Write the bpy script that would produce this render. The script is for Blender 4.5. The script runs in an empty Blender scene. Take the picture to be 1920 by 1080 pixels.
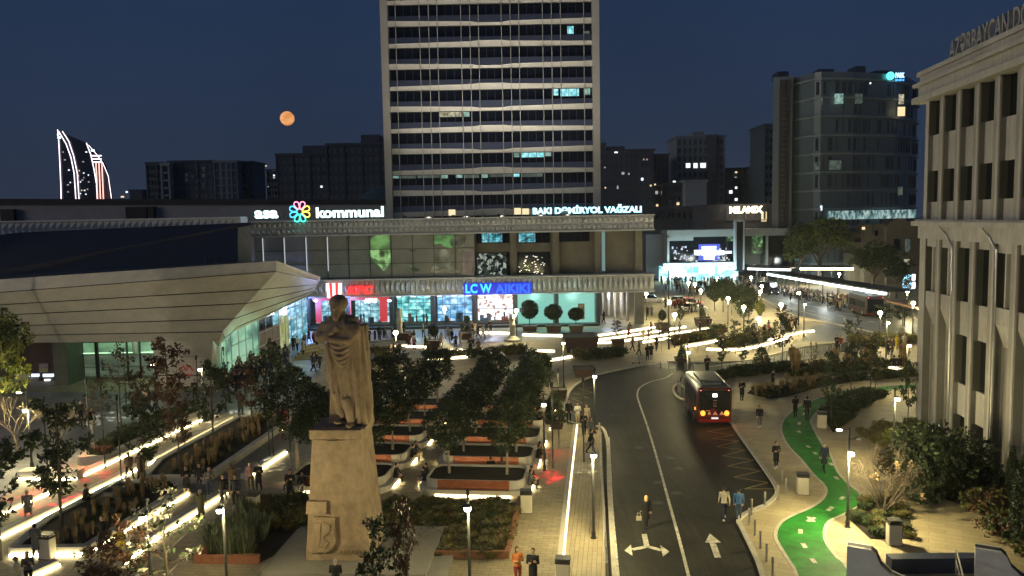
import bpy, math, random
from mathutils import Vector, Matrix
R = math.radians
rnd = random.Random(7)
SC = bpy.context.scene
COL = SC.collection

# ------------------------------------------------------------------ camera
CAM_H = 16.0
F = 1500.0                     # focal length in units of 1/1920 of the frame width
PITCH, ROLL = R(4.95), R(1.03)
_f = Vector((0, math.cos(PITCH), -math.sin(PITCH)))
_u0 = Vector((0, math.sin(PITCH), math.cos(PITCH)))
_r0 = Vector((1, 0, 0))
_r = _r0 * math.cos(ROLL) - _u0 * math.sin(ROLL)
_u = _u0 * math.cos(ROLL) + _r0 * math.sin(ROLL)
CAMP = Vector((0, 0, CAM_H))
cd = bpy.data.cameras.new('camera')
cam = bpy.data.objects.new('camera', cd); COL.objects.link(cam)
cd.sensor_width = 36; cd.lens = 36 * F / 1920
cd.clip_start = 0.5; cd.clip_end = 5000
m = Matrix((( _r.x, _u.x, -_f.x), (_r.y, _u.y, -_f.y), (_r.z, _u.z, -_f.z)))
cam.matrix_world = Matrix.Translation(CAMP) @ m.to_4x4()
SC.camera = cam

def ray(px, py):
    return _f + _r * ((px - 960) / F) + _u * ((540 - py) / F)
def G(px, py, z=0.0):          # ground point seen at a picture position
    d = ray(px, py); t = (z - CAM_H) / d.z
    return CAMP + d * t
def P(px, py, Y):              # point at distance Y ahead
    d = ray(px, py)
    return CAMP + d * (Y / d.y)
def G2(px, py, z=0.0):
    g = G(px, py, z); return (g.x, g.y)
_d = ray(1150, 404)
UDIR = Vector((_d.x, _d.y, 0)).normalized()      # along the road, away from the camera
VDIR = Vector((UDIR.y, -UDIR.x, 0))              # to the right of it
UANG = math.atan2(VDIR.y, VDIR.x)                # rotation that turns +X into VDIR

# ------------------------------------------------------------------ night sky, glow of the city, exposure
SUN_EL, SUN_ROT = R(13), R(-38)
w = bpy.data.worlds.new("World"); SC.world = w; w.use_nodes = True
nt = w.node_tree; nt.nodes.clear()
out = nt.nodes.new('ShaderNodeOutputWorld')
sky = nt.nodes.new('ShaderNodeTexSky'); sky.sky_type = 'NISHITA'; sky.sun_disc = False
sky.sun_elevation = R(-5.0); sky.sun_rotation = R(160); sky.air_density = 1.0; sky.dust_density = 1.0; sky.ozone_density = 3.0
b1 = nt.nodes.new('ShaderNodeBackground'); b1.inputs[1].default_value = 0.12
nt.links.new(sky.outputs[0], b1.inputs[0])
tc = nt.nodes.new('ShaderNodeTexCoord'); sp = nt.nodes.new('ShaderNodeSeparateXYZ')
nt.links.new(tc.outputs['Generated'], sp.inputs[0])
cr = nt.nodes.new('ShaderNodeValToRGB')
cr.color_ramp.elements[0].position = 0.0; cr.color_ramp.elements[0].color = (0.0255, 0.0355, 0.060, 1)
cr.color_ramp.elements[1].position = 0.42; cr.color_ramp.elements[1].color = (0.0118, 0.0290, 0.077, 1)
e = cr.color_ramp.elements.new(0.15); e.color = (0.0185, 0.0335, 0.071, 1)
nt.links.new(sp.outputs['Z'], cr.inputs[0])
b2 = nt.nodes.new('ShaderNodeBackground'); b2.inputs[1].default_value = 1.0
nz = nt.nodes.new('ShaderNodeTexNoise'); nz.inputs['Scale'].default_value = 2.2; nz.inputs['Detail'].default_value = 5
mr = nt.nodes.new('ShaderNodeMapRange'); mr.inputs[1].default_value = .3; mr.inputs[2].default_value = .7; mr.inputs[3].default_value = .90; mr.inputs[4].default_value = 1.14
nt.links.new(tc.outputs['Generated'], nz.inputs['Vector']); nt.links.new(nz.outputs['Fac'], mr.inputs[0]); nt.links.new(mr.outputs[0], b2.inputs[1])
nt.links.new(cr.outputs[0], b2.inputs[0])
ad = nt.nodes.new('ShaderNodeAddShader')
nt.links.new(b1.outputs[0], ad.inputs[0]); nt.links.new(b2.outputs[0], ad.inputs[1])
nt.links.new(ad.outputs[0], out.inputs[0])

sd = bpy.data.lights.new('sun', 'SUN'); sd.energy = 0.60; sd.angle = R(25); sd.color = (1.0, 0.91, 0.78)
sun = bpy.data.objects.new('sun', sd); COL.objects.link(sun)
_sv = Vector((0.87, 0.48, -0.11)).normalized()     # the way the light travels: from behind the camera, a little from the left
sun.rotation_euler = _sv.to_track_quat('-Z', 'Y').to_euler()
SC.view_settings.view_transform = 'Standard'; SC.view_settings.look = 'None'
SC.view_settings.gamma = 1; SC.view_settings.exposure = 0.0
try: SC.view_settings.use_curve_mapping = False
except Exception: pass
try:
    SC.cycles.use_light_tree = True
    SC.cycles.max_bounces = 5; SC.cycles.diffuse_bounces = 2; SC.cycles.glossy_bounces = 3
    SC.cycles.transparent_max_bounces = 8; SC.cycles.sample_clamp_indirect = 4.0
    SC.cycles.use_denoising = True
except Exception: pass

# ------------------------------------------------------------------ materials
MATS = {}
def _coord(nt, rotz=0.0, scale=1.0):
    tc = nt.nodes.new('ShaderNodeTexCoord'); mp = nt.nodes.new('ShaderNodeMapping')
    mp.inputs['Rotation'].default_value[2] = rotz
    mp.inputs['Scale'].default_value = (scale, scale, scale)
    nt.links.new(tc.outputs['Object'], mp.inputs[0]); return mp
def mat(name, col, rough=0.8, var=0.18, scale=1.5, metal=0.0, bump=0.0, spec=0.4):
    if name in MATS: return MATS[name]
    m = bpy.data.materials.new(name); m.use_nodes = True; nt = m.node_tree
    bs = nt.nodes['Principled BSDF']
    bs.inputs['Roughness'].default_value = rough; bs.inputs['Metallic'].default_value = metal
    bs.inputs['Specular IOR Level'].default_value = spec
    mp = _coord(nt)
    nz = nt.nodes.new('ShaderNodeTexNoise'); nz.inputs['Scale'].default_value = scale; nz.inputs['Detail'].default_value = 6
    nz.inputs['Roughness'].default_value = 0.65
    nt.links.new(mp.outputs[0], nz.inputs['Vector'])
    rp = nt.nodes.new('ShaderNodeValToRGB')
    rp.color_ramp.elements[0].position = 0.3; rp.color_ramp.elements[1].position = 0.7
    lo = [max(0, c * (1 - var)) for c in col]; hi = [min(1, c * (1 + var)) for c in col]
    rp.color_ramp.elements[0].color = (*lo, 1); rp.color_ramp.elements[1].color = (*hi, 1)
    nt.links.new(nz.outputs['Fac'], rp.inputs[0]); nt.links.new(rp.outputs[0], bs.inputs['Base Color'])
    if bump:
        bp = nt.nodes.new('ShaderNodeBump'); bp.inputs['Strength'].default_value = bump; bp.inputs['Distance'].default_value = 0.03
        n2 = nt.nodes.new('ShaderNodeTexNoise'); n2.inputs['Scale'].default_value = scale * 7; n2.inputs['Detail'].default_value = 5
        nt.links.new(mp.outputs[0], n2.inputs['Vector']); nt.links.new(n2.outputs['Fac'], bp.inputs['Height'])
        nt.links.new(bp.outputs[0], bs.inputs['Normal'])
    MATS[name] = m; return m
def glow(name, col, strength):
    if name in MATS: return MATS[name]
    m = bpy.data.materials.new(name); m.use_nodes = True; nt = m.node_tree
    bs = nt.nodes['Principled BSDF']; bs.inputs['Base Color'].default_value = (0.05, 0.05, 0.05, 1)
    bs.inputs['Emission Color'].default_value = (*col, 1); bs.inputs['Emission Strength'].default_value = strength
    MATS[name] = m; return m
def lit(name, stops, strength, scale=1.2, kind='noise', stretch=(1, 1, 1), seed=0):
    """glow that varies over the surface: lit rooms, shops, light strips, painted reflections"""
    if name in MATS: return MATS[name]
    m = bpy.data.materials.new(name); m.use_nodes = True; nt = m.node_tree
    bs = nt.nodes['Principled BSDF']; bs.inputs['Base Color'].default_value = (0.04, 0.04, 0.04, 1)
    bs.inputs['Roughness'].default_value = 0.3
    mp = _coord(nt); mp.inputs['Scale'].default_value = stretch; mp.inputs['Location'].default_value = (seed * 3.7, seed, seed * 1.3)
    if kind == 'cell':
        tx = nt.nodes.new('ShaderNodeTexVoronoi'); tx.inputs['Scale'].default_value = scale
        tx.distance = 'CHEBYCHEV'
        nt.links.new(mp.outputs[0], tx.inputs['Vector'])
        sx = nt.nodes.new('ShaderNodeSeparateColor'); nt.links.new(tx.outputs['Color'], sx.inputs[0]); fac = sx.outputs[0]
    else:
        tx = nt.nodes.new('ShaderNodeTexNoise'); tx.inputs['Scale'].default_value = scale; tx.inputs['Detail'].default_value = 4
        nt.links.new(mp.outputs[0], tx.inputs['Vector']); fac = tx.outputs['Fac']
    rp = nt.nodes.new('ShaderNodeValToRGB'); el = rp.color_ramp.elements
    a, b = (0.32, 0.68) if kind == 'noise' else (0.0, 1.0)
    n = len(stops)
    el[0].position = a; el[0].color = (*stops[0], 1); el[1].position = b; el[1].color = (*stops[-1], 1)
    for i in range(1, n - 1):
        q = el.new(a + (b - a) * i / (n - 1)); q.color = (*stops[i], 1)
    if kind == 'cell': rp.color_ramp.interpolation = 'CONSTANT'
    nt.links.new(fac, rp.inputs[0]); nt.links.new(rp.outputs[0], bs.inputs['Emission Color'])
    bs.inputs['Emission Strength'].default_value = strength
    MATS[name] = m; return m
def paving(name, c1, c2, mortar, bw=0.6, bh=0.3, rough=0.55, rot=0.0, patch=0.35, mort=0.012):
    m = bpy.data.materials.new(name); m.use_nodes = True; nt = m.node_tree
    bs = nt.nodes['Principled BSDF']
    mp = _coord(nt, rotz=-rot)
    br = nt.nodes.new('ShaderNodeTexBrick'); br.inputs['Scale'].default_value = 1.0
    br.inputs['Brick Width'].default_value = bw; br.inputs['Row Height'].default_value = bh
    br.inputs['Mortar Size'].default_value = mort; br.inputs['Mortar Smooth'].default_value = 0.2
    br.inputs['Color1'].default_value = (*c1, 1); br.inputs['Color2'].default_value = (*c2, 1); br.inputs['Mortar'].default_value = (*mortar, 1)
    nt.links.new(mp.outputs[0], br.inputs['Vector'])
    nz = nt.nodes.new('ShaderNodeTexNoise'); nz.inputs['Scale'].default_value = 0.35; nz.inputs['Detail'].default_value = 7; nz.inputs['Roughness'].default_value = 0.7
    nt.links.new(mp.outputs[0], nz.inputs['Vector'])
    mr = nt.nodes.new('ShaderNodeMapRange'); mr.inputs[1].default_value = 0.3; mr.inputs[2].default_value = 0.7
    mr.inputs[3].default_value = 1 - patch; mr.inputs[4].default_value = 1 + patch * 0.6
    nt.links.new(nz.outputs['Fac'], mr.inputs[0])
    mx = nt.nodes.new('ShaderNodeVectorMath'); mx.operation = 'SCALE'
    nt.links.new(br.outputs['Color'], mx.inputs[0]); nt.links.new(mr.outputs[0], mx.inputs['Scale'])
    nt.links.new(mx.outputs[0], bs.inputs['Base Color'])
    r2 = nt.nodes.new('ShaderNodeMapRange'); r2.inputs[3].default_value = rough - 0.12; r2.inputs[4].default_value = rough + 0.2
    nt.links.new(nz.outputs['Fac'], r2.inputs[0]); nt.links.new(r2.outputs[0], bs.inputs['Roughness'])
    bp = nt.nodes.new('ShaderNodeBump'); bp.inputs['Strength'].default_value = 0.4; bp.inputs['Distance'].default_value = 0.01
    nt.links.new(br.outputs['Fac'], bp.inputs['Height']); bp.invert = True
    nt.links.new(bp.outputs[0], bs.inputs['Normal'])
    MATS[name] = m; return m

def wear(m, stretch, amt):
    """tyre tracks, stains and scuffs laid over a base colour"""
    nt = m.node_tree; bs = nt.nodes['Principled BSDF']; src = bs.inputs['Base Color'].links[0].from_socket
    mp = _coord(nt, rotz=-UANG); mp.inputs['Scale'].default_value = (stretch[0] * .12, stretch[1] * .12, stretch[2])
    n1 = nt.nodes.new('ShaderNodeTexNoise'); n1.inputs['Scale'].default_value = 3.0; n1.inputs['Detail'].default_value = 9; n1.inputs['Roughness'].default_value = .75
    nt.links.new(mp.outputs[0], n1.inputs['Vector']); mr = nt.nodes.new('ShaderNodeMapRange'); mr.inputs[1].default_value = .35; mr.inputs[2].default_value = .65
    mr.inputs[3].default_value = 1 - amt; mr.inputs[4].default_value = 1 + amt * .6; nt.links.new(n1.outputs['Fac'], mr.inputs[0])
    vm = nt.nodes.new('ShaderNodeVectorMath'); vm.operation = 'SCALE'; nt.links.new(src, vm.inputs[0]); nt.links.new(mr.outputs[0], vm.inputs['Scale']); nt.links.new(vm.outputs[0], bs.inputs['Base Color'])
M = {}
M['pave'] = paving('warm_paving', (0.33, 0.275, 0.175), (0.25, 0.205, 0.125), (0.12, 0.10, 0.07), 0.6, 0.3, 0.6, UANG)
M['pave_cool'] = paving('cool_paving', (0.20, 0.205, 0.215), (0.155, 0.16, 0.17), (0.09, 0.09, 0.09), 1.2, 0.6, 0.42, UANG, 0.4)
M['pave_side'] = paving('sidewalk_paving', (0.36, 0.295, 0.175), (0.29, 0.235, 0.135), (0.14, 0.11, 0.07), 0.9, 0.22, 0.6, UANG + R(90), 0.3)
M['pave_light'] = paving('light_paving', (0.42, 0.35, 0.215), (0.35, 0.29, 0.17), (0.2, 0.16, 0.10), 1.5, 0.5, 0.6, R(-28), 0.22)
M['asphalt'] = mat('asphalt', (0.021, 0.020, 0.015), 0.62, 0.5, 0.35, bump=0.35, spec=0.22); wear(M['asphalt'], (9, .35, 1), .5)
M['road_grey'] = mat('old_asphalt', (0.09, 0.09, 0.085), 0.5, 0.3, 0.4, bump=0.3)
M['paint'] = mat('road_paint', (0.50, 0.48, 0.40), 0.7, 0.30, 5.0); wear(M['paint'], (6, 6, 1), .55)
M['kerb'] = mat('kerb_stone', (0.42, 0.39, 0.33), 0.75, 0.2, 1.6, bump=0.2)
M['green'] = mat('green_coating', (0.012, 0.175, 0.013), 0.7, 0.35, 0.6, bump=0.2); wear(M['green'], (3, 3, 1), .4)
M['concrete'] = mat('concrete', (0.42, 0.39, 0.33), 0.75, 0.16, 1.2, bump=0.2)
M['stone'] = mat('facade_stone', (0.30, 0.283, 0.25), 0.8, 0.16, 0.5, bump=0.15)
wear(M['stone'], (12, 12, .12), .22); M['stone_dk'] = mat('facade_stone_grey', (0.165, 0.155, 0.135), 0.85, 0.2, 0.5, bump=0.15)
M['statue'] = mat('weathered_limestone', (0.235, 0.172, 0.112), 0.85, 0.28, 1.3, bump=0.6); wear(M['statue'], (6, 6, .5), .26)
M['panel'] = mat('metal_panel', (0.34, 0.32, 0.27), 0.45, 0.08, 0.4, metal=0.0)
M['roof_dk'] = mat('roof_membrane', (0.012, 0.013, 0.022), 0.7, 0.3, 0.5)
M['paint_yellow'] = mat('yellow_paint', (0.20, 0.155, 0.055), 0.7, 0.35, 5.0)
M['soil'] = mat('soil', (0.020, 0.015, 0.010), 0.95, 0.4, 3, bump=0.5)
M['dark_metal'] = mat('dark_metal', (0.045, 0.045, 0.045), 0.4, 0.1, 3, metal=0.3)
M['steel'] = mat('steel', (0.45, 0.44, 0.42), 0.35, 0.1, 3, metal=0.8)
M['glass_dk'] = mat('dark_glass', (0.006, 0.008, 0.014), 0.08, 0.3, 0.4, spec=0.6)
M['glass_gr'] = mat('grey_glass', (0.24, 0.245, 0.235), 0.35, 0.25, 0.3, spec=0.7)
M['wood'] = mat('orange_wood', (0.34, 0.105, 0.045), 0.6, 0.25, 4, bump=0.3)
M['wood_dk'] = mat('brown_wood', (0.20, 0.09, 0.045), 0.65, 0.25, 4, bump=0.3)
M['bark'] = mat('bark', (0.11, 0.085, 0.06), 0.9, 0.3, 8, bump=0.5)
M['bark_lt'] = mat('pale_bark', (0.30, 0.25, 0.18), 0.9, 0.3, 8, bump=0.5)
M['terracotta'] = mat('brown_planter_edge', (0.26, 0.10, 0.05), 0.7, 0.2, 3)
M['black'] = mat('black_plastic', (0.015, 0.015, 0.015), 0.5, 0.2, 3)
M['bin'] = mat('cream_bin_panel', (0.50, 0.46, 0.36), 0.6, 0.08, 2)
M['red_paint'] = mat('red_paint', (0.05, 0.003, 0.003), 0.3, 0.06, 2, spec=0.6)
for k, c in dict(leaf_dk=(0.024, 0.036, 0.013), leaf_md=(0.038, 0.060, 0.018), leaf_lt=(0.12, 0.13, 0.03), leaf_red=(0.085, 0.030, 0.018),
                 leaf_brown=(0.095, 0.055, 0.025), leaf_straw=(0.34, 0.24, 0.12), leaf_grey=(0.15, 0.16, 0.10), blossom=(0.6, 0.55, 0.42)).items():
    M[k] = mat(k, c, 0.6, 0.35, 2.5)
WARM = (1.0, 0.80, 0.44)
M['led'] = lit('led_strip', [(.62, .50, .24), (.95, .80, .42), (1, .86, .48)], 22.0, 1.1)
M['led_far'] = lit('led_strip_far', [(.55, .43, .25), (.95, .78, .47), (1, .84, .52)], 15.0, .9); M['led_soft'] = glow('led_strip_soft', (1.0, 0.80, 0.46), 3.2)
M['bulb'] = glow('lamp_glass', (1.0, 0.92, 0.60), 24.0)
M['bulb_cool'] = glow('lamp_glass_cool', (0.8, 0.95, 1.0), 16.0)

# ------------------------------------------------------------------ mesh builder
class MB:
    def __init__(s): s.v = []; s.f = []; s.m = []; s.mi = 0
    def add(s, vs, fs, mi=None):
        o = len(s.v); s.v += [tuple(p) for p in vs]; s.f += [tuple(i + o for i in f) for f in fs]
        s.m += [s.mi if mi is None else mi] * len(fs); return s
    def quad(s, a, b, c, d, mi=None): return s.add([a, b, c, d], [(0, 1, 2, 3)], mi)
    def box(s, c, d, rot=0.0, mi=None):                       # centre, size, turn about z
        x, y, z = d[0] / 2, d[1] / 2, d[2] / 2; ca, sa = math.cos(rot), math.sin(rot)
        vs = []
        for dz in (-z, z):
            for dx, dy in ((-x, -y), (x, -y), (x, y), (-x, y)):
                vs.append((c[0] + dx * ca - dy * sa, c[1] + dx * sa + dy * ca, c[2] + dz))
        return s.add(vs, [(3, 2, 1, 0), (4, 5, 6, 7), (0, 1, 5, 4), (1, 2, 6, 5), (2, 3, 7, 6), (3, 0, 4, 7)], mi)
    def bevbox(s, c, d, b=0.03, rot=0.0, mi=None):            # box with chamfered vertical and top edges
        x, y = d[0] / 2, d[1] / 2
        pl = [(-x + b, -y), (x - b, -y), (x, -y + b), (x, y - b), (x - b, y), (-x + b, y), (-x, y - b), (-x, -y + b)]
        ca, sa = math.cos(rot), math.sin(rot)
        rings = []
        for dz, k in ((-d[2] / 2, 1.0), (d[2] / 2 - b, 1.0), (d[2] / 2, 1 - b / max(x, y))):
            rings.append([(c[0] + (p[0] * ca - p[1] * sa) * k, c[1] + (p[0] * sa + p[1] * ca) * k, c[2] + dz) for p in pl])
        return s.loft(rings, mi)
    def prism(s, poly, z0, z1, mi=None, top=True, bottom=False):
        n = len(poly)
        ar = sum(poly[i][0] * poly[(i + 1) % n][1] - poly[(i + 1) % n][0] * poly[i][1] for i in range(n))
        if ar < 0: poly = poly[::-1]
        vs = [(p[0], p[1], z0) for p in poly] + [(p[0], p[1], z1) for p in poly]
        fs = [(i, (i + 1) % n, (i + 1) % n + n, i + n) for i in range(n)]
        if top: fs.append(tuple(range(n, 2 * n)))
        if bottom: fs.append(tuple(range(n - 1, -1, -1)))
        return s.add(vs, fs, mi)
    def loft(s, rings, mi=None, cap=True):
        n = len(rings[0]); vs = [p for r in rings for p in r]; fs = []
        for k in range(len(rings) - 1):
            for i in range(n):
                j = (i + 1) % n
                fs.append((k * n + i, k * n + j, (k + 1) * n + j, (k + 1) * n + i))
        if cap:
            fs.append(tuple(range(n - 1, -1, -1))); fs.append(tuple(range((len(rings) - 1) * n, len(rings) * n)))
        return s.add(vs, fs, mi)
    def tube(s, pts, rad, n=8, mi=None):
        pts = [Vector(p) for p in pts]
        if not isinstance(rad, (list, tuple)): rad = [rad] * len(pts)
        rings = []
        for i, p in enumerate(pts):
            d = (pts[min(i + 1, len(pts) - 1)] - pts[max(i - 1, 0)]).normalized()
            a = d.cross(Vector((0, 0, 1)))
            if a.length < 0.05: a = d.cross(Vector((1, 0, 0)))
            a.normalize(); b = d.cross(a)
            rings.append([p + (a * math.cos(t) + b * math.sin(t)) * rad[i] for t in [2 * math.pi * k / n for k in range(n)]])
        return s.loft(rings, mi)
    def lathe(s, c, prof, n=16, mi=None):
        return s.loft([[(c[0] + r * math.cos(2 * math.pi * k / n), c[1] + r * math.sin(2 * math.pi * k / n), c[2] + z) for k in range(n)] for r, z in prof], mi)
    def ell(s, c, r, nu=12, nv=8, mi=None, rot=None):
        rings = []
        for j in range(nv + 1):
            ph = -math.pi / 2 + math.pi * (j + 0.02) / (nv + 0.04)
            rg = []
            for k in range(nu):
                t = 2 * math.pi * k / nu
                q = Vector((r[0] * math.cos(ph) * math.cos(t), r[1] * math.cos(ph) * math.sin(t), r[2] * math.sin(ph)))
                if rot: q.rotate(rot)
                rg.append(Vector(c) + q)
            rings.append(rg)
        return s.loft(rings, mi)
    def mesh(s, name, mats, off=(0, 0, 0), smooth=False):
        me = bpy.data.meshes.new(name)
        me.from_pydata([(p[0] - off[0], p[1] - off[1], p[2] - off[2]) for p in s.v], [], s.f)
        for m_ in (mats if isinstance(mats, (list, tuple)) else [mats]): me.materials.append(m_)
        me.polygons.foreach_set('material_index', s.m)
        if smooth: me.polygons.foreach_set('use_smooth', [True] * len(s.f))
        me.update(); return me
    def build(s, name, mats, parent=None, smooth=False, off=None):
        if off is None:
            off = Vector((0, 0, 0)); q = parent
            while q is not None: off = off + q.matrix_basis.translation; q = q.parent
        o = bpy.data.objects.new(name, s.mesh(name, mats, off, smooth)); COL.objects.link(o)
        if parent is not None: o.parent = parent
        return o
def tag(o, label=None, cat=None, group=None, kind=None):
    if label: o['label'] = label
    if cat: o['category'] = cat
    if group: o['group'] = group
    if kind: o['kind'] = kind
    return o
def thing(name, loc=(0, 0, 0), label=None, cat=None, group=None, local=False, rz=0.0):
    o = bpy.data.objects.new(name, None); COL.objects.link(o); o.location = loc; o.rotation_euler = (0, 0, rz)
    o.empty_display_size = 0.3
    return tag(o, label, cat, group)
def dup(root, loc, rz=0.0, sc=1.0, label=None, cat=None, group=None):
    def cp(o, par):
        c = o.copy(); COL.objects.link(c)
        if par is not None: c.parent = par
        for ch in list(o.children): cp(ch, c)
        return c
    r = cp(root, None); r.location = loc; r.rotation_euler = (0, 0, rz)
    r.scale = (sc, sc, sc) if not isinstance(sc, (tuple, list)) else sc
    return tag(r, label, cat, group)
class Proto:                                    # the first placing moves the original, later ones copy it
    def __init__(s, root): s.root = root; s.used = False
    def place(s, loc, rz=0.0, sc=1.0, label=None, cat=None, group=None):
        if not s.used:
            s.used = True; s.root.location = loc; s.root.rotation_euler = (0, 0, rz)
            s.root.scale = (sc, sc, sc) if not isinstance(sc, (tuple, list)) else sc
            return tag(s.root, label, cat, group)
        return dup(s.root, loc, rz, sc, label, cat, group)
    def drop(s):
        if not s.used:
            for c in list(s.root.children_recursive) + [s.root]: bpy.data.objects.remove(c)
def setting(mb, name, mats, kind='structure', **k): return tag(mb.build(name, mats, **k), kind=kind)
def sheet(name, pix, z, m_, kind='structure', zz=0.0):
    poly = [G2(x, y) for x, y in pix]
    n = len(poly); ar = sum(poly[i][0] * poly[(i + 1) % n][1] - poly[(i + 1) % n][0] * poly[i][1] for i in range(n))
    if ar < 0: poly = poly[::-1]
    mb = MB(); mb.add([(p[0], p[1], z) for p in poly], [tuple(range(n))])
    return setting(mb, name, m_, kind)
def band(mb, pts, wdt, z0, z1, mi=None, side=0.0):
    """a strip of given width along a line of ground points, from z0 to z1"""
    P2 = [Vector((p[0], p[1])) for p in pts]; L, Rr = [], []
    for i, p in enumerate(P2):
        d = (P2[min(i + 1, len(P2) - 1)] - P2[max(i - 1, 0)]).normalized(); n = Vector((d.y, -d.x))
        L.append(p + n * (side - wdt / 2)); Rr.append(p + n * (side + wdt / 2))
    rings = [[(a.x, a.y, z0), (b.x, b.y, z0), (b.x, b.y, z1), (a.x, a.y, z1)] for a, b in zip(L, Rr)]
    return mb.loft(rings, mi)
def smoothline(pts, k=6):
    """Catmull-Rom through picture points"""
    o = []; n = len(pts)
    for i in range(n - 1):
        p0, p1, p2, p3 = pts[max(i - 1, 0)], pts[i], pts[i + 1], pts[min(i + 2, n - 1)]
        for j in range(k):
            t = j / k
            o.append(tuple(0.5 * (2 * p1[a] + (p2[a] - p0[a]) * t + (2 * p0[a] - 5 * p1[a] + 4 * p2[a] - p3[a]) * t * t + (3 * p1[a] - p0[a] - 3 * p2[a] + p3[a]) * t ** 3) for a in (0, 1)))
    o.append(pts[-1]); return o
# ------------------------------------------------------------------ ground, roads, paths
mb = MB(); mb.box((0, 900, -0.5), (4000, 2400, 1.0)); setting(mb, 'ground', M['pave'])
sheet('plaza_paving', [(-700, 1500), (-900, 900), (-300, 700), (0, 735), (420, 735), (560, 640), (590, 625), (600, 700), (540, 760), (440, 778), (380, 775), (250, 810), (120, 880), (-60, 960)], 0.004, M['pave_cool'])
sheet('station_forecourt', [(560, 640), (590, 622), (735, 622), (960, 622), (1240, 612), (1240, 622), (1100, 630), (980, 640), (720, 646), (600, 668)], 0.006, M['pave_cool'])
sheet('sidewalk', [(1079, 803), (1131, 803), (1139, 900), (1146, 1000), (1156, 1200), (1040, 1200), (1053, 1049), (1066, 920)], 0.008, M['pave_side'])
sheet('pavement_right', [(1434, 1200), (1429, 1080), (1411, 1033), (1388, 987), (1385, 979), (1396, 966), (1422, 955), (1440, 945), (1455, 925), (1440, 891), (1372, 795), (1380, 700), (1725, 690), (1760, 900), (2000, 1050), (2000, 1200)], 0.008, M['pave_light'])
ROAD = smoothline([(1160, 1240), (1151, 1080), (1141, 917), (1138, 830), (1120, 806), (1075, 797), (1055, 783), (1062, 752), (1070, 732), (1090, 716), (1122, 703), (1185, 690), (1250, 680)], 3) + \
       [(1330, 681), (1400, 678), (1445, 668)] + smoothline([(1530, 648), (1640, 632), (1740, 628)], 2) + [(1740, 640), (1560, 664), (1450, 684), (1380, 694), (1330, 700), (1310, 712), (1340, 740)] + \
       smoothline([(1372, 795), (1440, 891), (1456, 922), (1440, 946), (1422, 955), (1396, 966), (1385, 979), (1390, 990), (1411, 1033), (1429, 1080), (1470, 1240)], 3)
road = sheet('road', ROAD, 0.012, M['asphalt'])
sheet('avenue', [(1425, 556), (1440, 547), (1500, 556), (1580, 573), (1740, 604), (1740, 626), (1640, 622), (1560, 606), (1490, 590)], 0.012, M['road_grey'])
sheet('junction_road', [(1525, 612), (1580, 602), (1640, 603), (1740, 612), (1740, 633), (1640, 636), (1560, 640), (1500, 640), (1510, 622)], 0.010, M['road_grey'])
# green cycle path with its pale edges
GL = smoothline([(1520, 1180), (1494, 1080), (1479, 1052), (1461, 1023), (1454, 1005), (1461, 984), (1481, 969), (1518, 953), (1541, 937), (1549, 922), (1544, 909), (1526, 891), (1502, 862), (1476, 834), (1464, 803), (1475, 780), (1502, 760), (1552, 741), (1615, 728), (1720, 720)], 3)
GR = smoothline([(1640, 1180), (1592, 1070), (1570, 1046), (1551, 1020), (1546, 1000), (1554, 979), (1580, 966), (1601, 956), (1616, 943), (1612, 924), (1593, 909), (1572, 886), (1557, 852), (1541, 831), (1524, 800), (1522, 788), (1535, 770), (1565, 753), (1602, 739), (1720, 728)], 3)
mb = MB(); n = min(len(GL), len(GR))
for i in range(n - 1):
    a, b, c, d = G(*GL[i]), G(*GL[i + 1]), G(*GR[i + 1]), G(*GR[i])
    mb.quad((a.x, a.y, .016), (d.x, d.y, .016), (c.x, c.y, .016), (b.x, b.y, .016))
setting(mb, 'cycle_path', M['green'])
mb = MB()
for ln in (GL, GR):
    band(mb, [G2(*p) for p in ln], 0.17, 0.0, 0.03)
setting(mb, 'cycle_path_edging', M['kerb'])
mb = MB()
ds = [((1519, 1060), (1529, 1048)), ((1524, 1050 - 24), (1529, 1023)), ]
for (x0, y0), (x1, y1) in [((1529, 1057), (1522, 1048)), ((1511, 1028), (1505, 1019)), ((1501, 1001), (1501, 993)), ((1552, 958), (1561, 951)), ((1576, 937), (1582, 932)), ((1571, 899), (1566, 894)), ((1560, 873), (1556, 868)), ((1531, 852), (1526, 848)), ((1518, 840), (1514, 836)), ((1500, 812), (1497, 808)), ((1498, 797), (1499, 792)), ((1506, 778), (1510, 774))]:
    band(mb, [G2(x0, y0), G2(x1, y1)], 0.22, 0.016, 0.022)
band(mb, [G2(1514, 978), G2(1528, 971)], 0.20, 0.016, 0.022); band(mb, [G2(1516, 970), G2(1526, 979)], 0.20, 0.016, 0.0235)
setting(mb, 'cycle_path_markings', M['paint'])
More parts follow.
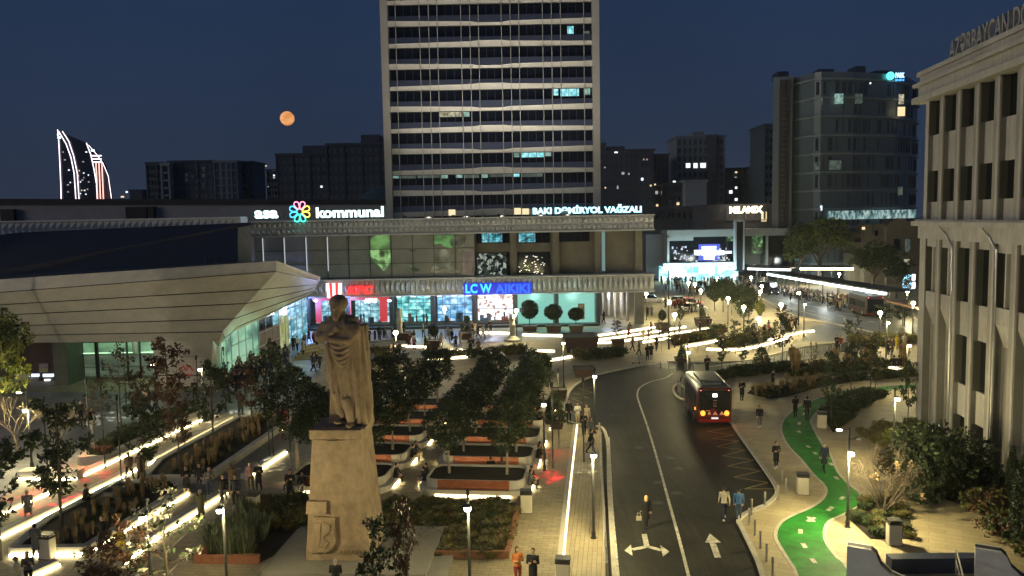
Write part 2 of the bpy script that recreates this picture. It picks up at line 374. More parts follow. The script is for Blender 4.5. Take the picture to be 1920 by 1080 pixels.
# road markings
mb = MB()
band(mb, [G2(*p) for p in smoothline([(1302, 1130), (1291, 1080), (1271, 1002), (1253, 937), (1232, 860), (1214, 800), (1200, 760), (1195, 741), (1200, 727), (1220, 716), (1247, 709), (1262, 700)], 4)], 0.15, 0.012, 0.018)
band(mb, [G2(*p) for p in smoothline([(1160, 1240), (1148, 1070), (1140, 960), (1137, 880), (1135, 820)], 4)], 0.12, 0.012, 0.018, side=0.25)
def arrow(shaft, heads):
    for a, b, wd in shaft: band(mb, [G2(*a), G2(*b)], wd, 0.012, 0.019)
    for tri in heads:
        q = [G(*p) for p in tri]; ar = (q[1].x - q[0].x) * (q[2].y - q[0].y) - (q[1].y - q[0].y) * (q[2].x - q[0].x); q = q if ar > 0 else q[::-1]; mb.add([(p.x, p.y, 0.0215) for p in q], [(0, 1, 2)])
arrow([((1208, 1002), (1213, 1026), .26), ((1213, 1025), (1186, 1031), .26), ((1213, 1025), (1240, 1032), .26)],
      [((1171, 1033), (1183, 1022), (1186, 1043)), ((1255, 1035), (1238, 1023), (1243, 1044))])
arrow([((1346, 1046), (1336, 1018), .30)], [((1331, 1001), (1322, 1018), (1352, 1018))])
setting(mb, 'road_markings', M['paint']); mb = MB()
zz = [(1374, 801), (1326, 809), (1375, 816), (1336, 823), (1385, 827), (1344, 838), (1398, 844), (1354, 855), (1414, 863), (1364, 874), (1427, 883), (1376, 895), (1440, 905), (1396, 917), (1456, 917)]
for a, b in zip(zz, zz[1:]): band(mb, [G2(*a), G2(*b)], 0.09, 0.012, 0.017)
zz = [(1064, 775), (1085, 778), (1066, 766), (1090, 768), (1068, 757), (1096, 757), (1072, 747), (1104, 746), (1076, 738), (1112, 737), (1085, 729), (1120, 727)]
for a, b in zip(zz, zz[1:]): band(mb, [G2(*a), G2(*b)], 0.09, 0.012, 0.017)
setting(mb, 'yellow_road_markings', M['paint_yellow']); mb = MB()
for k in range(9): band(mb, [G2(1460 + k * 28, 572 + k * 5), G2(1472 + k * 28, 574.3 + k * 5)], 0.35, 0.012, 0.017)
band(mb, [G2(1450, 560), G2(1600, 590)], 0.25, 0.012, 0.017); band(mb, [G2(1440, 566), G2(1560, 600)], 0.25, 0.012, 0.017)
band(mb, [G2(1330, 688), G2(1440, 672)], 0.12, 0.012, 0.017)
setting(mb, 'road_markings', M['paint'])
mb = MB()
for x, y in ((1199, 840), (1256, 859), (1273, 879), (1268, 925), (1233, 943), (1235, 905)):
    g = G(x, y); mb.lathe((g.x, g.y, 0.012), [(0.30, 0), (0.30, .005), (0.27, .006)], 18)
setting(mb, 'manhole_covers', mat('worn_iron', (.035, .033, .028), .6, .4, 6))
# kerbs
mb = MB()
def kerb(pix, w_=0.22, h=0.13, side=0.0): band(mb, [G2(*p) for p in smoothline(pix, 4)], w_, 0.0, h, side=side)
kerb([(1162, 1240), (1152, 1080), (1142, 917), (1140, 840), (1131, 806), (1110, 800), (1075, 795), (1056, 783), (1062, 752), (1070, 732), (1090, 716), (1122, 703), (1185, 690), (1215, 685)])
kerb([(1470, 1240), (1429, 1080), (1411, 1033), (1390, 990), (1385, 979), (1396, 966), (1422, 955), (1440, 946), (1457, 925), (1440, 891), (1372, 795), (1345, 748)])
kerb([(1124, 806), (1129, 900), (1134, 1000), (1139, 1100), (1144, 1200)], .16, .16)
kerb([(1272, 720), (1263, 727), (1264, 738), (1274, 748), (1294, 753)])
kerb([(1294, 753), (1290, 735), (1272, 720)])
kerb([(1310, 712), (1330, 701), (1380, 695), (1450, 686), (1560, 666), (1740, 641)])
kerb([(1250, 679), (1330, 680), (1400, 677), (1445, 667), (1530, 647), (1640, 638)])
kerb([(1428, 562), (1490, 592), (1560, 607), (1640, 624)]); kerb([(1441, 545), (1500, 554), (1580, 571), (1740, 602)])
setting(mb, 'kerb', M['kerb'])
# soil of the planting beds (planting itself comes later)
def bed(name, pix, z=0.03, m_='soil'): return sheet(name, pix, z, M[m_])
BED_R = [(1715, 922), (1764, 935), (1829, 955), (1868, 981), (1904, 1007), (1915, 1035), (1990, 1090), (2100, 1100), (1880, 870), (1720, 800), (1690, 822)]
BED_S = [(1583, 966), (1632, 1012), (1714, 1012), (1702, 953), (1681, 942), (1619, 945)]
BED_T = [(1610, 815), (1660, 842), (1740, 900), (1760, 850), (1700, 800), (1650, 803)]
BED_ML = [(1440, 748), (1400, 738), (1412, 728), (1560, 710), (1690, 700), (1720, 700), (1720, 706), (1600, 716), (1520, 731), (1470, 746)]
BED_C = [(1562, 812), (1545, 785), (1556, 765), (1590, 750), (1628, 740), (1662, 742), (1640, 752), (1606, 770), (1590, 792)]
for nm, pl in (('planting_bed', BED_R), ('planting_bed', BED_S), ('planting_bed', BED_T), ('planting_bed', BED_ML), ('planting_bed', BED_C)): bed(nm, pl)
BED_P = [(368, 1056), (487, 1056), (585, 1010), (583, 938), (475, 938)]
BED_Q = [(720, 1047), (950, 1047), (973, 943), (720, 943)]
sheet('planting_bed', [(1128, 812), (1138, 812), (1144, 900), (1150, 1000), (1158, 1100), (1142, 1100), (1136, 1000), (1131, 900)], 0.014, M['soil'])
bed('planting_bed', BED_P); bed('planting_bed', BED_Q)
mb = MB(); band(mb, [G2(720, 1046), G2(951, 1046), G2(975, 941)], 0.25, 0, 0.35); tag(mb.build('planter_edge', M['wood_dk']), 'low brown edge round the dry planting right of the monument', 'kerb')
mb = MB(); band(mb, [G2(475, 940), G2(368, 1056), G2(487, 1056)], 0.22, 0, 0.42); tag(mb.build('planter_edge', M['terracotta']), 'brick-red planter edge round the spiky grasses left of the monument', 'kerb')

# ------------------------------------------------------------------ light strips, low terraces and benches
def led_curb(pix, label, h=0.32, w_=0.45, side=1, name='stone_curb', led_h=0.10, led_w=0.08, m_='concrete', led='led', group=None, k=1, z0=0.0):
    """low stone curb with a light strip along its foot on one side (side=1: right-hand side going along the points)"""
    pts = [G2(*p) for p in (smoothline(pix, k) if k > 1 else pix)]
    a = Vector((*pts[0], 0)); root = thing(name, a, label, 'light curb', group)
    mb = MB(); band(mb, pts, w_, z0, z0 + h, side=-side * w_ / 2); mb.build('curb', M[m_], root)
    mb = MB(); band(mb, pts, led_w, z0 + 0.02, z0 + 0.02 + led_h, side=side * (led_w / 2 + 0.01)); mb.build('light_strip', M[led], root)
    return root
GA = 'lit curbs running up the plaza left of the monument'
led_curb([(-60, 996), (5, 966), (111, 918)], 'lit curb at the left edge of the frame, below the white bench', group=GA)
led_curb([(157, 893), (381, 787)], 'uppermost diagonal lit curb left of the monument, beside the dark hedge', group=GA)
led_curb([(-60, 1042), (0, 1011), (156, 935)], 'second lit curb, beginning low at the left edge of the frame', group=GA)
led_curb([(160, 931), (265, 878)], 'middle piece of the second diagonal lit curb, behind the walkers', group=GA)
led_curb([(277, 873), (438, 787)], 'far piece of the second diagonal lit curb, beside the straw-coloured grasses', group=GA)
led_curb([(166, 1039), (355, 927)], 'brightest lit curb, on the right side of the front grass planter', group=GA)
led_curb([(399, 891), (528, 807)], 'lit curb ending beside the round tree left of the monument', group=GA)
led_curb([(230, 1062), (306, 1002), (425, 927)], 'lit curb partly hidden by the reddish young trees', group=GA)
led_curb([(464, 898), (536, 850)], 'short rightmost lit curb under the round tree', group=GA)
led_curb([(34, 900), (145, 900)], 'long white bench curb with a light line under it at far left', name='stone_bench', h=0.55, w_=0.9)
led_curb([(20, 1104), (111, 1062)], 'corner of a lit curb at the bottom left edge', group=GA)
def planter(pix, label, h=0.45, t=0.4, led_side=None):
    pts = [G(*p) for p in pix]; root = thing('stone_planter', pts[0], label, 'planter')
    poly = [(p.x, p.y) for p in pts]
    mb = MB(); loop = poly + [poly[0]]
    for a, b in zip(loop, loop[1:]): band(mb, [a, b], t, 0.0, h)
    mb.build('rim', M['concrete'], root)
    mb = MB(); mb.add([(p[0], p[1], h - 0.12) for p in (poly if sum(poly[i][0] * poly[(i + 1) % len(poly)][1] - poly[(i + 1) % len(poly)][0] * poly[i][1] for i in range(len(poly))) > 0 else poly[::-1])], [tuple(range(len(poly)))])
    mb.build('soil', M['soil'], root)
    if led_side is not None:
        mb = MB(); a, b = poly[led_side[0]], poly[led_side[1]]
        band(mb, [a, b], 0.1, 0.02, 0.16, side=0.26 * led_side[2]); mb.build('light_strip', M['led'], root)
    return root
PL1 = [(24, 1041), (160, 1039), (338, 928), (330, 914), (222, 914), (90, 985)]
PL2 = [(272, 905), (388, 904), (524, 808), (545, 792), (448, 790), (300, 872)]
PL0 = [(150, 872), (196, 868), (378, 779), (350, 776), (262, 806)]
planter(PL1, 'stone planter of straw grasses with a light line along its front, lower left', led_side=(0, 1, 1))
planter(PL2, 'stone planter of straw grasses with a pale front bench, behind the crossing walkers')
planter(PL0, 'stone planter holding the dark hedge at the upper left of the plaza', h=0.6)

# islands with benches between the monument and the road
def island_proto():
    root = thing('bench_island', local=True)
    L, W = 6.6, 3.8
    def rr(l, w_, r, n=5):
        o = []
        for cx, cy, a0 in ((l / 2 - r, -w_ / 2 + r, -90), (l / 2 - r, w_ / 2 - r, 0), (-l / 2 + r, w_ / 2 - r, 90), (-l / 2 + r, -w_ / 2 + r, 180)):
            for k in range(n + 1): t = R(a0 + 90 * k / n); o.append((cx + r * math.cos(t), cy + r * math.sin(t)))
        return o
    mb = MB()
    o1, o2, o3 = rr(L, W, 0.9), rr(L - 0.75, W - 0.75, 0.7), rr(L - 0.95, W - 0.95, 0.6)
    rings = [[(p[0], p[1], z) for p in q] for q, z in ((rr(L - .3, W - .3, .8), 0.0), (rr(L - .3, W - .3, .8), 0.16), (o1, 0.2), (o1, 0.45), (o2, 0.452), (o2, 0.93), (o3, 0.93), (o3, 0.70))]
    mb.loft(rings); mb.build('shell', M['concrete'], root)
    mb = MB(); mb.add([(p[0] * .99, p[1] * .99, 0.80) for p in o3], [tuple(range(len(o3)))]); mb.build('soil', M['soil'], root)
    for sy in (-1, 1):
        mb = MB()
        for k in range(5): mb.box((0, sy * (W / 2 - 0.355), 0.52 + k * 0.093), (L - 2.4, 0.05, 0.075))
        mb.build('backrest', M['wood'], root)
        mb = MB(); mb.box((0, sy * (W / 2 - 0.16), 0.465), (L - 2.4, 0.34, 0.025)); mb.build('seat', M['wood_dk'], root)
        mb = MB(); mb.box((0, sy * (W / 2 - 0.01), 0.09), (L - 2.2, 0.07, 0.11)); mb.build('light_strip', M['led'], root)
    for sx in (-1, 1):
        mb = MB(); mb.box((sx * (L / 2 - 0.02), 0, 0.09), (0.07, 1.3, 0.11)); mb.build('light_strip', M['led'], root)
    return Proto(root)
ISL = island_proto(); ISLANDS = []
g0 = G(886, 934); _row = ['first', 'second', 'third', 'fourth', 'fifth', 'sixth']
for c_ in (0, -1):
    for r_ in range(5):
        p = g0 + VDIR * (c_ * 8.3) + UDIR * (1.9 + r_ * 4.6)
        ISL.place((p.x, p.y, 0), UANG, 1.0, 'curved stone bench planter, %s from the front in the %s column' % (_row[r_], 'right' if c_ == 0 else 'left'), 'bench planter', 'bench islands between the monument and the road')
        ISLANDS.append((c_, r_, p))
# line of light set in the pavement beside the sidewalk
led_curb([(1046, 1130), (1055, 1040), (1066, 925), (1081, 795)], 'long straight line of light set along the left edge of the sidewalk', h=0.05, w_=0.25, led_h=0.06, led_w=0.10, side=1, name='light_line', led='led_soft')
# terraces in the middle distance
GB = 'lit terrace curbs in front of the station'
for pix, lb in [
    ([(1117, 631), (1180, 622), (1245, 612)], 'farthest of the four long parallel lit curbs right of the station columns'),
    ([(1117, 638), (1150, 635), (1285, 614)], 'second of the four long parallel lit curbs right of the station columns'),
    ([(1110, 644), (1165, 641), (1330, 617)], 'third of the four long parallel lit curbs, the longest'),
    ([(1205, 643), (1285, 630), (1350, 620)], 'nearest of the four long parallel lit curbs, ending by the dark bushes'),
    ([(1285, 651), (1345, 640), (1425, 622)], 'lit curb above the oval grass island in the middle distance'),
    ([(1325, 656), (1385, 657), (1440, 646), (1478, 634)], 'curved lit curb below the oval grass island'),
    ([(980, 629), (1060, 631)], 'short lit curb behind the dark planter box before the columns'),
    ([(740, 650), (804, 652)], 'lit curb right beside the statue at robe height'),
    ([(841, 657), (971, 658)], 'long lit curb behind the topmost dark trees'),
    ([(1097, 660), (1165, 660)], 'short lit curb under the reddish planter in front of the columns'),
    ([(801, 677), (891, 669)], 'lit curb just above the dark tree crowns beside the statue'),
    ([(1032, 677), (1072, 670)], 'short bright lit curb between the tree crowns and the road bend'),
    ([(900, 625), (958, 626)], 'thin lit curb on the forecourt below the bright white shop window'),
    ([(1003, 659), (1040, 660)], 'small lit curb in front of the dark planter box'),
    ([(704, 665), (736, 663)], 'small lit curb touching the statue behind its shoulder drapery'),
    ([(1370, 694), (1420, 686)], 'short lit curb behind the dark clipped hedge by the parked bus'),
    ([(1668, 690), (1700, 697)], 'lit bench edge where two people sit by the stone building'),
    ([(1440, 640), (1500, 625), (1526, 622)], 'lit curb round the tip of the traffic island')]:
    led_curb(pix, lb, h=0.30, w_=0.5, led_h=0.17, led_w=0.12, group=GB, k=3, led='led_far')
mb = MB()
for k in range(5): band(mb, [G2(600, 668 - k * 4), G2(760, 655 - k * 4)], 0.5, 0, 0.14 * (k + 1) * 0.5)
tag(mb.build('steps', M['concrete']), 'low wide steps behind the statue leading up to the forecourt', 'steps')
# cool paved plinth of the monument
_c = G(640, 1040)
# ------------------------------------------------------------------ text
def text_mesh(name, s, size, mats, ext=0.08, bold=0.0, spacing=1.0, shear=0.0, parent=None):
    cu = bpy.data.curves.new(name, 'FONT'); cu.body = s; cu.size = size; cu.extrude = ext; cu.offset = bold
    cu.space_character = spacing; cu.shear = shear; cu.resolution_u = 3
    o = bpy.data.objects.new(name, cu); COL.objects.link(o)
    dg = bpy.context.evaluated_depsgraph_get(); me = bpy.data.meshes.new_from_object(o.evaluated_get(dg))
    COL.objects.unlink(o); bpy.data.objects.remove(o)
    me.materials.clear(); me.materials.append(mats)
    o = bpy.data.objects.new(name, me); COL.objects.link(o)
    if parent: o.parent = parent
    return o
def fit_text(o, width, height=None):
    xs = [v.co.x for v in o.data.vertices]; ys = [v.co.y for v in o.data.vertices]
    kx = width / (max(xs) - min(xs)); ky = kx if height is None else height / (max(ys) - min(ys))
    x0, y0 = min(xs), min(ys)
    for v in o.data.vertices: v.co.x = (v.co.x - x0) * kx; v.co.y = (v.co.y - y0) * ky
    return o
UP = R(90)
# ------------------------------------------------------------------ railway station (podium block)
YF = 119.0
xw = lambda px, Y, py=500: P(px, py, Y).x
zw = lambda px, py, Y: P(px, py, Y).z
st = thing('railway_station', (0, YF, 0), 'long two-storey railway station block with lit shops, ribbed grey bands and glass wall', 'station')
M['fascia'] = mat('ribbed_fascia', (0.52, 0.53, 0.55), 0.5, 0.1, 0.6)
def fascia(name, x0, x1, z0, z1, Y, rows, cw, dpt=0.45, ret=True, parent=None):
    """band clad in folded diamond panels"""
    mb = MB(); n = int((x1 - x0) / cw); cw = (x1 - x0) / n; rh = (z1 - z0 - 0.4) / rows
    for r_ in range(rows):
        zb = z0 + 0.2 + r_ * rh
        for i in range(n):
            xa = x0 + i * cw; a = (xa, Y, zb); b = (xa + cw, Y, zb); c = (xa + cw, Y, zb + rh); d = (xa, Y, zb + rh)
            sh = 0.28 if r_ % 2 == 0 else 0.72
            ap = (xa + cw * sh, Y - dpt, zb + rh * 0.62); am = (xa + cw * (1 - sh), Y - 0.02, zb)
            mb.add([a, b, c, d, ap], [(0, 1, 4), (1, 2, 4), (2, 3, 4), (3, 0, 4)])
    mb.box(((x0 + x1) / 2, Y - 0.25 + 1.2, z0 + 0.1), (x1 - x0 + 0.2, 3.0, 0.2)); mb.box(((x0 + x1) / 2, Y - 0.25 + 1.2, z1 - 0.1), (x1 - x0 + 0.2, 3.0, 0.2))
    mb.box(((x0 + x1) / 2, Y + 1.45, (z0 + z1) / 2), (x1 - x0, 2.85, z1 - z0 - 0.42))
    return mb.build(name, M['fascia'], parent)
XL, XR = xw(470, 116), xw(1228, 116)
fascia('lower_band', xw(575, 116), XR, 4.95, 7.6, 117.0, 1, 0.74, .62, parent=st)
fascia('upper_band', XL, XR, 13.95, 16.3, 117.0, 2, 0.74, .55, parent=st)
mb = MB(); mb.box(((XL + XR) / 2, 143, 16.05), (XR - XL + .4, 50, 0.3)); mb.build('roof', M['roof_dk'], st)
mb = MB(); mb.box(((XL + XR) / 2, 124.5, 7.35), (XR - XL - 1, 12, 0.3)); mb.box(((XL + XR) / 2, 145, 7), (XR - XL - 8, 30, 14)); mb.build('wall', M['stone_dk'], st)
colx = [xw(p, YF, 590) for p in (577, 654, 735, 812.5, 890, 967, 1043.5, 1121)] + [xw(1198, YF, 590)]
for i, x in enumerate(colx):
    mb = MB(); mb.bevbox((x, YF - 0.1, 2.5), (0.62 if i < 8 else 1.3, 0.9, 5.0), 0.05); mb.build('column', M['dark_metal'] if i < 8 else M['stone_dk'], st)
# shops between the columns
M['shop_teal'] = lit('shop_teal', [(0.02, .10, .10), (.05, .35, .38), (.25, .8, .75), (.75, 1, .95)], 1.15, 1.1, stretch=(1, 1, 1.7))
M['shop_blue'] = lit('shop_blue', [(0.03, .10, .22), (.08, .3, .6), (.25, .65, 1), (.85, .95, 1)], 1.05, 1.2, stretch=(1, 1, 1.7), seed=2)
M['shop_white'] = lit('shop_white', [(.30, .16, .12), (.85, .70, .62), (1, .93, .88), (.75, .78, .9), (1, .97, .95)], 1.5, 2.6, 'cell', seed=3)
M['shop_red'] = lit('shop_restaurant', [(0.10, .12, .14), (.15, .4, .45), (.35, .75, .85), (.9, .95, 1)], 1.0, 1.3, stretch=(1, 1, 1.5), seed=4)
M['wall_mint'] = lit('mint_wall', [(.26, .72, .58), (.33, .80, .66)], 0.72, 0.15)
M['pl_red'] = glow('red_light_frame', (0.75, 0.008, 0.012), .75)
M['pl_blue'] = glow('blue_light_sign', (0.0, 0.10, 1.0), 1.9)
M['pl_cyan'] = glow('cyan_light', (0.10, 0.75, 1.0), 2.4)
M['pl_white'] = glow('white_light', (0.85, 0.95, 1.0), 3.0)
def shop(i, m_, nm=5, rows=2, label=None, depth=3.4, sill=.5):
    x0, x1 = colx[i] + 0.35, colx[i + 1] - 0.35; root_x = (x0 + x1) / 2
    mb = MB(); mb.mi = 0
    mb.quad((x0, YF + depth, sill), (x1, YF + depth, sill), (x1, YF + depth, 4.9), (x0, YF + depth, 4.9))
    o = mb.build('shop_interior', [M[m_]], st)
    if label: o['label'] = label
    mb = MB()
    for k in range(nm + 1): mb.box((x0 + (x1 - x0) * k / nm, YF + 0.1, 2.7), (0.06 if 0 < k < nm else .12, 0.1, 4.5))
    for k in range(rows + 1): mb.box((root_x, YF + 0.1, sill + (4.8 - sill) * k / rows), (x1 - x0, 0.08, 0.07))
    mb.box((root_x, YF + 0.05, sill / 2), (x1 - x0 + .1, 0.25, sill)); mb.build('shop_window_frame', M['dark_metal'], st)
    # shelves, counters and rails inside
    rr = random.Random(i)
    for k in range(8):
        xx = rr.uniform(x0 + .3, x1 - .6); hh = rr.uniform(.5, 1.5)
        mb = MB(); mb.box((xx, YF + rr.uniform(1.0, 2.8), sill + hh / 2), (rr.uniform(.15, .7), 0.3, hh)); mb.build('shop_fitting', mat('fitting%d' % (k % 4), [(.02, .03, .04), (.10, .12, .14), (.2, .06, .04), (.05, .12, .14)][k % 4]), st)
    for k in range(5): mb = MB(); mb.box((x0 + (k + .5) * (x1 - x0) / 5, YF + 1.2 + (k % 2), 4.55), (0.7, 0.3, 0.06)); mb.build('ceiling_light', M['pl_white'], st)
shop(0, 'shop_red', 4, 2, 'restaurant window with pale blue light'); shop(1, 'shop_red', 4, 2)
shop(2, 'shop_teal', 5, 4, 'teal-lit shop window'); shop(3, 'shop_blue', 5, 3, 'blue-lit shop window')
shop(4, 'shop_white', 2, 2, 'bright white shop window')
for i in (5, 6):
    x0, x1 = colx[i] + .32, colx[i + 1] - .32
    mb = MB(); mb.quad((x0, YF + 1.6, .12), (x1, YF + 1.6, .12), (x1, YF + 1.6, 4.9), (x0, YF + 1.6, 4.9)); o = mb.build('lit_wall', M['wall_mint'], st); o['label'] = 'mint green lit wall bay'
    mb = MB(); mb.box(((x0 + x1) / 2, YF + 1.4, 4.82), (x1 - x0, .12, .08)); mb.build('light_strip', M['pl_cyan'], st)
mb = MB(); mb.box((xw(1090, YF + 1.5, 590), YF + 1.55, 1.8), (1.0, .08, 2.4)); mb.build('door', M['wood_dk'], st)
# colonnade at the right end
mb = MB(); mb.quad((colx[7] + .3, YF + 14, 0.1), (colx[8] - .3, YF + 14, .1), (colx[8] - .3, YF + 14, 4.9), (colx[7] + .3, YF + 14, 4.9)); mb.box(((colx[7] + colx[8]) / 2, YF + 7, 4.85), (colx[8] - colx[7], 14, .1)); mb.build('passage_wall', M['panel'], st)
for k in range(6):
    mb = MB(); mb.box((colx[7] + 1.2 + k * 0.72, YF + 12.5 - k * 2.0, 2.45), (0.30, 0.9, 4.7)); mb.build('passage_column', M['concrete'], st)
mb = MB()
for k in range(5): mb.box((colx[7] + 1.5 + k * .7, YF + 11 - k * 2.0, 4.76), (.5, .5, .05))
mb.build('ceiling_light', M['pl_white'], st)
for k in range(2):
    ld = bpy.data.lights.new('passage_light', 'POINT'); ld.energy = 500; ld.color = (.75, .8, 1); ld.shadow_soft_size = .4
    lo = bpy.data.objects.new('passage_light', ld); COL.objects.link(lo); lo.parent = st; lo.location = (colx[7] + 2.6, 3 + k * 5, 3.6)
# KFC frame
mb = MB()
xa, xb = xw(587, YF - .3, 590), xw(731, YF - .3, 590)
for x, wd in ((xa + .9, .9), (xa + .9 + 4.6, 0.5), (xb - .9, 1.1)): mb.box((x, YF - .45, 2.7), (wd, .15, 3.3))
mb.box(((xa + xb) / 2, YF - .45, 4.6), (xb - xa, .16, .55)); o = mb.build('red_portal', M['pl_red'], st)
# dark ledge in front of the shops
mb = MB(); mb.box(((colx[0] + colx[7]) / 2, YF - 1.1, 0.18), (colx[7] - colx[0], 1.6, .36)); mb.build('plinth', M['dark_metal'], st)
# upper glass wall
x0, x1 = xw(472, 118, 480), xw(890, 118, 480); npan = 11; nz = 3
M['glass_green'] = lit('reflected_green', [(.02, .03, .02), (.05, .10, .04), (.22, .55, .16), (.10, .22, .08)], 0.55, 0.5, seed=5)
M['glass_sand'] = lit('sand_glow', [(.03, .03, .02), (.12, .13, .08), (.32, .31, .20)], 0.55, 0.6, seed=6)
mb = MB(); mb.quad((x0, 118, 7.6), (x1, 118, 7.6), (x1, 118, 14.0), (x0, 118, 14.0)); mb.build('glass_wall', M['glass_gr'], st)
mb = MB(); cwid = (x1 - x0) / 10.45
for k in range(1, 12): mb.box((x0 + cwid * (k - .45), 117.93, 10.8), (.07, .1, 6.4))
for k in range(nz + 1): mb.box(((x0 + x1) / 2, 117.93, 7.65 + k * 2.1), (x1 - x0, .08, .06))
mb.build('glazing_bars', M['black'], st)
for p_ in (493.5, 533.7, 574.5, 614.5): mb = MB(); mb.box((xw(p_, 117.8, 480), 117.84, 11.3), (.10, .06, 5.0)); mb.build('light_strip', glow('pale_strip', (.8, .85, .85), .75), st)
M['glass_green_dim'] = lit('reflected_green_dim', [(.03, .05, .02), (.10, .22, .06), (.20, .42, .12)], 0.75, 0.6, seed=5)
def blob(xc, zc, rx, rz, mat_, Y=118.0, name='reflection', n=18, seed=0, holes=None):
    r2 = random.Random(seed); mb = MB()
    pts = []
    for k in range(n):
        t = 2 * math.pi * k / n; q = 1 + r2.uniform(-.22, .22)
        pts.append((xc + rx * q * math.cos(t), Y - .03, zc + rz * q * math.sin(t)))
    mb.add(pts, [tuple(range(n))]); return mb.build(name, mat_, st)
gi = lambda px, py: (xw(px, 117.9, py), zw(px, py, 117.9))
# glowing patches on the glass, the green ones painted reflections
def pane(px0, px1, py0, py1, m_, nm='glow_patch', Y=118.0, cut=0):
    a, b = gi(px0, py0), gi(px1, py1); mb = MB()
    mb.quad((a[0], Y - .02, b[1]), (b[0], Y - .02, b[1]), (b[0], Y - .02, a[1]), (a[0], Y - .02, a[1])); return mb.build(nm, m_, st)
def poly_pane(pix, m_, nm='glow_patch', Y=117.97):
    mb = MB(); mb.add([(P(x, y, Y).x, Y, P(x, y, Y).z) for x, y in pix][::-1], [tuple(range(len(pix)))]); return mb.build(nm, m_, st)
poly_pane([(694, 449), (705, 441), (731, 441), (731, 466), (696, 467)], M['glass_green_dim'])
poly_pane([(694, 468), (731, 468), (733, 490), (727, 500), (719, 508), (712, 500), (706, 494), (695, 493)], lit('green_bright', [(.03, .05, .02), (.12, .25, .08), (.50, .95, .35), (.10, .2, .07)], .62, .7, seed=8))
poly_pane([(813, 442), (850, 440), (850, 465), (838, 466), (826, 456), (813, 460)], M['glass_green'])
poly_pane([(828, 466), (838, 468), (850, 494), (848, 500), (826, 496), (812, 493), (816, 478)], M['glass_sand'])
poly_pane([(852, 444), (874, 442), (872, 456), (860, 462), (852, 460)], M['glass_sand']); poly_pane([(868, 468), (889, 466), (888, 518), (866, 514)], lit('curtain', [(.08, .06, .05), (.24, .19, .15)], .6, 1.0, seed=9))
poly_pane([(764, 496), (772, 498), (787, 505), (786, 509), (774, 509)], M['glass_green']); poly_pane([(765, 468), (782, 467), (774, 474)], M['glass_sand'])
poly_pane([(806, 508), (812, 498), (828, 496), (842, 500), (853, 508), (850, 510), (832, 503), (812, 510)], M['glass_sand'])
# recessed right half
YR = 120.5
xr0, xr1 = x1, xw(1205, YR, 480)
mb = MB(); mb.box(((xr0 + xr1) / 2, YR + .5, 10.8), (xr1 - xr0, 1.0, 6.5)); mb.build('recessed_wall', M['stone_dk'], st)
for p_ in (963, 1042, 1120, 1196):
    mb = MB(); mb.bevbox((xw(p_, YR - .6, 480), YR - 0.6, 10.75), (.95, 1.1, 6.4), .05); mb.build('pilaster', M['stone_dk'], st)
M['room_cyan'] = lit('room_cyan', [(0.01, .04, .05), (.04, .25, .3), (.2, .7, .85), (.6, .95, 1)], 1.0, 1.3, seed=7)
M['room_warm'] = lit('room_warm', [(0.01, .02, .02), (.05, .07, .06), (.45, .5, .42), (.95, .95, .8)], 1.0, 2.4, 'cell', seed=7)
def rwin(p0, p1, q0, q1, m_, nb=4, label=None):
    Y = YR; a = (xw(p0, Y, q0), zw(p0, q0, Y)); b = (xw(p1, Y, q1), zw(p1, q1, Y)); mb = MB()
    mb.box(((a[0] + b[0]) / 2, Y - .03, (a[1] + b[1]) / 2), (b[0] - a[0], .06, a[1] - b[1])); o = mb.build('window', M[m_] if isinstance(m_, str) else m_, st)
    mb = MB()
    for k in range(nb + 1): mb.box((a[0] + (b[0] - a[0]) * k / nb, Y - .09, (a[1] + b[1]) / 2), (.06, .08, a[1] - b[1] + .05))
    for z in (a[1], b[1]): mb.box(((a[0] + b[0]) / 2, Y - .09, z), (b[0] - a[0] + .06, .10, .07))
    mb.build('frame', M['black'], o); return o
rwin(893, 955, 437, 455, 'glass_dk', 4); rwin(903, 942, 437, 454.5, 'room_cyan', 3); rwin(971, 1031, 436, 454.5, 'glass_dk', 4); rwin(972, 1004, 436.5, 454, 'room_cyan', 2)
rwin(1048, 1105, 435.5, 452, 'glass_dk', 4); rwin(893, 956, 474, 520, 'glass_dk', 5); rwin(894, 950, 475, 519, 'room_warm', 4); rwin(970, 1032, 473, 519, 'glass_dk', 1)
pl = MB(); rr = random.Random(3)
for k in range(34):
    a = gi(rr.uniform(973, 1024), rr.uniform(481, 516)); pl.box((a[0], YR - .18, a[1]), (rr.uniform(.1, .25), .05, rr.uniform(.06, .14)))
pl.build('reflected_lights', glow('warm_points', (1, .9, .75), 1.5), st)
mb = MB(); a = gi(1134, 480); mb.box((a[0], YR - .9, 10.9), (.5, .1, 5.9)); mb.build('glass_fin', glow('pale_glass', (.25, .42, .42), .55), st)
# left wing: sloping ribbed band and the long wall behind
def slab(a, b, z0a, z1a, z0b, z1b, t=0.6, mi=None, mb=None):
    mb = mb or MB(); a, b = Vector(a), Vector(b); d = (b - a).normalized(); n = Vector((-d.y, d.x)) * t
    vs = []
    for p, z0, z1 in ((a, z0a, z1a), (b, z0b, z1b)):
        vs += [(p.x, p.y, z0), (p.x, p.y, z1), (p.x + n.x, p.y + n.y, z1), (p.x + n.x, p.y + n.y, z0)]
    return mb.add(vs, [(0, 1, 5, 4)[::-1], (1, 2, 6, 5)[::-1], (2, 3, 7, 6)[::-1], (3, 0, 4, 7)[::-1], (0, 1, 2, 3), (7, 6, 5, 4)], mi)
wing = thing('station_wing', (-60, 113, 0), 'low ribbed wing of the station running behind the dark pavilion roof, far left', 'building')
fascia('band', P(-330, 430, 113).x, XL - .1, 14.0, 16.95, 113.0, 1, .95, .5, parent=wing)
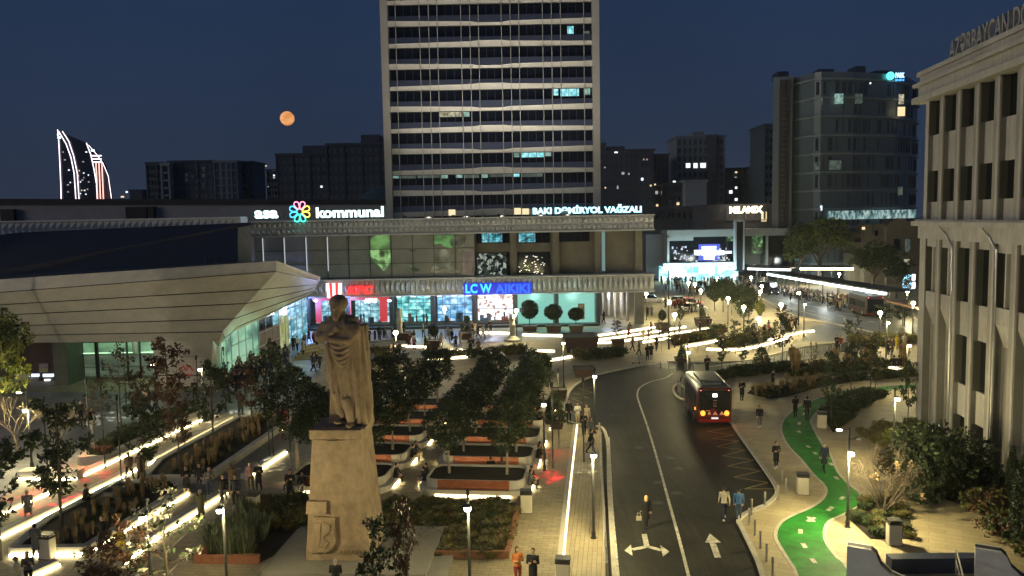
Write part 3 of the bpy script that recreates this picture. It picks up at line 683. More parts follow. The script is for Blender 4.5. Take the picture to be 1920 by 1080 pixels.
mb = MB(); q = P(-330, 430, 113).x; mb.box(((q + XL) / 2, 121, 7), (XL - q, 12, 13.9)); mb.build('wall', M['stone_dk'], wing)
bk = thing('rear_hall', (-60, 130, 0), 'long plain wall with a dark flat roof edge behind the station at left', 'building')
a = P(-330, 375, 142); b = P(724, 375, 142)
mb = MB(); slab((a.x, 142), (b.x, 142), 0, a.z - .5, 0, b.z - .5, 8.0, mb=mb); mb.build('wall', mat('grey_plaster', (0.27, .27, .29), .8, .12, .4), bk)
mb = MB(); slab((a.x - .2, 141.4), (b.x, 141.4), a.z - .8, a.z + .25, b.z - .8, b.z + .1, 9.0, mb=mb); mb.build('roof_edge', M['roof_dk'], bk)
for p0, p1 in ((235, 274), (277, 288), (0, 25)):
    q0, q1 = P(p0, 402, 141), P(p1, 402, 141)
    mb = MB(); mb.box(((q0.x + q1.x) / 2, 141.5, 17.0), (q1.x - q0.x, .9, 4.5)); mb.build('louvre_box', M['roof_dk'], bk)
mb = MB(); p_ = P(735, 372, 175); mb.ell((p_.x, 175, 16.5), (9, 9, 7.2), 24, 10); tag(mb.build('dome_roof', mat('green_dome', (.03, .06, .07), .6), None), 'shallow dark dome rising behind the rear hall beside the tower', 'dome')

# ------------------------------------------------------------------ office tower
YT = 134.0
TX0, TX1 = P(727, 200, YT).x - .4, P(1120.5, 200, YT).x
tw = thing('office_tower', ((TX0 + TX1) / 2, YT, 0), 'tall office tower with dark window rows and folded cream spandrels above the station', 'tower')
FH = 3.43; ZB = 15.2; NF = 13
M['cream'] = mat('cladding_lit_cream', (0.50, 0.48, 0.43), .7, .1, .5); M['sky_tint'] = mat('cladding_sky_tint', (0.062, 0.075, 0.12), .35, .1, .5, spec=.6)  # sky tint and light from below put into the two facet colours
M['rim'] = mat('tower_edge_stone', (0.36, 0.34, 0.31), .75, .08, .3)
TW = TX1 - TX0; EDGE = 1.15
mb = MB(); mb.box(((TX0 + TX1) / 2, YT + 9, 30), (TW - .1, 17, 58)); mb.build('core', M['glass_dk'], tw)
for x in (TX0 + EDGE / 2 - .3, TX1 - EDGE / 2 + .3):
    mb = MB(); mb.box((x, YT + 9.2, 31), (EDGE, 20, 60)); mb.build('side_wall', M['rim'], tw)
mb = MB(); mb.box(((TX0 + TX1) / 2, YT + 8.5, 60.9), (TW + .6, 20.5, 1.4)); mb.build('roof', M['rim'], tw)
XA, XB = TX0 + EDGE - .3, TX1 - EDGE + .3
fr = [0, .038, .155, .200, .242, .358, .402, .444, .556, .600, .642, .758, .802, .846, .960, 1.0]    # vertical fins
finx = [XA + (XB - XA) * f_ for f_ in fr]
# vertical position of the fold, low in the middle on even floors and high on odd ones
ztop0 = P(920, 7.5, YT).z
for k in range(NF):
    zwt = ztop0 - (k - 1) * FH                       # top of this window row
    zwb = zwt - 1.68; zs0 = zwt - FH                # spandrel runs from zwb down to zs0
    mb = MB(); ridge = []
    for i, f_ in enumerate(fr):
        c = 1 - min(1, abs(f_ - .5) / .5)
        t = (.40 + .16 * c) if k % 2 == 0 else (.54 - .18 * c)
        if i in (7, 8): t = .62 if k % 2 == 0 else .28
        ridge.append(zs0 + (zwb - zs0) * t)
    for i in range(15):
        xa, xb = finx[i], finx[i + 1]; ra, rb = ridge[i], ridge[i + 1]
        o_ = .26
        mb.quad((xa, YT - o_, ra), (xb, YT - o_, rb), (xb, YT, zwb), (xa, YT, zwb), 0)
        mb.quad((xa, YT - .0, zs0), (xb, YT - .0, zs0), (xb, YT - o_, rb), (xa, YT - o_, ra), 1)
    mb.build('spandrel', [M['sky_tint'], M['cream']], tw)
    mb = MB()
    for i in range(15):
        xa, xb = finx[i], finx[i + 1]
        nn = 3 if xb - xa > 2.5 else 1
        for j in range(1, nn): mb.box((xa + (xb - xa) * j / nn, YT - .03, (zwt + zwb) / 2), (.07, .08, 1.6))
    mb.box(((XA + XB) / 2, YT - .04, zwt - .04), (XB - XA, .1, .08)); mb.build('window_bars', M['dark_metal'], tw)
mb = MB()
for x in finx[1:-1]: mb.box((x, YT - .18, (ztop0 + FH * 1 + 13) / 2), (.11, .36, ztop0 + FH - 13))
mb.build('fins', mat('fin_metal', (.34, .33, .30), .5, .1, 1), tw)
M['win_cyan'] = lit('office_cyan', [(.10, .45, .5), (.30, .85, .9), (.75, 1, 1)], 1.0, 1.6, seed=1)
M['win_mint'] = lit('office_mint', [(.10, .18, .15), (.28, .48, .40), (.55, .85, .75)], .75, 1.4, seed=2)
M['win_dim'] = lit('office_dim', [(.02, .03, .03), (.06, .08, .065), (.11, .14, .11)], .9, 1.4, seed=2)
M['win_warm'] = lit('office_warm', [(.10, .09, .05), (.45, .42, .28), (.9, .85, .6)], .8, 1.6, seed=2)
for p0, p1, q0, q1, mk in [(1064, 1076, 48, 62, 'win_cyan'), (1038, 1047, 162, 178, 'win_cyan'), (1051, 1086, 161, 179, 'win_cyan'), (1095, 1107, 161, 177, 'win_mint'), (1095, 1106, 57, 62, 'win_dim'),
                           (824, 865, 203, 218, 'win_warm'), (869, 880, 202, 218, 'win_mint'), (963, 974, 278, 294, 'win_mint'), (978, 1020, 277, 294, 'win_cyan'), (1022, 1034, 278, 292, 'win_mint'),
                           (734, 747, 319, 334, 'win_mint'), (750, 780, 319, 334, 'win_dim'), (782, 824, 319, 333, 'win_dim'), (826, 839, 322, 334, 'win_mint'), (854, 867, 318, 333, 'win_mint'), (870, 898, 318, 333, 'win_dim'),
                           (902, 915, 318, 333, 'win_mint'), (918, 960, 317, 331, 'win_dim'), (963, 974, 318, 331, 'win_cyan'), (977, 1018, 317, 331, 'win_dim')]:
    a, b = P(p0, q0, YT), P(p1, q1, YT); mb = MB(); mb.box(((a.x + b.x) / 2, YT + .45, (a.z + b.z) / 2), (b.x - a.x, .08, a.z - b.z)); mb.build('lit_window', M[mk], tw)
for p0, p1, q0, q1 in [(841, 854, 393, 404), (964, 977, 390, 402), (979, 992, 391, 402)]:
    a, b = P(p0, q0, 131), P(p1, q1, 131); mb = MB(); mb.box(((a.x + b.x) / 2, 131, (a.z + b.z) / 2), (b.x - a.x, .1, a.z - b.z)); mb.build('lit_window', glow('roof_cabin_light', (1, .85, .5), 1.0), tw)

for k, px in enumerate((760, 850, 935, 1030, 1095)):
    q = P(px, 404, 117.6); rt = thing('roof_floodlight', (q.x, 117.6, 16.3), 'floodlight on the station roof edge aimed at the tower, %s from the left' % ['first', 'second', 'third', 'fourth', 'fifth'][k], 'floodlight', 'roof floodlights aimed at the tower')
    mb = MB(); mb.box((q.x, 117.6, 16.5), (.5, .3, .4)); mb.tube([(q.x, 117.6, 16.3), (q.x, 117.6, 16.5)], .05, 6); mb.build('housing', M['dark_metal'], rt)
    mb = MB(); mb.box((q.x, 117.8, 16.55), (.4, .12, .3)); mb.build('lens', M['bulb'], rt)
    for (aim, en) in ((27, 1100), (50, 8500)):
        ld = bpy.data.lights.new('flood', 'SPOT'); ld.energy = en; ld.color = (1, .92, .78); ld.spot_size = R(75); ld.spot_blend = .9; ld.shadow_soft_size = .3
        lo = bpy.data.objects.new('flood', ld); COL.objects.link(lo); lo.parent = rt; lo.location = (0, .5, .4); lo.rotation_euler = Vector(((TX0 + TX1) / 2 * .3 + q.x * .7 - q.x, YT - 117.6, aim - 16.5)).to_track_quat('-Z', 'Y').to_euler()

# ------------------------------------------------------------------ signs
def sign(name, s, label, px0, px1, py0, py1, Y, m_, bold=.02, spacing=1.0, shear=0.0, ext=.1, group=None):
    o = text_mesh(name, s, 1.0, m_, ext, bold, spacing, shear); a, b = P(px0, py1, Y), P(px1, py0, Y)
    fit_text(o, b.x - a.x, abs(b.z - a.z)); o.location = (a.x, Y, a.z); o.rotation_euler = (UP, 0, 0)
    return o
M['sg_white'] = glow('sign_white', (.72, 1.0, .95), 2.4); M['sg_cyan'] = glow('sign_cyan', (.45, .88, 1.0), 2.4); M['sg_dead'] = mat('unlit_letter', (.10, .10, .11), .5)
M['sg_red'] = glow('sign_red', (1.0, .02, .02), 2.6); M['sg_blue'] = glow('sign_blue', (.02, .28, 1.0), 2.4); M['sg_warm'] = glow('sign_warm', (1.0, .82, .50), 6.0)
sg = thing('roof_sign', P(478, 413, 116.4), 'white illuminated lettering with a many-coloured flower on the station roof', 'sign')
def put(o, par): o.location = o.location - par.location; o.parent = par; return o
put(sign('lettering', 'asa', None, 478, 521, 394, 410, 116.4, M['sg_white'], .03), sg); put(sign('lettering', 'n', None, 523, 535, 397, 410, 116.4, M['sg_dead'], .01), sg)['label'] = 'unlit grey letter'
put(sign('lettering', 'kommunal', None, 593, 719, 386.5, 409, 116.4, M['sg_white'], .03), sg)
fc = P(562, 397, 116.2)
cols = [(1, .25, .40), (1, .25, .40), (1, .75, .08), (1, .75, .08), (.05, .9, .55), (.05, .9, .55), (.05, .5, 1), (.05, .5, 1)]
for k in range(8):
    t = R(90 - 22.5 - 45 * k + 45); mb = MB(); cx, cz = fc.x + math.cos(t) * .95, fc.z + math.sin(t) * .95
    pts = []
    for j in range(15):
        q = 2 * math.pi * j / 14; lx, lz = .58 * math.cos(q), .33 * math.sin(q) * (1 + .45 * math.cos(q))
        pts.append((cx + lx * math.cos(t) - lz * math.sin(t), 116.2, cz + lx * math.sin(t) + lz * math.cos(t)))
    mb.tube(pts, .085, 6); mb.build('petal', glow('petal_%d' % (k // 2), cols[k], 3.0), sg)
s2 = sign('roof_sign', 'BAKI DƏMİRYOL VAĞZALI', None, 999, 1203, 382, 402, 116.6, M['sg_cyan'], .045); tag(s2, 'long row of pale blue illuminated capital letters on the right of the station roof', 'sign')
s3 = thing('restaurant_sign', P(612, 556, 116.2), 'red illuminated letters beside a white and red striped bucket', 'sign')
put(sign('lettering', 'KFC', None, 651, 700, 535.5, 551.5, 116.2, M['sg_red'], .05, 1.0, .25), s3)
a, b = P(612, 559, 116.2), P(640, 531, 116.2)
for k in range(5):
    mb = MB(); t0, t1 = k / 5, (k + 1) / 5; ins = .16
    f0 = lambda t: a.x + (b.x - a.x) * (ins * .5 + t * (1 - ins)); f1 = lambda t: a.x + (b.x - a.x) * t
    mb.add([(f0(t0), 116.2, a.z), (f0(t1), 116.2, a.z), (f1(t1), 116.2, b.z), (f1(t0), 116.2, b.z), (f0(t0), 116.4, a.z), (f0(t1), 116.4, a.z), (f1(t1), 116.4, b.z), (f1(t0), 116.4, b.z)], [(0, 1, 2, 3), (3, 2, 6, 7), (1, 5, 6, 2), (4, 0, 3, 7)])
    mb.build('bucket_stripe', M['sg_red'] if k in (1, 3) else glow('bucket_white', (1, .93, .93), 2.2), s3)
s4 = thing('shop_sign', P(872, 552, 116.2), 'bright blue illuminated box sign on the lower band', 'sign')
a, b = P(870, 553, 116.5), P(996, 529, 116.5); mb = MB(); mb.box(((a.x + b.x) / 2, 116.5, (a.z + b.z) / 2), (b.x - a.x, .2, b.z - a.z)); mb.build('panel', glow('sign_blue_panel', (0.0, .012, .75), .85), s4)
put(sign('lettering', 'LC W', None, 873, 922, 532, 550, 116.3, glow('sign_sky', (.03, .38, 1), 2.6), .03), s4); put(sign('lettering', 'AIKIKI', None, 929, 993, 532, 550, 116.3, glow('sign_royal', (.01, .12, 1), 1.6), .03), s4)
for px, c, s_ in ((592, (1, .95, .9), 6), (628, (1, 1, 1), 6), (691, (1, 1, 1), 8), (702, (1, 1, 1), 8), (730, (1, .9, .9), 6), (565, (.8, .9, 1), 6)):
    q = P(px, 564, 116.9); mb = MB(); mb.lathe((q.x, q.y, q.z - .1), [(.05, .3), (.25, .2), (.25, 0), (.2, -.03)], 12); tag(mb.build('ceiling_lamp', glow('downlight', (.85, .95, 1), 7)), 'round white lamp under the lower band near the red letters', 'lamp', 'lamps under the band by the restaurant')
mb = MB()
a, b = P(683, 574, 118.4), P(708, 566, 118.4); o = sign('lettering', 'KFC', None, 684, 707, 560, 568, 118.2, glow('sign_white2', (1, 1, 1), 5), .04, 1, .2); tag(o, 'small white letters over the restaurant door', 'sign')

# ------------------------------------------------------------------ metro pavilion with the great tilted canopy
pv = thing('metro_pavilion', P(290, 720, 77), 'pale panelled pavilion with a huge tilted canopy on one leg, green-lit glass below', 'pavilion')
def W(px, py, Y): q = P(px, py, Y); return (q.x, q.y, q.z)
YP = 76.0
YTIP = 104.0
A0 = W(-420, 552, 70); A1 = W(518, 489, YP); A2 = W(601, 519, YTIP)         # top edge
A1b = W(518, 509, YP - .4); A0b = W(-420, 580, 69.6); A2b = W(599, 527, YTIP)
Bm = W(283, 637, YP + .6); B0 = W(-420, 648, YP + .6)                                 # lower edge of the front
K = [W(444, 590, YP + .0), W(421, 616, YP + .3), W(399, 639, YP + .6)]                # fold line
L1 = W(394, 725, YP + 1.4); L0 = W(300, 725, YP + 1.0); L2 = W(414, 722, YP + 3.2)
U_ = [W(415, 646, YP + 3.0), W(428, 626, YP + 4), W(486, 600, YP + 10), W(551, 568, YP + 19), W(583, 553, YP + 24)]
L00 = W(290, 668, YP + .9)
M['canopy'] = mat('canopy_panels', (0.42, 0.395, 0.33), .5, .10, .5); wear(M['canopy'], (3, 3, .5), .12)
lerp = lambda p, q, t: tuple(p[i] + (q[i] - p[i]) * t for i in range(3))
FOLD = [A1b, W(487, 543, YP - .15), W(463, 569, YP - .05), W(438, 598, YP + .15), W(417, 622, YP + .35), K[2]]      # where the joints meet the fold
LEFT = [A0b] + [W(-420, y, 69.6 + (YP + .6 - 69.6) * t) for y, t in ((596, .15), (611, .35), (625, .55), (637, .78))] + [B0]
RIGHT = [A2b, W(600, 529, YTIP - .2), W(598, 533, YTIP - 1), W(592, 542, YTIP - 3), W(540, 574, YP + 17), W(415, 646, YP + 3.0)]
SOF = [U_[4], U_[3], U_[2], U_[1]]
mb = MB(); jt = MB()
mb.add([A0, A1, A1b, A0b], [(0, 3, 2, 1)]); mb.add([A1, A2, A2b, A1b], [(0, 3, 2, 1)])
NS = 14
def edgerow(i):                                  # points of joint i along the front and then along the side
    f = [lerp(LEFT[i], FOLD[i], k / NS) for k in range(NS + 1)]
    g_ = [lerp(FOLD[i], RIGHT[i], k / NS) for k in range(NS + 1)]
    if i == 5:
        path = [K[2], U_[0], U_[1], U_[2], U_[3], U_[4], A2b]; path = [K[2], W(408, 650, YP + 1.8), U_[0], U_[1], U_[2], U_[3], U_[4]]
        tt = [0, .06, .12, .2, .5, .84, 1.0]
        g_ = []
        for k in range(NS + 1):
            q = k / NS
            for j in range(6):
                if q <= tt[j + 1] + 1e-9: g_.append(lerp(path[j], path[j + 1], (q - tt[j]) / (tt[j + 1] - tt[j]))); break
    return f, g_
rows_ = [edgerow(i) for i in range(6)]
for i in range(4):                               # joints run on to the tip, bunching together towards it
    e_ = [A2b, lerp(A2b, U_[4], .25), lerp(A2b, U_[4], .5), lerp(A2b, U_[4], .75), U_[4]][i]
    rows_[i] = (rows_[i][0], [lerp(FOLD[i], e_, k / NS) for k in range(NS + 1)])
rows_[4] = (rows_[4][0], [lerp(FOLD[4], U_[4], k / NS) if k / NS > .0 else FOLD[4] for k in range(NS + 1)])
for i in range(4): rows_[i + 0] = rows_[i]
rows_[4] = (rows_[4][0], [lerp(p, lerp(rows_[3][1][k], rows_[5][1][k], .72), 1.0 if k else 0) for k, p in enumerate(rows_[4][1])])
for i in range(5):
    for j in (0, 1):
        r0, r1 = rows_[i][j], rows_[i + 1][j]
        for k in range(NS): mb.add([r0[k], r0[k + 1], r1[k + 1], r1[k]], [(0, 3, 2, 1)])
    for j in (0, 1):
        if 0 < i: jt.tube([(p[0] + (.03 if j else 0), p[1] - .05, p[2]) for p in rows_[i][j]], .042, 5)
jt.tube([(p[0], p[1] - .05, p[2]) for p in rows_[0][0]], .035, 5); jt.tube([(p[0], p[1] - .05, p[2] + .0) for p in (rows_[0][1])], .035, 5)
mb.add([K[2], L1, L0, L00, Bm], [(0, 1, 2, 3, 4)[::-1]])
mb.add([K[2], rows_[5][1][1], U_[0], L2, L1], [(0, 1, 2, 3, 4)[::-1]])
bkl = lambda q, d=14: (q[0] + 1.0, q[1] + d, q[2])
mb.add([L0, L00, bkl(L00, 4), bkl(L0, 4)], [(0, 1, 2, 3)[::-1]]); mb.add([B0, Bm, (Bm[0], Bm[1] + 14, Bm[2]), (B0[0], B0[1] + 14, B0[2])], [(0, 1, 2, 3)])
mb.add([Bm, L00, bkl(L00, 4), bkl(Bm, 4)], [(0, 1, 2, 3)[::-1]])
for z_ in (668, 704):
    jt.tube([W(296, z_, YP + .92), W(396, z_, YP + .92)], .05, 5); jt.tube([W(396, z_, YP + .92), W(414, z_ - 3, YP + 3.1)], .05, 5)
mb.build('canopy', M['canopy'], pv); jt.build('panel_joint', M['dark_metal'], pv)
# roof deck behind the front edge
mb = MB(); Rb = W(470, 417, 108); Rl = W(-300, 470, 108)
mb.add([A0, A1, A2, (A2[0] - 6, A2[1] + 12, A2[2]), (A0[0], A0[1] + 30, A0[2])], [(0, 1, 2, 3, 4)]); mb.build('roof_deck', M['roof_dk'], pv)
# glass below: green-lit hall
M['hall_green'] = lit('hall_green', [(.10, .22, .11), (.20, .42, .22), (.34, .62, .36), (.55, .85, .55)], .72, .35, seed=3, stretch=(1, 1, 1.5))
M['hall_low'] = lit('hall_low', [(.05, .075, .05), (.10, .14, .09), (.15, .20, .13)], .9, .3, seed=4, stretch=(1, 1, 3))
Yg = YP + 6.5
x0, x1 = xw(128, Yg, 700), xw(300, Yg, 700)
mb = MB(); mb.quad((x0, Yg + .6, 2.6), (x1, Yg + .6, 2.6), (x1, Yg + .6, 5.6), (x0, Yg + .6, 5.6)); mb.build('lit_hall', M['hall_green'], pv)
mb = MB(); mb.quad((x0, Yg + .6, .2), (x1, Yg + .6, .2), (x1, Yg + .6, 2.6), (x0, Yg + .6, 2.6)); mb.build('lower_glass', M['hall_low'], pv)
mb = MB()
for p_ in (128, 181, 238, 262, 290): mb.box((xw(p_, Yg, 700), Yg + .3, 2.8), (.28 if p_ in (128, 181) else .08, .3, 5.6))
for z_ in (.35, 1.3, 2.6, 3.9, 4.9): mb.box(((x0 + x1) / 2, Yg + .3, z_), (x1 - x0, .12, .07))
for k in range(16): mb.box(((x0 + x1) / 2, Yg + .42, .5 + k * .13), (x1 - x0, .03, .03))
mb.build('glazing_bars', M['black'], pv)
mb = MB(); mb.lathe((xw(256, Yg + .5, 660), Yg + .45, 2.7), [(.35, 0), (.35, 3)], 12); mb.build('pillar', M['stone_dk'], pv)
mb = MB(); mb.box((xw(215, Yg, 667), Yg + .5, 2.75), (x1 - x0 - 2, .06, .08)); mb.build('light_strip', glow('hall_strip', (.6, 1, .6), 1.6), pv)
# brown wall with doors left
xb0, xb1 = xw(-420, Yg, 690), xw(112, Yg, 690)
mb = MB(); mb.box(((xb0 + xb1) / 2, Yg + .5, 2.9), (xb1 - xb0, .8, 5.8)); mb.build('brown_wall', mat('brown_wall', (.060, .038, .034), .8, .2, .6), pv)
mb = MB(); mb.box((xw(120, Yg - 2, 690), Yg - 1.0, 2.8), (1.4, 3.2, 5.6)); mb.build('side_pier', mat('green_grey_pier', (.08, .09, .07), .7), pv)
for p0, p1, q0, q1, mk, nm in [(27, 53, 701, 719, mat('notice_board', (.30, .30, .33), .5), 'notice_board'), (55, 74, 701, 743, M['glass_gr'], 'door'), (81, 101, 701, 743, M['glass_gr'], 'door'), (55, 74, 701, 706, glow('door_light', (.7, .85, 1), 1.6), 'light_strip'), (81, 101, 701, 706, glow('door_light', (.7, .85, 1), 1.6), 'light_strip'), (84, 95, 711, 719, glow('screen_white', (.9, .95, 1), 2.2), 'screen'), (73, 90, 682, 689, mat('sign_violet', (.25, .22, .28), .5), 'sign_board'), (73, 90, 690, 698, mat('sign_ochre', (.30, .27, .12), .5), 'sign_board')]:
    a, b = P(p0, q0, Yg - .1), P(p1, q1, Yg - .1); z1 = max(b.z, .05); mb = MB(); mb.box(((a.x + b.x) / 2, Yg - .04 - (.1 if 'light' in nm or nm == 'screen' else 0), (a.z + z1) / 2), (b.x - a.x, .14, a.z - z1)); mb.build(nm, mk, pv)
# glass side wall towards the station
sw = [G2(416, 724), G2(434, 706), G2(486, 676), G2(556, 640), G2(577, 628)]
M['hall_side'] = lit('hall_side', [(.06, .20, .14), (.22, .55, .35), (.45, .85, .55), (.55, .9, .62)], .6, .5, seed=8, stretch=(1, .6, 1.3)); M['hall_blue'] = lit('hall_blue', [(.02, .10, .14), (.06, .28, .35), (.25, .6, .75), (.75, .95, 1)], .95, .8, seed=9, stretch=(1, .6, 2))
M['hall_brown'] = mat('hoarding', (.20, .13, .09), .8); M['hall_yel'] = lit('hall_yellow', [(.12, .13, .03), (.4, .42, .12), (.6, .7, .3)], .7, .8, seed=3)
def side(i0, t0, t1, z0, z1, mk, nm, out=0.0):
    a, b = Vector(sw[i0]), Vector(sw[i0 + 1]); p, q = a.lerp(b, t0), a.lerp(b, t1); mb = MB()
    mb.quad((p.x + out, p.y, z0), (q.x + out, q.y, z0), (q.x + out, q.y, z1), (p.x + out, p.y, z1)); o = mb.build(nm, mk, pv); return o
side(0, 0, 1, 0.1, 5.4, M['hall_side'], 'lit_hall'); side(1, 0, 1, 0.1, 6.4, M['hall_side'], 'lit_hall'); side(2, .0, .5, .1, 3.4, M['hall_brown'], 'hoarding', .1); side(2, 0, .35, 3.4, 7.4, M['glass_dk'], 'dark_glass')
side(2, .5, .78, .1, 4.2, M['hall_yel'], 'lit_hall', .05); side(2, .35, 1, 4.2 - .8, 8, M['hall_blue'], 'lit_hall'); side(2, .78, 1, .1, 3.4, M['hall_blue'], 'lit_hall'); side(3, 0, 1, .1, 8, M['hall_blue'], 'lit_hall')
mb = MB()
for i in range(4):
    a, b = Vector(sw[i]), Vector(sw[i + 1]); n_ = max(2, int((b - a).length / 2.2))
    for j in range(n_):
        p = a.lerp(b, j / n_); mb.box((p.x + .12, p.y, 3.4), (.09, .09, 6.6))
    for z_ in (1.6, 3.2, 4.8): mb.tube([(a.x + .12, a.y, z_), (b.x + .12, b.y, z_)], .05, 5)
mb.build('glazing_bars', M['steel'], pv)
mb = MB()
for z_, t in ((5.6, .3), (5.0, .62)):
    a, b = Vector(sw[2]), Vector(sw[3]); p = a.lerp(b, t); mb.box((p.x + .3, p.y, z_), (.35, .35, 1.4))
mb.build('light_strip', glow('tube_white', (.9, 1, 1), 6), pv)
# upper clerestory and black roof wedge
c0, c1, c2 = W(-420, 548, 84), W(471, 488, 88), W(471, 424, 104)
mb = MB(); mb.add([W(-420, 560, 79), W(446, 494, 80), W(446, 427, 98), W(0, 512, 84)], [(0, 1, 2, 3)]); mb.build('clerestory', M['roof_dk'], pv)
mb = MB()
for p_ in (385, 405, 425): mb.tube([W(p_, 496, 80.2), W(p_, 442, 97.4)], .05, 5)
mb.build('glazing_bars', mat('teal_bar', (.03, .09, .085), .4), pv)
mb = MB(); mb.add([W(-420, 440, 100), W(0, 440, 100), W(36, 436, 101), W(471, 417, 110), W(471, 420, 104), W(230, 464, 92), W(0, 508, 82), W(-420, 590, 76)], [tuple(range(8))[::-1]]); mb.build('black_roof', M['roof_dk'], pv)
mb = MB(); mb.add([W(471, 418, 104.2), W(471, 428, 103.6), W(230, 476, 91), W(0, 521, 81), W(-200, 560, 79), W(-200, 548, 79), W(0, 508, 81.6), W(230, 463, 91.6)], [tuple(range(8))[::-1]]); mb.build('roof_trim', mat('trim_brown', (.085, .072, .06), .6), pv)
mb = MB(); mb.add([W(446, 427, 99), W(471, 422, 104), W(471, 490, 96), W(446, 494, 92)], [(0, 1, 2, 3)[::-1]]); mb.build('end_panel', M['stone_dk'], pv)
# metro letter on the leg
mb = MB()
for k, t in enumerate((0, 1)):
    x = xw(344 + 12 * t, YP + .6, 690); mb.tube([(x - .35, YP + .55, 1.9), (x, YP + .55, 2.35), (x + .3, YP + .55, 1.9)], .08, 5)
mb.box((xw(348, YP + .6, 697), YP + .6, 1.5), (1.2, .05, .14)); tag(mb.build('metro_sign', glow('dim_red', (.5, .02, .02), .45)), 'small dull red zigzag emblem on the pavilion leg', 'sign')
# ------------------------------------------------------------------ stone government building on the right
C0 = G(1716, 800); ZL = 15.1
gb = thing('government_building', (C0.x, C0.y, 0), 'large pale stone building with deep pilasters and heavy cornice along the right edge', 'building')
def FP(s, d, z):                       # s metres towards the camera from the corner, d out from the facade (negative = inside)
    q = C0 - UDIR * s - VDIR * d; return (q.x, q.y, z)
def fbox(mb, s0, s1, d0, d1, z0, z1, mi=None):
    c = FP((s0 + s1) / 2, (d0 + d1) / 2, (z0 + z1) / 2); mb.box(c, (abs(d1 - d0), abs(s1 - s0), z1 - z0), UANG, mi); return mb
LEN = 42
def fb(name, m_, *bx):
    for b_ in bx: mb = MB(); fbox(mb, *b_); mb.build(name, m_, gb)
mb = MB(); fbox(mb, 0.0, LEN, -26, -.9, 0, 24.8); mb.build('core', M['stone_dk'], gb)
mb = MB()
for z0, z1, d in ((14.05, 14.95, .12), (14.95, 15.3, .50), (15.3, 15.42, .3), (23.75, 24.15, .62), (24.15, 24.9, .28), (24.9, 25.15, .60), (25.15, 25.65, .22), (25.65, 25.95, .40)):
    fbox(mb, -d, LEN, -1.5, d, z0, z1)
    fbox(mb, -d, -.001, -26, -1.5, z0, z1)
mb.build('cornice', M['stone'], gb)
mb = MB(); fbox(mb, 0, LEN, -26, -.2, 25.0, 25.7); mb.build('roof', M['stone_dk'], gb)
BW = 2.68; S0 = 1.05; nb = 15
M['reveal'] = mat('reveal_shade', (.045, .045, .035), .6, .1, 1); M['stone_md'] = mat('facade_stone_mid', (.20, .19, .165), .8, .16, .5); M['side_shade'] = mat('recess_side_shade', (.12, .115, .10), .8, .2, .6)  # dark tones here carry the shade of the recess sides
M['recess'] = mat('recess_glass', (0.008, 0.009, 0.010), .15, .2, .5, spec=.5)
mb = MB(); fbox(mb, 0.0, S0, -.9, 0, 0, 14.05); fbox(mb, .15, S0, -.9, -.12, 15.42, 23.75); mb.build('corner_pier', M['stone'], gb)
for i in range(nb):
    s_ = S0 + i * BW
    fb('upper_pilaster', M['stone_md'], (s_ + 1.58, s_ + 2.40, -.9, -.12, 15.42, 23.75)); fb('upper_fin', M['stone'], (s_ + 2.40, s_ + BW, -.9, .08, 15.42, 23.75))
    fb('infill_panel', M['stone'], (s_ + .0, s_ + 1.58, -.89, -.32, 18.85, 21.35), (s_, s_ + 1.58, -.89, -.32, 15.42, 16.65))
    fb('window', M['recess'], (s_, s_ + 1.58, -.89, -.50, 16.65, 18.85), (s_, s_ + 1.58, -.89, -.50, 21.35, 23.75))
    # lower storeys
    mb = MB(); fbox(mb, s_ + 1.66, s_ + 2.46, -.9, -.08, 0, 14.05); mb.build('lower_pilaster', M['stone_md'], gb); mb = MB(); fbox(mb, s_ + 2.46, s_ + BW, -.9, .10, 0, 14.05); mb.build('lower_fin', M['stone'], gb)
    if i % 4 in (0, 1):
        mb = MB(); fbox(mb, s_, s_ + 1.66, -.89, -.1, 9.3, 10.3); fbox(mb, s_, s_ + 1.66, -.89, -.1, 13.5, 14.05)
        pts = [FP(s_, -.1, 9.3), FP(s_ + 1.66, -.1, 9.3), FP(s_ + 1.66, -.6, 7.9), FP(s_, -.6, 7.9)]; mb.add(pts, [(0, 1, 2, 3)])
        mb.build('spandrel', M['stone'], gb)
        fb('window', M['recess'], (s_, s_ + 1.66, -.89, -.5, 10.3, 13.5))
        mb = MB(); fbox(mb, s_ + .72, s_ + .9, -.5, -.2, 10.3, 13.5); mb.build('mullion', M['stone'], gb)
        mb = MB(); fbox(mb, s_, s_ + 1.66, -.89, -.6, 0, 9.3); mb.build('niche_back', M['stone_dk'], gb)
    else:
        fb('infill_panel', M['stone'], (s_, s_ + 1.66, -.89, -.30, 7.9, 10.1), (s_, s_ + 1.66, -.89, -.30, 2.6, 4.7), (s_, s_ + 1.66, -.89, -.2, 13.6, 14.05))
        fb('window', M['recess'], (s_, s_ + 1.66, -.89, -.5, 10.1, 13.6), (s_, s_ + 1.66, -.89, -.5, 4.7, 7.9), (s_, s_ + 1.66, -.89, -.5, 0, 2.6))
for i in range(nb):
    s_ = S0 + i * BW; mb = MB(); fbox(mb, s_ + .001, s_ + .02, -.49, -.0, 15.42, 23.74); fbox(mb, s_ + .001, s_ + .02, -.49, -.0, .0, 14.04); mb.build('recess_side_shade', M['side_shade'], gb)  # darker skin on the near-facing sides, shade put into its colour
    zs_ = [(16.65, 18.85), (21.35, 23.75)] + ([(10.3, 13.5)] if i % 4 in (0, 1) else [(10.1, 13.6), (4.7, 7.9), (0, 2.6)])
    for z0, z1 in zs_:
        mb = MB(); fbox(mb, s_ + .002, s_ + .04, -.49, -.06, z0, z1 - .01); mb.build('window_side_shade', M['reveal'], gb)  # thin dark sheet stands for the shade on the window side
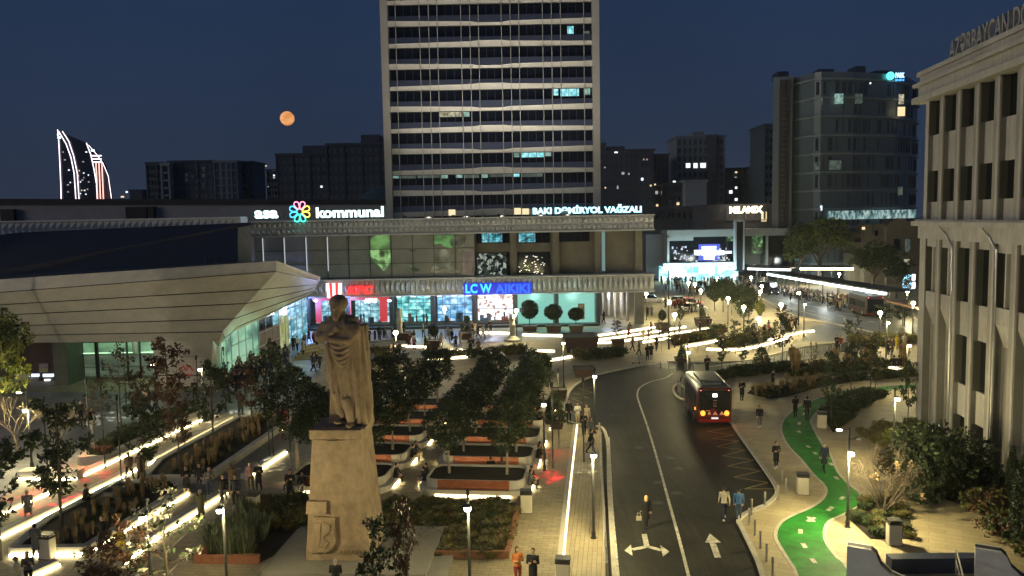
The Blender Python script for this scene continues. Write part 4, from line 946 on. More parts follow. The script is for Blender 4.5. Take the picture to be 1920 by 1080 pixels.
for s_ in (5.9, 12.1):
    mb = MB(); mb.tube([FP(s_ - .9, .6, 14.95), FP(s_ - .8, .16, 14.4), FP(s_, .12, 13.7), FP(s_, .1, 6), FP(s_, .1, .3)], .075, 6); mb.build('drain_pipe', M['steel'], gb)
# letters on the cornice
o = text_mesh('roof_letters', 'AZƏRBAYCAN DÖVLƏT', 1.0, mat('grey_letters', (.23, .225, .22), .5), .12, .01, 1.0)
fit_text(o, 13.4, None); hs = max(v.co.y for v in o.data.vertices); 
for v in o.data.vertices: v.co.y *= 1.45 / 1.0 if hs < 1.2 else 1.0
q = FP(4.3, -.1, 25.95)
o.matrix_world = Matrix.Translation(q) @ Matrix(((-UDIR.x, 0, -VDIR.x), (-UDIR.y, 0, -VDIR.y), (0, 1, 0))).to_4x4()
tag(o, 'large unlit grey capital letters standing on the cornice of the stone building', 'sign')
# ground uplights at the foot of the facade
for i, s_ in enumerate((2.2, 4.9, 7.4)):
    q = FP(s_, .38, 0); up = thing('ground_uplight', q, ['small ground light at the far corner of the stone facade', 'small ground light between the first facade niches', 'small ground light behind the dark bushes at the facade'][i], 'light')
    mb = MB(); mb.lathe((q[0], q[1], 0), [(.14, 0), (.14, .12), (.11, .13)], 12); mb.build('housing', M['dark_metal'], up)
    mb = MB(); mb.lathe((q[0], q[1], .131), [(.10, 0), (.10, .01)], 12); mb.build('lens', M['bulb'], up)
    ld = bpy.data.lights.new('uplight', 'SPOT'); ld.energy = [3600, 3600, 900][i]; ld.color = (1, .88, .55); ld.spot_size = R(50); ld.spot_blend = .8; ld.shadow_soft_size = .08
    lo = bpy.data.objects.new('uplight', ld); COL.objects.link(lo); lo.parent = up; lo.location = (0, 0, .2)
    lo.rotation_euler = (VDIR * .10 + Vector((0, 0, 1))).to_track_quat('-Z', 'Y').to_euler()

# ------------------------------------------------------------------ stair parapets at the lower right
M['blue_stone'] = mat('cool_grey_stone', (.42, .43, .46), .55, .12, 1.2)
def parapet(px, py, label):
    a = G(px, py); rt = thing('stair_parapet', a, label, 'parapet'); mb = MB()
    prof = [(0, 0), (0, 1.5), (.95, 1.5), (1.15, 1.35), (1.35, .9), (1.75, .55), (2.6, .25), (2.6, -.6), (0, -.6)]
    d = (VDIR * .93 - UDIR * .37).normalized(); n = Vector((d.y, -d.x, 0)) * .62
    vs = [(a.x + d.x * x, a.y + d.y * x, z) for x, z in prof] + [(a.x + d.x * x + n.x, a.y + d.y * x + n.y, z) for x, z in prof]
    k = len(prof); mb.add(vs, [tuple(range(k))[::-1], tuple(range(k, 2 * k))] + [(i, (i + 1) % k, (i + 1) % k + k, i + k) for i in range(k)]); mb.build('wall', M['blue_stone'], rt)
    mb = MB(); mb.mi = 0
    vs = [(a.x + d.x * x + n.x * t, a.y + d.y * x + n.y * t, z + .012) for t in (.22, .78) for x, z in prof[1:7]]
    mb.add(vs, [(i, i + 1, i + 7, i + 6) for i in range(5)]); mb.build('coping_inlay', M['roof_dk'], rt); return rt
parapet(1590, 1076, 'curved grey parapet at the stair head, left one of the two at the bottom edge')
parapet(1826, 1080, 'curved grey parapet at the stair head, right one beside the handrail')
a, b = G(1652, 1066), G(1836, 1064)
mb = MB(); mb.box(((a.x + b.x) / 2 + .2, (a.y + b.y) / 2 - .3, .35), ((b - a).length, .6, .7), math.atan2(b.y - a.y, b.x - a.x)); tag(mb.build('stair_wall', mat('blue_wall', (.022, .03, .065), .5), None), 'low dark blue wall between the two grey stair parapets', 'wall')
mb = MB(); p, q = G(1792, 1078), G(1812, 1140)
mb.tube([(p.x, p.y, 0), (p.x, p.y, 1.15), (q.x, q.y, .7), (q.x, q.y, -.2)], .035, 6); mb.tube([(p.x, p.y, .65), (q.x, q.y, .2)], .025, 6); tag(mb.build('handrail', M['steel'], None), 'thin steel stair handrail near the right parapet', 'handrail')
p, q = G(1560, 1069), G(1592, 1110)

# ------------------------------------------------------------------ monument
mc = G(640, 1045)
S_Y = G(640, 1051, .38).y + 1.5
mon = thing('monument_pedestal', (G(638, 1051, .38).x, S_Y, 0), 'tall tapering stone pedestal with a carved shield and inscription under the statue', 'pedestal')
MX = mon.location.x
ang = R(-4)
def ring(w_, d_, z, prow=0.0):
    pts = [(-w_ / 2, -d_ / 2), (-w_ * .06, -d_ / 2 - prow), (w_ / 2, -d_ / 2), (w_ / 2, d_ / 2), (-w_ / 2, d_ / 2)]
    return [(MX + x * math.cos(ang) - y * math.sin(ang), S_Y + x * math.sin(ang) + y * math.cos(ang), z) for x, y in pts]
mb = MB(); mb.loft([ring(3.05, 3.0, .38), ring(2.95, 2.9, 1.1, .05), ring(2.25, 2.25, 5.98, .16)]); mb.build('shaft', M['statue'], mon)
mb = MB(); mb.loft([ring(2.30, 2.3, 5.98), ring(2.42, 2.42, 6.05), ring(2.42, 2.42, 6.42), ring(2.36, 2.36, 6.46)]); mb.build('cap', M['statue'], mon)
mb = MB(); mb.box((MX + .6, S_Y - .1, .19), (7.4, 5.6, .38), ang); mb.box((MX + .9, S_Y - .2, .09), (8.6, 6.8, .18), ang); mb.build('base_slab', M['stone_dk'], mon)
fx = lambda x, z, out=0.0: (MX + x * math.cos(ang) + (-1.5 + .075 * (z - .4) - out) * -math.sin(ang), S_Y + x * math.sin(ang) + (-1.5 + .075 * (z - .4) - out) * math.cos(ang), z)
mb = MB()
sh = [(-1.05, 2.45), (-.05, 2.45), (-.02, 1.3), (-.2, 1.02), (-.55, .82), (-1.1, .82)]
vs = [fx(x, z, .20) for x, z in sh] + [fx(x, z, -.05) for x, z in sh]
k = len(sh); mb.add(vs, [tuple(range(k))[::-1]] + [(i, (i + 1) % k, (i + 1) % k + k, i + k) for i in range(k)]); mb.build('shield', M['statue'], mon)
mb = MB()
for pts in ([(-.95, 2.2), (-.6, 2.25), (-.25, 2.1), (-.3, 1.8), (-.62, 1.55), (-.35, 1.3), (-.55, 1.02), (-.9, 1.1)], [(-.72, 2.18), (-.76, 1.7), (-.8, 1.2)], [(-1.05, 2.45), (-.05, 2.45), (-.02, 1.3), (-.2, 1.02), (-.55, .82)]):
    mb.tube([fx(x, z, .22) for x, z in pts], .035, 6)
mb.build('shield_relief', M['statue'], mon)
mb = MB(); vs = [fx(x, z, o_) for o_ in (.28, -.05) for x, z in ((-1.35, 3.2), (-.42, 3.2), (-.42, 2.62), (-1.4, 2.62))]; mb.add(vs, [(3, 2, 1, 0), (0, 1, 5, 4), (1, 2, 6, 5), (2, 3, 7, 6), (3, 0, 4, 7)]); mb.build('stone_block', M['statue'], mon)
o = text_mesh('inscription', 'CƏFƏR CABBARLI', 1.0, mat('carved_letters', (.16, .11, .055), .9), .01, .005, 1.05); fit_text(o, 2.45, .24)
for v in o.data.vertices: v.co = Vector(v.co)
o.matrix_world = Matrix.Identity(4); o.parent = mon; q = fx(-1.22, .66, .022); o.location = (q[0] - MX, q[1] - S_Y, q[2]); o.rotation_euler = (R(85.7), 0, ang)

# statue: one continuous stone body grown from lofted robe, limbs and folds
def remesh_obj(mb, name, m_, vox, parent=None, smooth_it=3):
    o = mb.build(name, m_, None)
    md = o.modifiers.new('r', 'REMESH'); md.mode = 'VOXEL'; md.voxel_size = vox
    if smooth_it: ms = o.modifiers.new('s', 'SMOOTH'); ms.iterations = smooth_it; ms.factor = .5
    dg = bpy.context.evaluated_depsgraph_get(); me = bpy.data.meshes.new_from_object(o.evaluated_get(dg))
    old = o.data; o.modifiers.clear(); o.data = me; bpy.data.meshes.remove(old)
    me.polygons.foreach_set('use_smooth', [True] * len(me.polygons)); me.update()
    if parent: o.parent = parent
    return o
def build_statue():
    mb = MB(); k = .00668
    def S(zx, zy, y=0.0): return ((zx - 352) * k, y, (1052 - zy) * k)
    # robe: outline left/right in picture units, front/back depth, folds
    rows = [(236, 286, 366, .30), (256, 246, 405, .42), (285, 200, 455, .58), (320, 185, 472, .66), (370, 190, 482, .70), (430, 215, 480, .68), (500, 212, 482, .66), (570, 203, 480, .66), (640, 200, 482, .68), (700, 212, 488, .68),
            (760, 235, 492, .66), (820, 262, 500, .62), (880, 280, 506, .58), (940, 300, 512, .56), (1000, 318, 518, .55), (1040, 322, 520, .55)]
    rings = []; n = 56
    for (zy, l, r_, dp) in rows:
        cx, hw = (l + r_) / 2, (r_ - l) / 2 * k; z = (1052 - zy) * k; rg = []
        fold = 0.0 if zy < 400 else min(1, (zy - 400) / 200)
        for i in range(n):
            t = 2 * math.pi * i / n; c, s_ = math.cos(t), math.sin(t)
            e_ = .8; x = math.copysign(abs(c) ** e_, c) * hw; y = math.copysign(abs(s_) ** e_, s_) * dp
            f_ = 1 + fold * (.05 * math.sin(t * 9 + zy * .004) + .035 * math.sin(t * 17 + 1.3 + zy * .006))
            rg.append(((cx - 352) * k + x * f_, y * f_, z))
        rings.append(rg)
    mb.loft(rings[::-1])
    # cloak falling over the right shoulder: long vertical folds
    for x0, x1, y0, r0, r1, z0, z1 in [(470, 512, -.05, .16, .20, 300, 1035), (440, 490, -.42, .12, .15, 320, 1035), (415, 452, -.56, .08, .12, 420, 1030), (488, 508, .3, .18, .2, 300, 1030), (395, 405, -.60, .07, .10, 520, 985), (425, 470, -.52, .07, .09, 560, 1030),
                                       (352, 372, -.60, .06, .09, 600, 960), (320, 345, -.58, .07, .09, 560, 900), (285, 312, -.58, .06, .08, 600, 900), (240, 300, -.50, .08, .10, 640, 960), (215, 250, -.30, .10, .12, 440, 800), (232, 262, -.52, .06, .05, 440, 760)]:
        pts = [S(x0 + (x1 - x0) * t, z0 + (z1 - z0) * t, y0 + .05 * math.sin(t * 5 + x0)) for t in [j / 8 for j in range(9)]]
        mb.tube(pts, [r0 + (r1 - r0) * j / 8 for j in range(9)], 10)
    # hanging point of cloth under the left arm
    mb.tube([S(232, 425, -.55), S(250, 520, -.66), S(272, 612, -.66)], [.13, .12, .03], 10)
    # slung drapery folds across the waist
    for j, (xa, ya, xb, yb, sag) in enumerate([(262, 428, 402, 420, 26), (258, 452, 405, 452, 38), (262, 480, 400, 488, 44), (275, 515, 395, 528, 40), (300, 548, 390, 566, 30)]):
        pts = [S(xa + (xb - xa) * t, ya + (yb - ya) * t + sag * math.sin(math.pi * t), -.60 - .14 * math.sin(math.pi * t)) for t in [q / 8 for q in range(9)]]
        mb.tube(pts, [.055 + .04 * math.sin(math.pi * q / 8) for q in range(9)], 8)
    # arms
    mb.tube([S(215, 285, -.05), S(180, 345, -.15), S(163, 392, -.30)], [.27, .27, .23], 14)
    mb.tube([S(163, 392, -.30), S(215, 378, -.55), S(270, 345, -.72), S(300, 325, -.76)], [.24, .22, .15, .11], 12)
    mb.tube([S(448, 300, -.1), S(430, 365, -.35), S(402, 405, -.52)], [.28, .27, .22], 14)
    mb.tube([S(402, 405, -.52), S(350, 405, -.70), S(290, 392, -.78), S(262, 385, -.78)], [.23, .20, .15, .11], 12)
    for cx, cy, dx in ((308, 315, 1), (255, 383, -1)):          # hands with fingers
        mb.ell(S(cx, cy, -.80), (.14, .09, .12), 12, 8)
        for q in range(4): mb.tube([S(cx + dx * 6, cy - 12 + q * 8, -.84), S(cx + dx * 20, cy - 14 + q * 9, -.88), S(cx + dx * 30, cy - 8 + q * 9, -.84)], [.04, .038, .028], 7)
        mb.tube([S(cx, cy - 12, -.84), S(cx + dx * 12, cy - 24, -.88)], [.042, .03], 7)
    mb.ell(S(318, 300, -.78), (.15, .08, .10), 12, 8)            # what the hand holds to the chest
    # collar and neck
    mb.tube([S(326, 265, .02), S(322, 225, -.06), S(316, 190, -.10)], [.50, .32, .27], 14)
    for sx in (-1, 1): mb.tube([S(322 + sx * 62, 235, .10), S(322 + sx * 50, 275, -.38), S(322 + sx * 22, 345, -.62)], [.11, .10, .06], 8)
    mb.tube([S(348, 225, -.26), S(372, 300, -.60), S(378, 380, -.66)], [.07, .06, .04], 8)
    # head, bowed slightly to the left
    hx, hy = 310, 142
    mb.ell(S(hx, hy, -.16), (.385, .45, .45), 20, 14)
    mb.ell(S(hx - 2, hy + 30, -.26), (.27, .31, .33), 18, 12)
    mb.ell(S(hx - 8, hy + 60, -.36), (.26, .24, .28), 12, 8); mb.ell(S(hx - 10, hy + 84, -.44), (.20, .18, .22), 12, 8); mb.ell(S(262, 262, .05), (.34, .36, .26), 14, 9); mb.ell(S(392, 262, .05), (.36, .38, .26), 14, 9)                         # beard / chin
    mb.tube([S(hx - 8, hy + 2, -.56), S(hx - 9, hy + 30, -.65)], [.05, .075], 8)     # nose
    for sx in (-1, 1):
        mb.tube([S(hx - 8 + sx * 10, hy + 4, -.56), S(hx - 8 + sx * 32, hy + 4, -.48)], [.05, .045], 8)   # brows
        mb.ell(S(hx + 2 + sx * 50, hy + 22, -.14), (.05, .09, .11), 8, 6)            # ears
        mb.ell(S(hx - 8 + sx * 24, hy + 32, -.46), (.10, .09, .10), 10, 8)           # cheeks
        mb.tube([S(hx - 8, hy + 40, -.58), S(hx - 8 + sx * 22, hy + 47, -.52)], [.035, .03], 6)  # moustache
    mb.tube([S(hx - 18, hy + 52, -.56), S(hx + 4, hy + 52, -.56)], .03, 6)
    for j in range(11):                                                               # hair
        t = -.4 + j / 10 * 3.9; mb.ell(S(hx + 50 * math.cos(t), hy - 4 - 52 * abs(math.sin(t)) * (1 if t > 0 else -.3), .02), (.15, .32, .14), 10, 7)
    # legs and shoes
    mb.tube([S(285, 800, -.45), S(310, 900, -.50), S(332, 985, -.46)], [.26, .20, .17], 12); mb.tube([S(365, 840, -.55), S(385, 930, -.66), S(395, 1015, -.66)], [.27, .23, .19], 12)
    mb.ell(S(305, 1015, -.62), (.26, .36, .12), 14, 8); mb.ell(S(398, 1035, -.86), (.20, .38, .13), 14, 8)
    # block behind the left leg and plinth
    mb.add([S(215, 1045, -.25), S(310, 1045, -.25), S(300, 785, -.22), S(230, 785, -.22), S(215, 1045, .5), S(310, 1045, .5), S(300, 785, .4), S(230, 785, .4)], [(0, 1, 2, 3), (5, 4, 7, 6), (4, 0, 3, 7), (1, 5, 6, 2), (3, 2, 6, 7), (4, 5, 1, 0)])
    mb.box((-.0, 0, -.02), (2.2, 2.0, .14))
    return remesh_obj(mb, 'statue', M['statue'], .034, None, 2)
stt = build_statue(); stt.location = (P(650, 700, S_Y).x, S_Y, 6.46); stt.scale = (.95, .92, .935)
stt.rotation_euler = (0, 0, R(-3))
tag(stt, 'weathered stone statue of a robed man with arms folded, standing on the tall pedestal', 'statue')

# ------------------------------------------------------------------ buildings beyond
def windows_rows(mb, x0, x1, Y, z0, z1, rows, cols, fw=.55, fh=.5, skip=0.0, seed=0, mi=None):
    rr = random.Random(seed)
    for r_ in range(rows):
        for c_ in range(cols):
            if rr.random() < skip: continue
            zc = z0 + (r_ + .5) * (z1 - z0) / rows; xc = x0 + (c_ + .5) * (x1 - x0) / cols
            mb.box((xc, Y, zc), ((x1 - x0) / cols * fw, .3, (z1 - z0) / rows * fh), mi=mi)
def block(name, label, px0, px1, py, Y, m_, dep=18, rows=0, cols=0, lit_=(), fw=.55, fh=.5, cat='building', roofbits=(), slabs=True, wmat=None):
    a, b = P(px0, py, Y), P(px1, py, Y); H = (a.z + b.z) / 2; x0, x1 = a.x, b.x
    rt = thing(name, ((x0 + x1) / 2, Y, 0), label, cat)
    mb = MB(); mb.box(((x0 + x1) / 2, Y + dep / 2, H / 2), (x1 - x0, dep, H)); mb.build('wall', m_, rt)
    mb = MB(); mb.box(((x0 + x1) / 2, Y + dep / 2, H + .4), (x1 - x0 + 1.0, dep + 1, .8))
    for f0, f1, h in roofbits: mb.box((x0 + (x1 - x0) * (f0 + f1) / 2, Y + dep * .5, H + .8 + h / 2), ((x1 - x0) * (f1 - f0), dep * .6, h))
    mb.build('roof', m_, rt)
    if rows:
        zlow = max(4, H - rows * 3.3)
        for r_ in range(rows):
            zc = H - 1.9 - r_ * (H - zlow) / rows
            for c_ in range(cols): mb = MB(); mb.box((x0 + (c_ + .5) * (x1 - x0) / cols, Y - .02, zc), ((x1 - x0) / cols * fw, .25, 3.3 * fh)); mb.build('window', wmat or M['glass_dk'], rt)
        if slabs:
            mb = MB()
            for r_ in range(rows + 1): mb.box(((x0 + x1) / 2, Y - .25, H - .25 - r_ * (H - zlow) / rows), (x1 - x0 + .2, .55, .28))
            for c_ in range(0, cols + 1, 3): mb.box((x0 + c_ * (x1 - x0) / cols, Y - .2, (H + zlow) / 2), (.5, .5, H - zlow))
            mb.build('balcony_edges', m_, rt)
    for (lx, ly, w_, h_, mk) in lit_:
        q = P(lx, ly, Y); k = Y / 1500; mb = MB(); mb.box((q.x, Y - .22, q.z), (w_ * k, .12, h_ * k)); mb.build('lit_window', M[mk], rt)
    return rt
M['w_white'] = glow('far_window_white', (.85, .95, 1), 1.5); M['w_warm'] = glow('far_window_warm', (1, .78, .42), 1.1); M['w_dim'] = glow('far_window_dim', (.85, .85, .8), .45); M['w_pink'] = glow('far_window_rose', (.8, .6, .55), .4)
M['c_dark'] = mat('far_dark', (.045, .058, .09), .85, .2, .1); M['c_brown'] = mat('far_brown', (.070, .074, .10), .85, .2, .1); M['c_grey'] = mat('far_grey', (.15, .18, .22), .85, .15, .1); M['c_slate'] = mat('far_slate', (.06, .085, .11), .8, .15, .1); M['c_pale'] = mat('far_pale', (.24, .27, .30), .85, .15, .1)
Yb = 360
block('apartment_block', 'dark teal slab block, leftmost of the blocks under the moon', 274, 300, 307, Yb, M['c_slate'], rows=6, cols=4)
block('apartment_block', 'narrow pale block with a dark window strip, left of the wide brown-grey block', 302, 317, 309, Yb - 4, M['c_pale'], rows=5, cols=1, fw=.5, fh=.75)
block('apartment_block', 'wide dark block with pale balcony squares left of the moon', 315, 398, 304, Yb, M['c_dark'], rows=6, cols=9, wmat=M['c_slate'], lit_=[(350, 328, 6, 7, 'c_pale'), (350, 337, 6, 7, 'c_pale'), (362, 332, 5, 7, 'c_grey'), (370, 318, 5, 5, 'c_grey'), (382, 317, 6, 8, 'c_pale'), (382, 330, 6, 8, 'c_pale'), (372, 338, 5, 6, 'c_grey'), (382, 347, 6, 7, 'c_grey')])
block('apartment_block', 'pale framed block with three tall dark window columns', 401, 444, 304, Yb - 6, M['c_grey'], rows=5, cols=4, fw=.5, fh=.8, wmat=M['c_dark'])
block('apartment_block', 'slate block at the right end of the group left of the moon', 446, 473, 305, Yb, M['c_slate'], rows=5, cols=4)
block('apartment_block', 'slim rose-tinted tower with small lights just left of the big dark blocks', 500, 519, 320, 420, M['c_brown'], rows=5, cols=3, lit_=[(513, 319, 3, 2.5, 'w_dim'), (514, 329, 3, 3, 'w_white'), (514, 333, 3, 2, 'w_white'), (503, 350, 2, 2, 'w_dim'), (499, 311, 2.4, 2.4, 'w_warm')])
block('apartment_block', 'dark block with stepped top below and right of the moon', 518, 612, 291, 300, M['c_dark'], rows=6, cols=9, wmat=M['c_slate'], roofbits=[(.48, .98, 3)], lit_=[(603, 350, 3.6, 3.6, 'w_white')])
block('apartment_block', 'tall dark block touching the office tower on its left side', 612, 722, 272, 290, M['c_dark'], rows=7, cols=10, wmat=M['c_slate'], roofbits=[(.56, .88, 3.2)])
block('low_house', 'tiny low house with lights at the foot of the neon tower', 243, 266, 358, 430, M['c_dark'], lit_=[(238, 360, 4, 3, 'w_white'), (230, 369, 6, 3, 'w_warm')])
block('apartment_block', 'dark hillside block with scattered lit windows right of the tower', 1122, 1226, 284, 300, M['c_brown'], rows=9, cols=11, fw=.4, slabs=False, wmat=M['c_dark'], roofbits=[(.02, .16, 3), (.2, .5, 1.5)],
      lit_=[(1155, 285, 6, 4, 'w_white'), (1134, 314, 2.5, 2.5, 'w_dim'), (1124, 337, 3, 3.5, 'w_white'), (1158, 349, 2, 3, 'w_pink'), (1168, 325, 5, 4.5, 'w_dim'), (1179, 326, 3, 3, 'w_dim'), (1204, 336, 4, 5, 'w_white'), (1158, 352, 3, 4, 'w_dim'), (1213, 299, 3, 3, 'w_pink'), (1207, 299, 3, 3, 'w_pink'), (1220, 348, 3, 3, 'w_warm'), (1228, 346, 3, 3, 'w_warm'), (1124, 362, 3.5, 3.5, 'w_white'), (1135, 352, 2.5, 2.5, 'w_warm')])
block('apartment_block', 'lower dark block with a pair of warm windows beside the hillside block', 1224, 1254, 292, 320, M['c_brown'], rows=8, cols=4, slabs=False, wmat=M['c_dark'], lit_=[(1231, 361, 5, 6, 'w_dim'), (1242, 361, 5, 6, 'w_dim'), (1232, 385, 4, 4, 'w_warm')])
block('apartment_tower', 'tall apartment tower with three bright windows left of centre right', 1269, 1358, 258, 330, M['c_grey'], rows=9, cols=9, fw=.5, fh=.6, wmat=M['c_dark'], roofbits=[(.40, .62, 2)], lit_=[(1290, 310, 8, 9, 'w_white'), (1303, 310, 9, 10, 'w_white'), (1318, 310, 10, 9, 'w_white')])
block('apartment_tower', 'dark stair strip of the tall apartment tower', 1326, 1343, 256, 328.5, M['c_brown'])
block('low_house', 'small pale house in front of the tall apartment tower', 1285, 1325, 341, 300, M['c_pale'], lit_=[(1271, 382, 5, 5, 'w_warm')])
block('apartment_block', 'lower grey house left of the small pale house with one lamp', 1254, 1286, 346, 305, M['c_slate'], rows=3, cols=4, lit_=[(1264, 342, 5, 6, 'w_white')])
block('apartment_block', 'dark block with a vertical row of lights behind the warm letters', 1362, 1398, 318, 340, M['c_dark'], rows=7, cols=4, wmat=M['c_slate'], lit_=[(1380, 323, 4, 3, 'w_warm'), (1380, 352, 4, 4, 'w_white'), (1370, 360, 6, 6, 'w_white'), (1380, 374, 5, 5, 'w_white'), (1379, 333, 4, 3, 'w_dim')])
block('apartment_block', 'rose-grey block with two faint windows between the towers', 1410, 1450, 315, 330, M['c_brown'], rows=3, cols=4, lit_=[(1416, 327, 3, 3, 'w_pink'), (1430, 327, 3, 3, 'w_pink'), (1438, 380, 3, 2.4, 'w_pink')])
block('apartment_tower', 'slim dark tower directly left of the hotel', 1434, 1450, 236, 300, M['c_slate'], rows=10, cols=2)
# hill of darkness behind: low dark roofs
block('low_house', 'wide unlit house row behind the station corner', 1205, 1330, 392, 240, M['c_dark'], rows=1, cols=12)
# house with warm letters
hw = block('house_with_sign', 'brown house carrying the warm glowing letters', 1328, 1468, 388, 215, M['c_brown'], rows=1, cols=12, wmat=M['c_dark'], lit_=[(1432, 406, 10, 18, 'w_warm'), (1455, 412, 4, 7, 'w_dim'), (1440, 379, 0, 0, 'w_warm')])
o = sign('roof_sign', 'MILAMIX', None, 1368, 1430, 386, 400, 212, M['sg_warm'], .04, .95); tag(o, 'warm glowing letters over the brown house above the stage screen', 'sign')
ld = bpy.data.lights.new('sign_glow', 'POINT'); ld.energy = 260; ld.color = (1, .7, .35); ld.shadow_soft_size = 1; lo = bpy.data.objects.new('sign_glow', ld); COL.objects.link(lo); q = P(1400, 402, 211); lo.location = q

# neon-edged sail tower
YN = 620
nt_ = thing('sail_tower', P(160, 372, YN), 'distant curved glass tower outlined in white and pink neon', 'tower')
nt_.location.z = 0
def pl(pts, m_, nm, Y=YN, t=3):
    mb = MB(); q = [P(x, y, Y) for x, y in pts]; vs = [(p.x, Y, p.z) for p in q] + [(p.x, Y + t, p.z) for p in q]; k = len(q)
    mb.add(vs, [tuple(range(k))[::-1], tuple(range(k, 2 * k))] + [(i, (i + 1) % k, (i + 1) % k + k, i + k) for i in range(k)]); return mb.build(nm, m_, nt_)
M['sail_glass'] = mat('sail_glass', (.010, .016, .032), .2, .2, .02)
pl([(108, 243), (120, 250), (160, 268), (171, 300), (178, 340), (181, 440), (114, 440), (110, 300)], M['sail_glass'], 'front_sail')
pl([(162, 268), (180, 285), (196, 310), (203, 340), (208, 372), (209, 440), (178, 440), (174, 320)], M['sail_glass'], 'rear_sail', YN + 5)
M['neon_w'] = glow('neon_white', (1, .85, .95), 2.6); M['neon_p'] = glow('neon_pink', (1, .45, .38), 2.2)
def neon(pts, m_, r=.32, Y=YN - 1.0):
    mb = MB(); mb.tube([tuple(P(x, y, Y)) for x, y in pts], r, 5); mb.build('neon_line', m_, nt_)
neon([(108, 243), (110, 262), (112, 300), (114, 345), (115, 385)], M['neon_w'])
neon([(110, 246), (124, 270), (133, 295), (139, 325), (143, 385)], M['neon_w']); neon([(117, 246), (129, 265), (138, 292), (145, 325), (149, 385)], M['neon_w'])
neon([(162, 268), (170, 289), (176, 316), (181, 345), (183, 385)], M['neon_w']); neon([(166, 272), (180, 288), (193, 306), (203, 330), (209, 372)], M['neon_w'], .25, YN + 3)
for y in (292, 298, 304): neon([(173, y), (190, y)], M['neon_w'], .5)
for x in (180, 185.5, 191): neon([(x, 305), (x + 3.5, 385)], M['neon_p'], .45)
for x, y, w_ in ((109, 252, 3), (111, 258, 5), (174, 282, 6)):
    q = P(x, y, YN - 1.5); mb = MB(); mb.box(q, (w_ * .41, .4, 1.2)); mb.build('lit_crown', glow('neon_crown', (.8, 1, 1), 4), nt_)
rr = random.Random(5)
for k in range(22):
    x, y = rr.choice([(rr.uniform(116, 134), rr.uniform(285, 368)), (rr.uniform(146, 170), rr.uniform(283, 368)), (rr.uniform(146, 172), rr.choice([285, 341, 357]))]); q = P(x, y, YN - .6); mb = MB(); mb.box(q, (rr.uniform(.6, 1.6), .3, .9)); mb.build('lit_window', M[rr.choice(['w_dim', 'w_white', 'w_warm'])], nt_)

# hotel
YH = 205
ht = thing('hotel', P(1580, 400, YH), 'large dark glass hotel with a rounded corner and small teal roof sign', 'hotel'); ht.location.z = 0
def hp(px, py, Y): q = P(px, py, Y); return (q.x, q.y, q.z)
zt = P(1580, 134, YH).z
out_ = [(xw(1450, YH - 2, 140), YH - 2), (xw(1487, YH - 4, 140), YH - 4), (xw(1489, YH - 1, 140), YH - 1), (xw(1528, YH - 8, 140), YH - 8), (xw(1540, YH - 9, 140), YH - 9), (xw(1600, YH - 8, 140), YH - 8), (xw(1680, YH - 3, 140), YH - 3), (xw(1705, YH + 2, 140), YH + 2), (xw(1722, YH + 12, 140), YH + 12), (xw(1722, YH + 12, 140), YH + 30), (xw(1453, YH + 28, 140), YH + 28)]
M['hotel_glass'] = mat('hotel_glass', (.16, .20, .22), .35, .25, .05, spec=.6)
mb = MB(); mb.prism(out_, 0, zt - 1.5); mb.build('glass_body', M['hotel_glass'], ht)
mb = MB()
nfl = 11
for k in range(nfl + 1):
    z = zt - 3.2 - k * 4.55 * .98
    band(mb, out_[2:9], .7, z - .22, z + .22, side=.2)
mb.build('floor_edges', mat('hotel_slab', (.30, .34, .34), .6), ht)
mb = MB(); rr = random.Random(11)
for i in range(3, 8):
    a, b = Vector(out_[i]), Vector(out_[i + 1]); L_ = (b - a).length; n_ = int(L_ / 1.5)
    for j in range(n_):
        p = a.lerp(b, (j + .5) / n_)
        for k in range(nfl):
            if rr.random() < .5: z = zt - 5.4 - k * 4.46; mb.box((p.x, p.y - .12, z), (rr.choice([.12, .5, .9]), .2, 3.0))
mb.build('facade_cladding', mat('hotel_panel', (.06, .07, .09), .4), ht)
mb = MB()
for f0, f1 in ((1462, 1472), (1474, 1480)):
    x0, x1 = xw(f0, YH - 4.4, 300), xw(f1, YH - 4.4, 300); mb.box(((x0 + x1) / 2, YH - 4.0, zt / 2 - 1), (x1 - x0, .6, zt - 3))
mb.build('brown_strip', mat('hotel_brown', (.09, .085, .08), .7), ht)
mb = MB()
for k in range(26): mb.box((xw(1471, YH - 5, 300), YH - 4.5, zt - 7 - k * 1.25), (1.3, .2, .4))
mb.build('vent_grille', mat('hotel_vent', (.16, .14, .12), .7), ht)
mb = MB()
for x, w_, h in ((1448 + 20, 20, 1.2), (1548, 30, 1.6), (1612, 20, 2.2), (1655, 34, 1.0)): q = P(x, 134, YH + 4); mb.box((q.x, YH + 6, zt - .6 + h / 2), (w_ * .13, 5, h + .6))
mb.tube([hp(1548, 136, YH), hp(1548, 128, YH)], .08, 4); mb.build('roof_plant', M['c_dark'], ht)
for x, y, w_, h_, mk in [(1573, 185, 15, 18, 'win_mint'), (1610, 185, 13, 18, 'win_dim'), (1540, 189, 4, 14, 'win_dim'), (1690, 186, 9, 18, 'win_warm'), (1690, 209, 13, 17, 'w_warm'), (1566, 309, 22, 17, 'win_dim'), (1532, 311, 12, 14, 'win_dim'), (1632, 156, 2, 3, 'w_white'), (1540, 390, 2.5, 9, 'w_white'), (1688, 358, 8, 16, 'win_dim')]:
    q = P(x, y, YH - 9.4 if x < 1640 else YH - 4.5); mb = MB(); mb.box(q, (w_ * .131, .3, h_ * .131)); mb.build('lit_window', M[mk], ht)
x0, x1 = P(1552, 405, YH - 9.5), P(1716, 405, YH - 4)
M['lobby'] = lit('hotel_lobby', [(.02, .05, .06), (.10, .22, .22), (.45, .7, .68), (.9, 1, .95)], .6, 1.6, stretch=(1, 1, .5), seed=12)
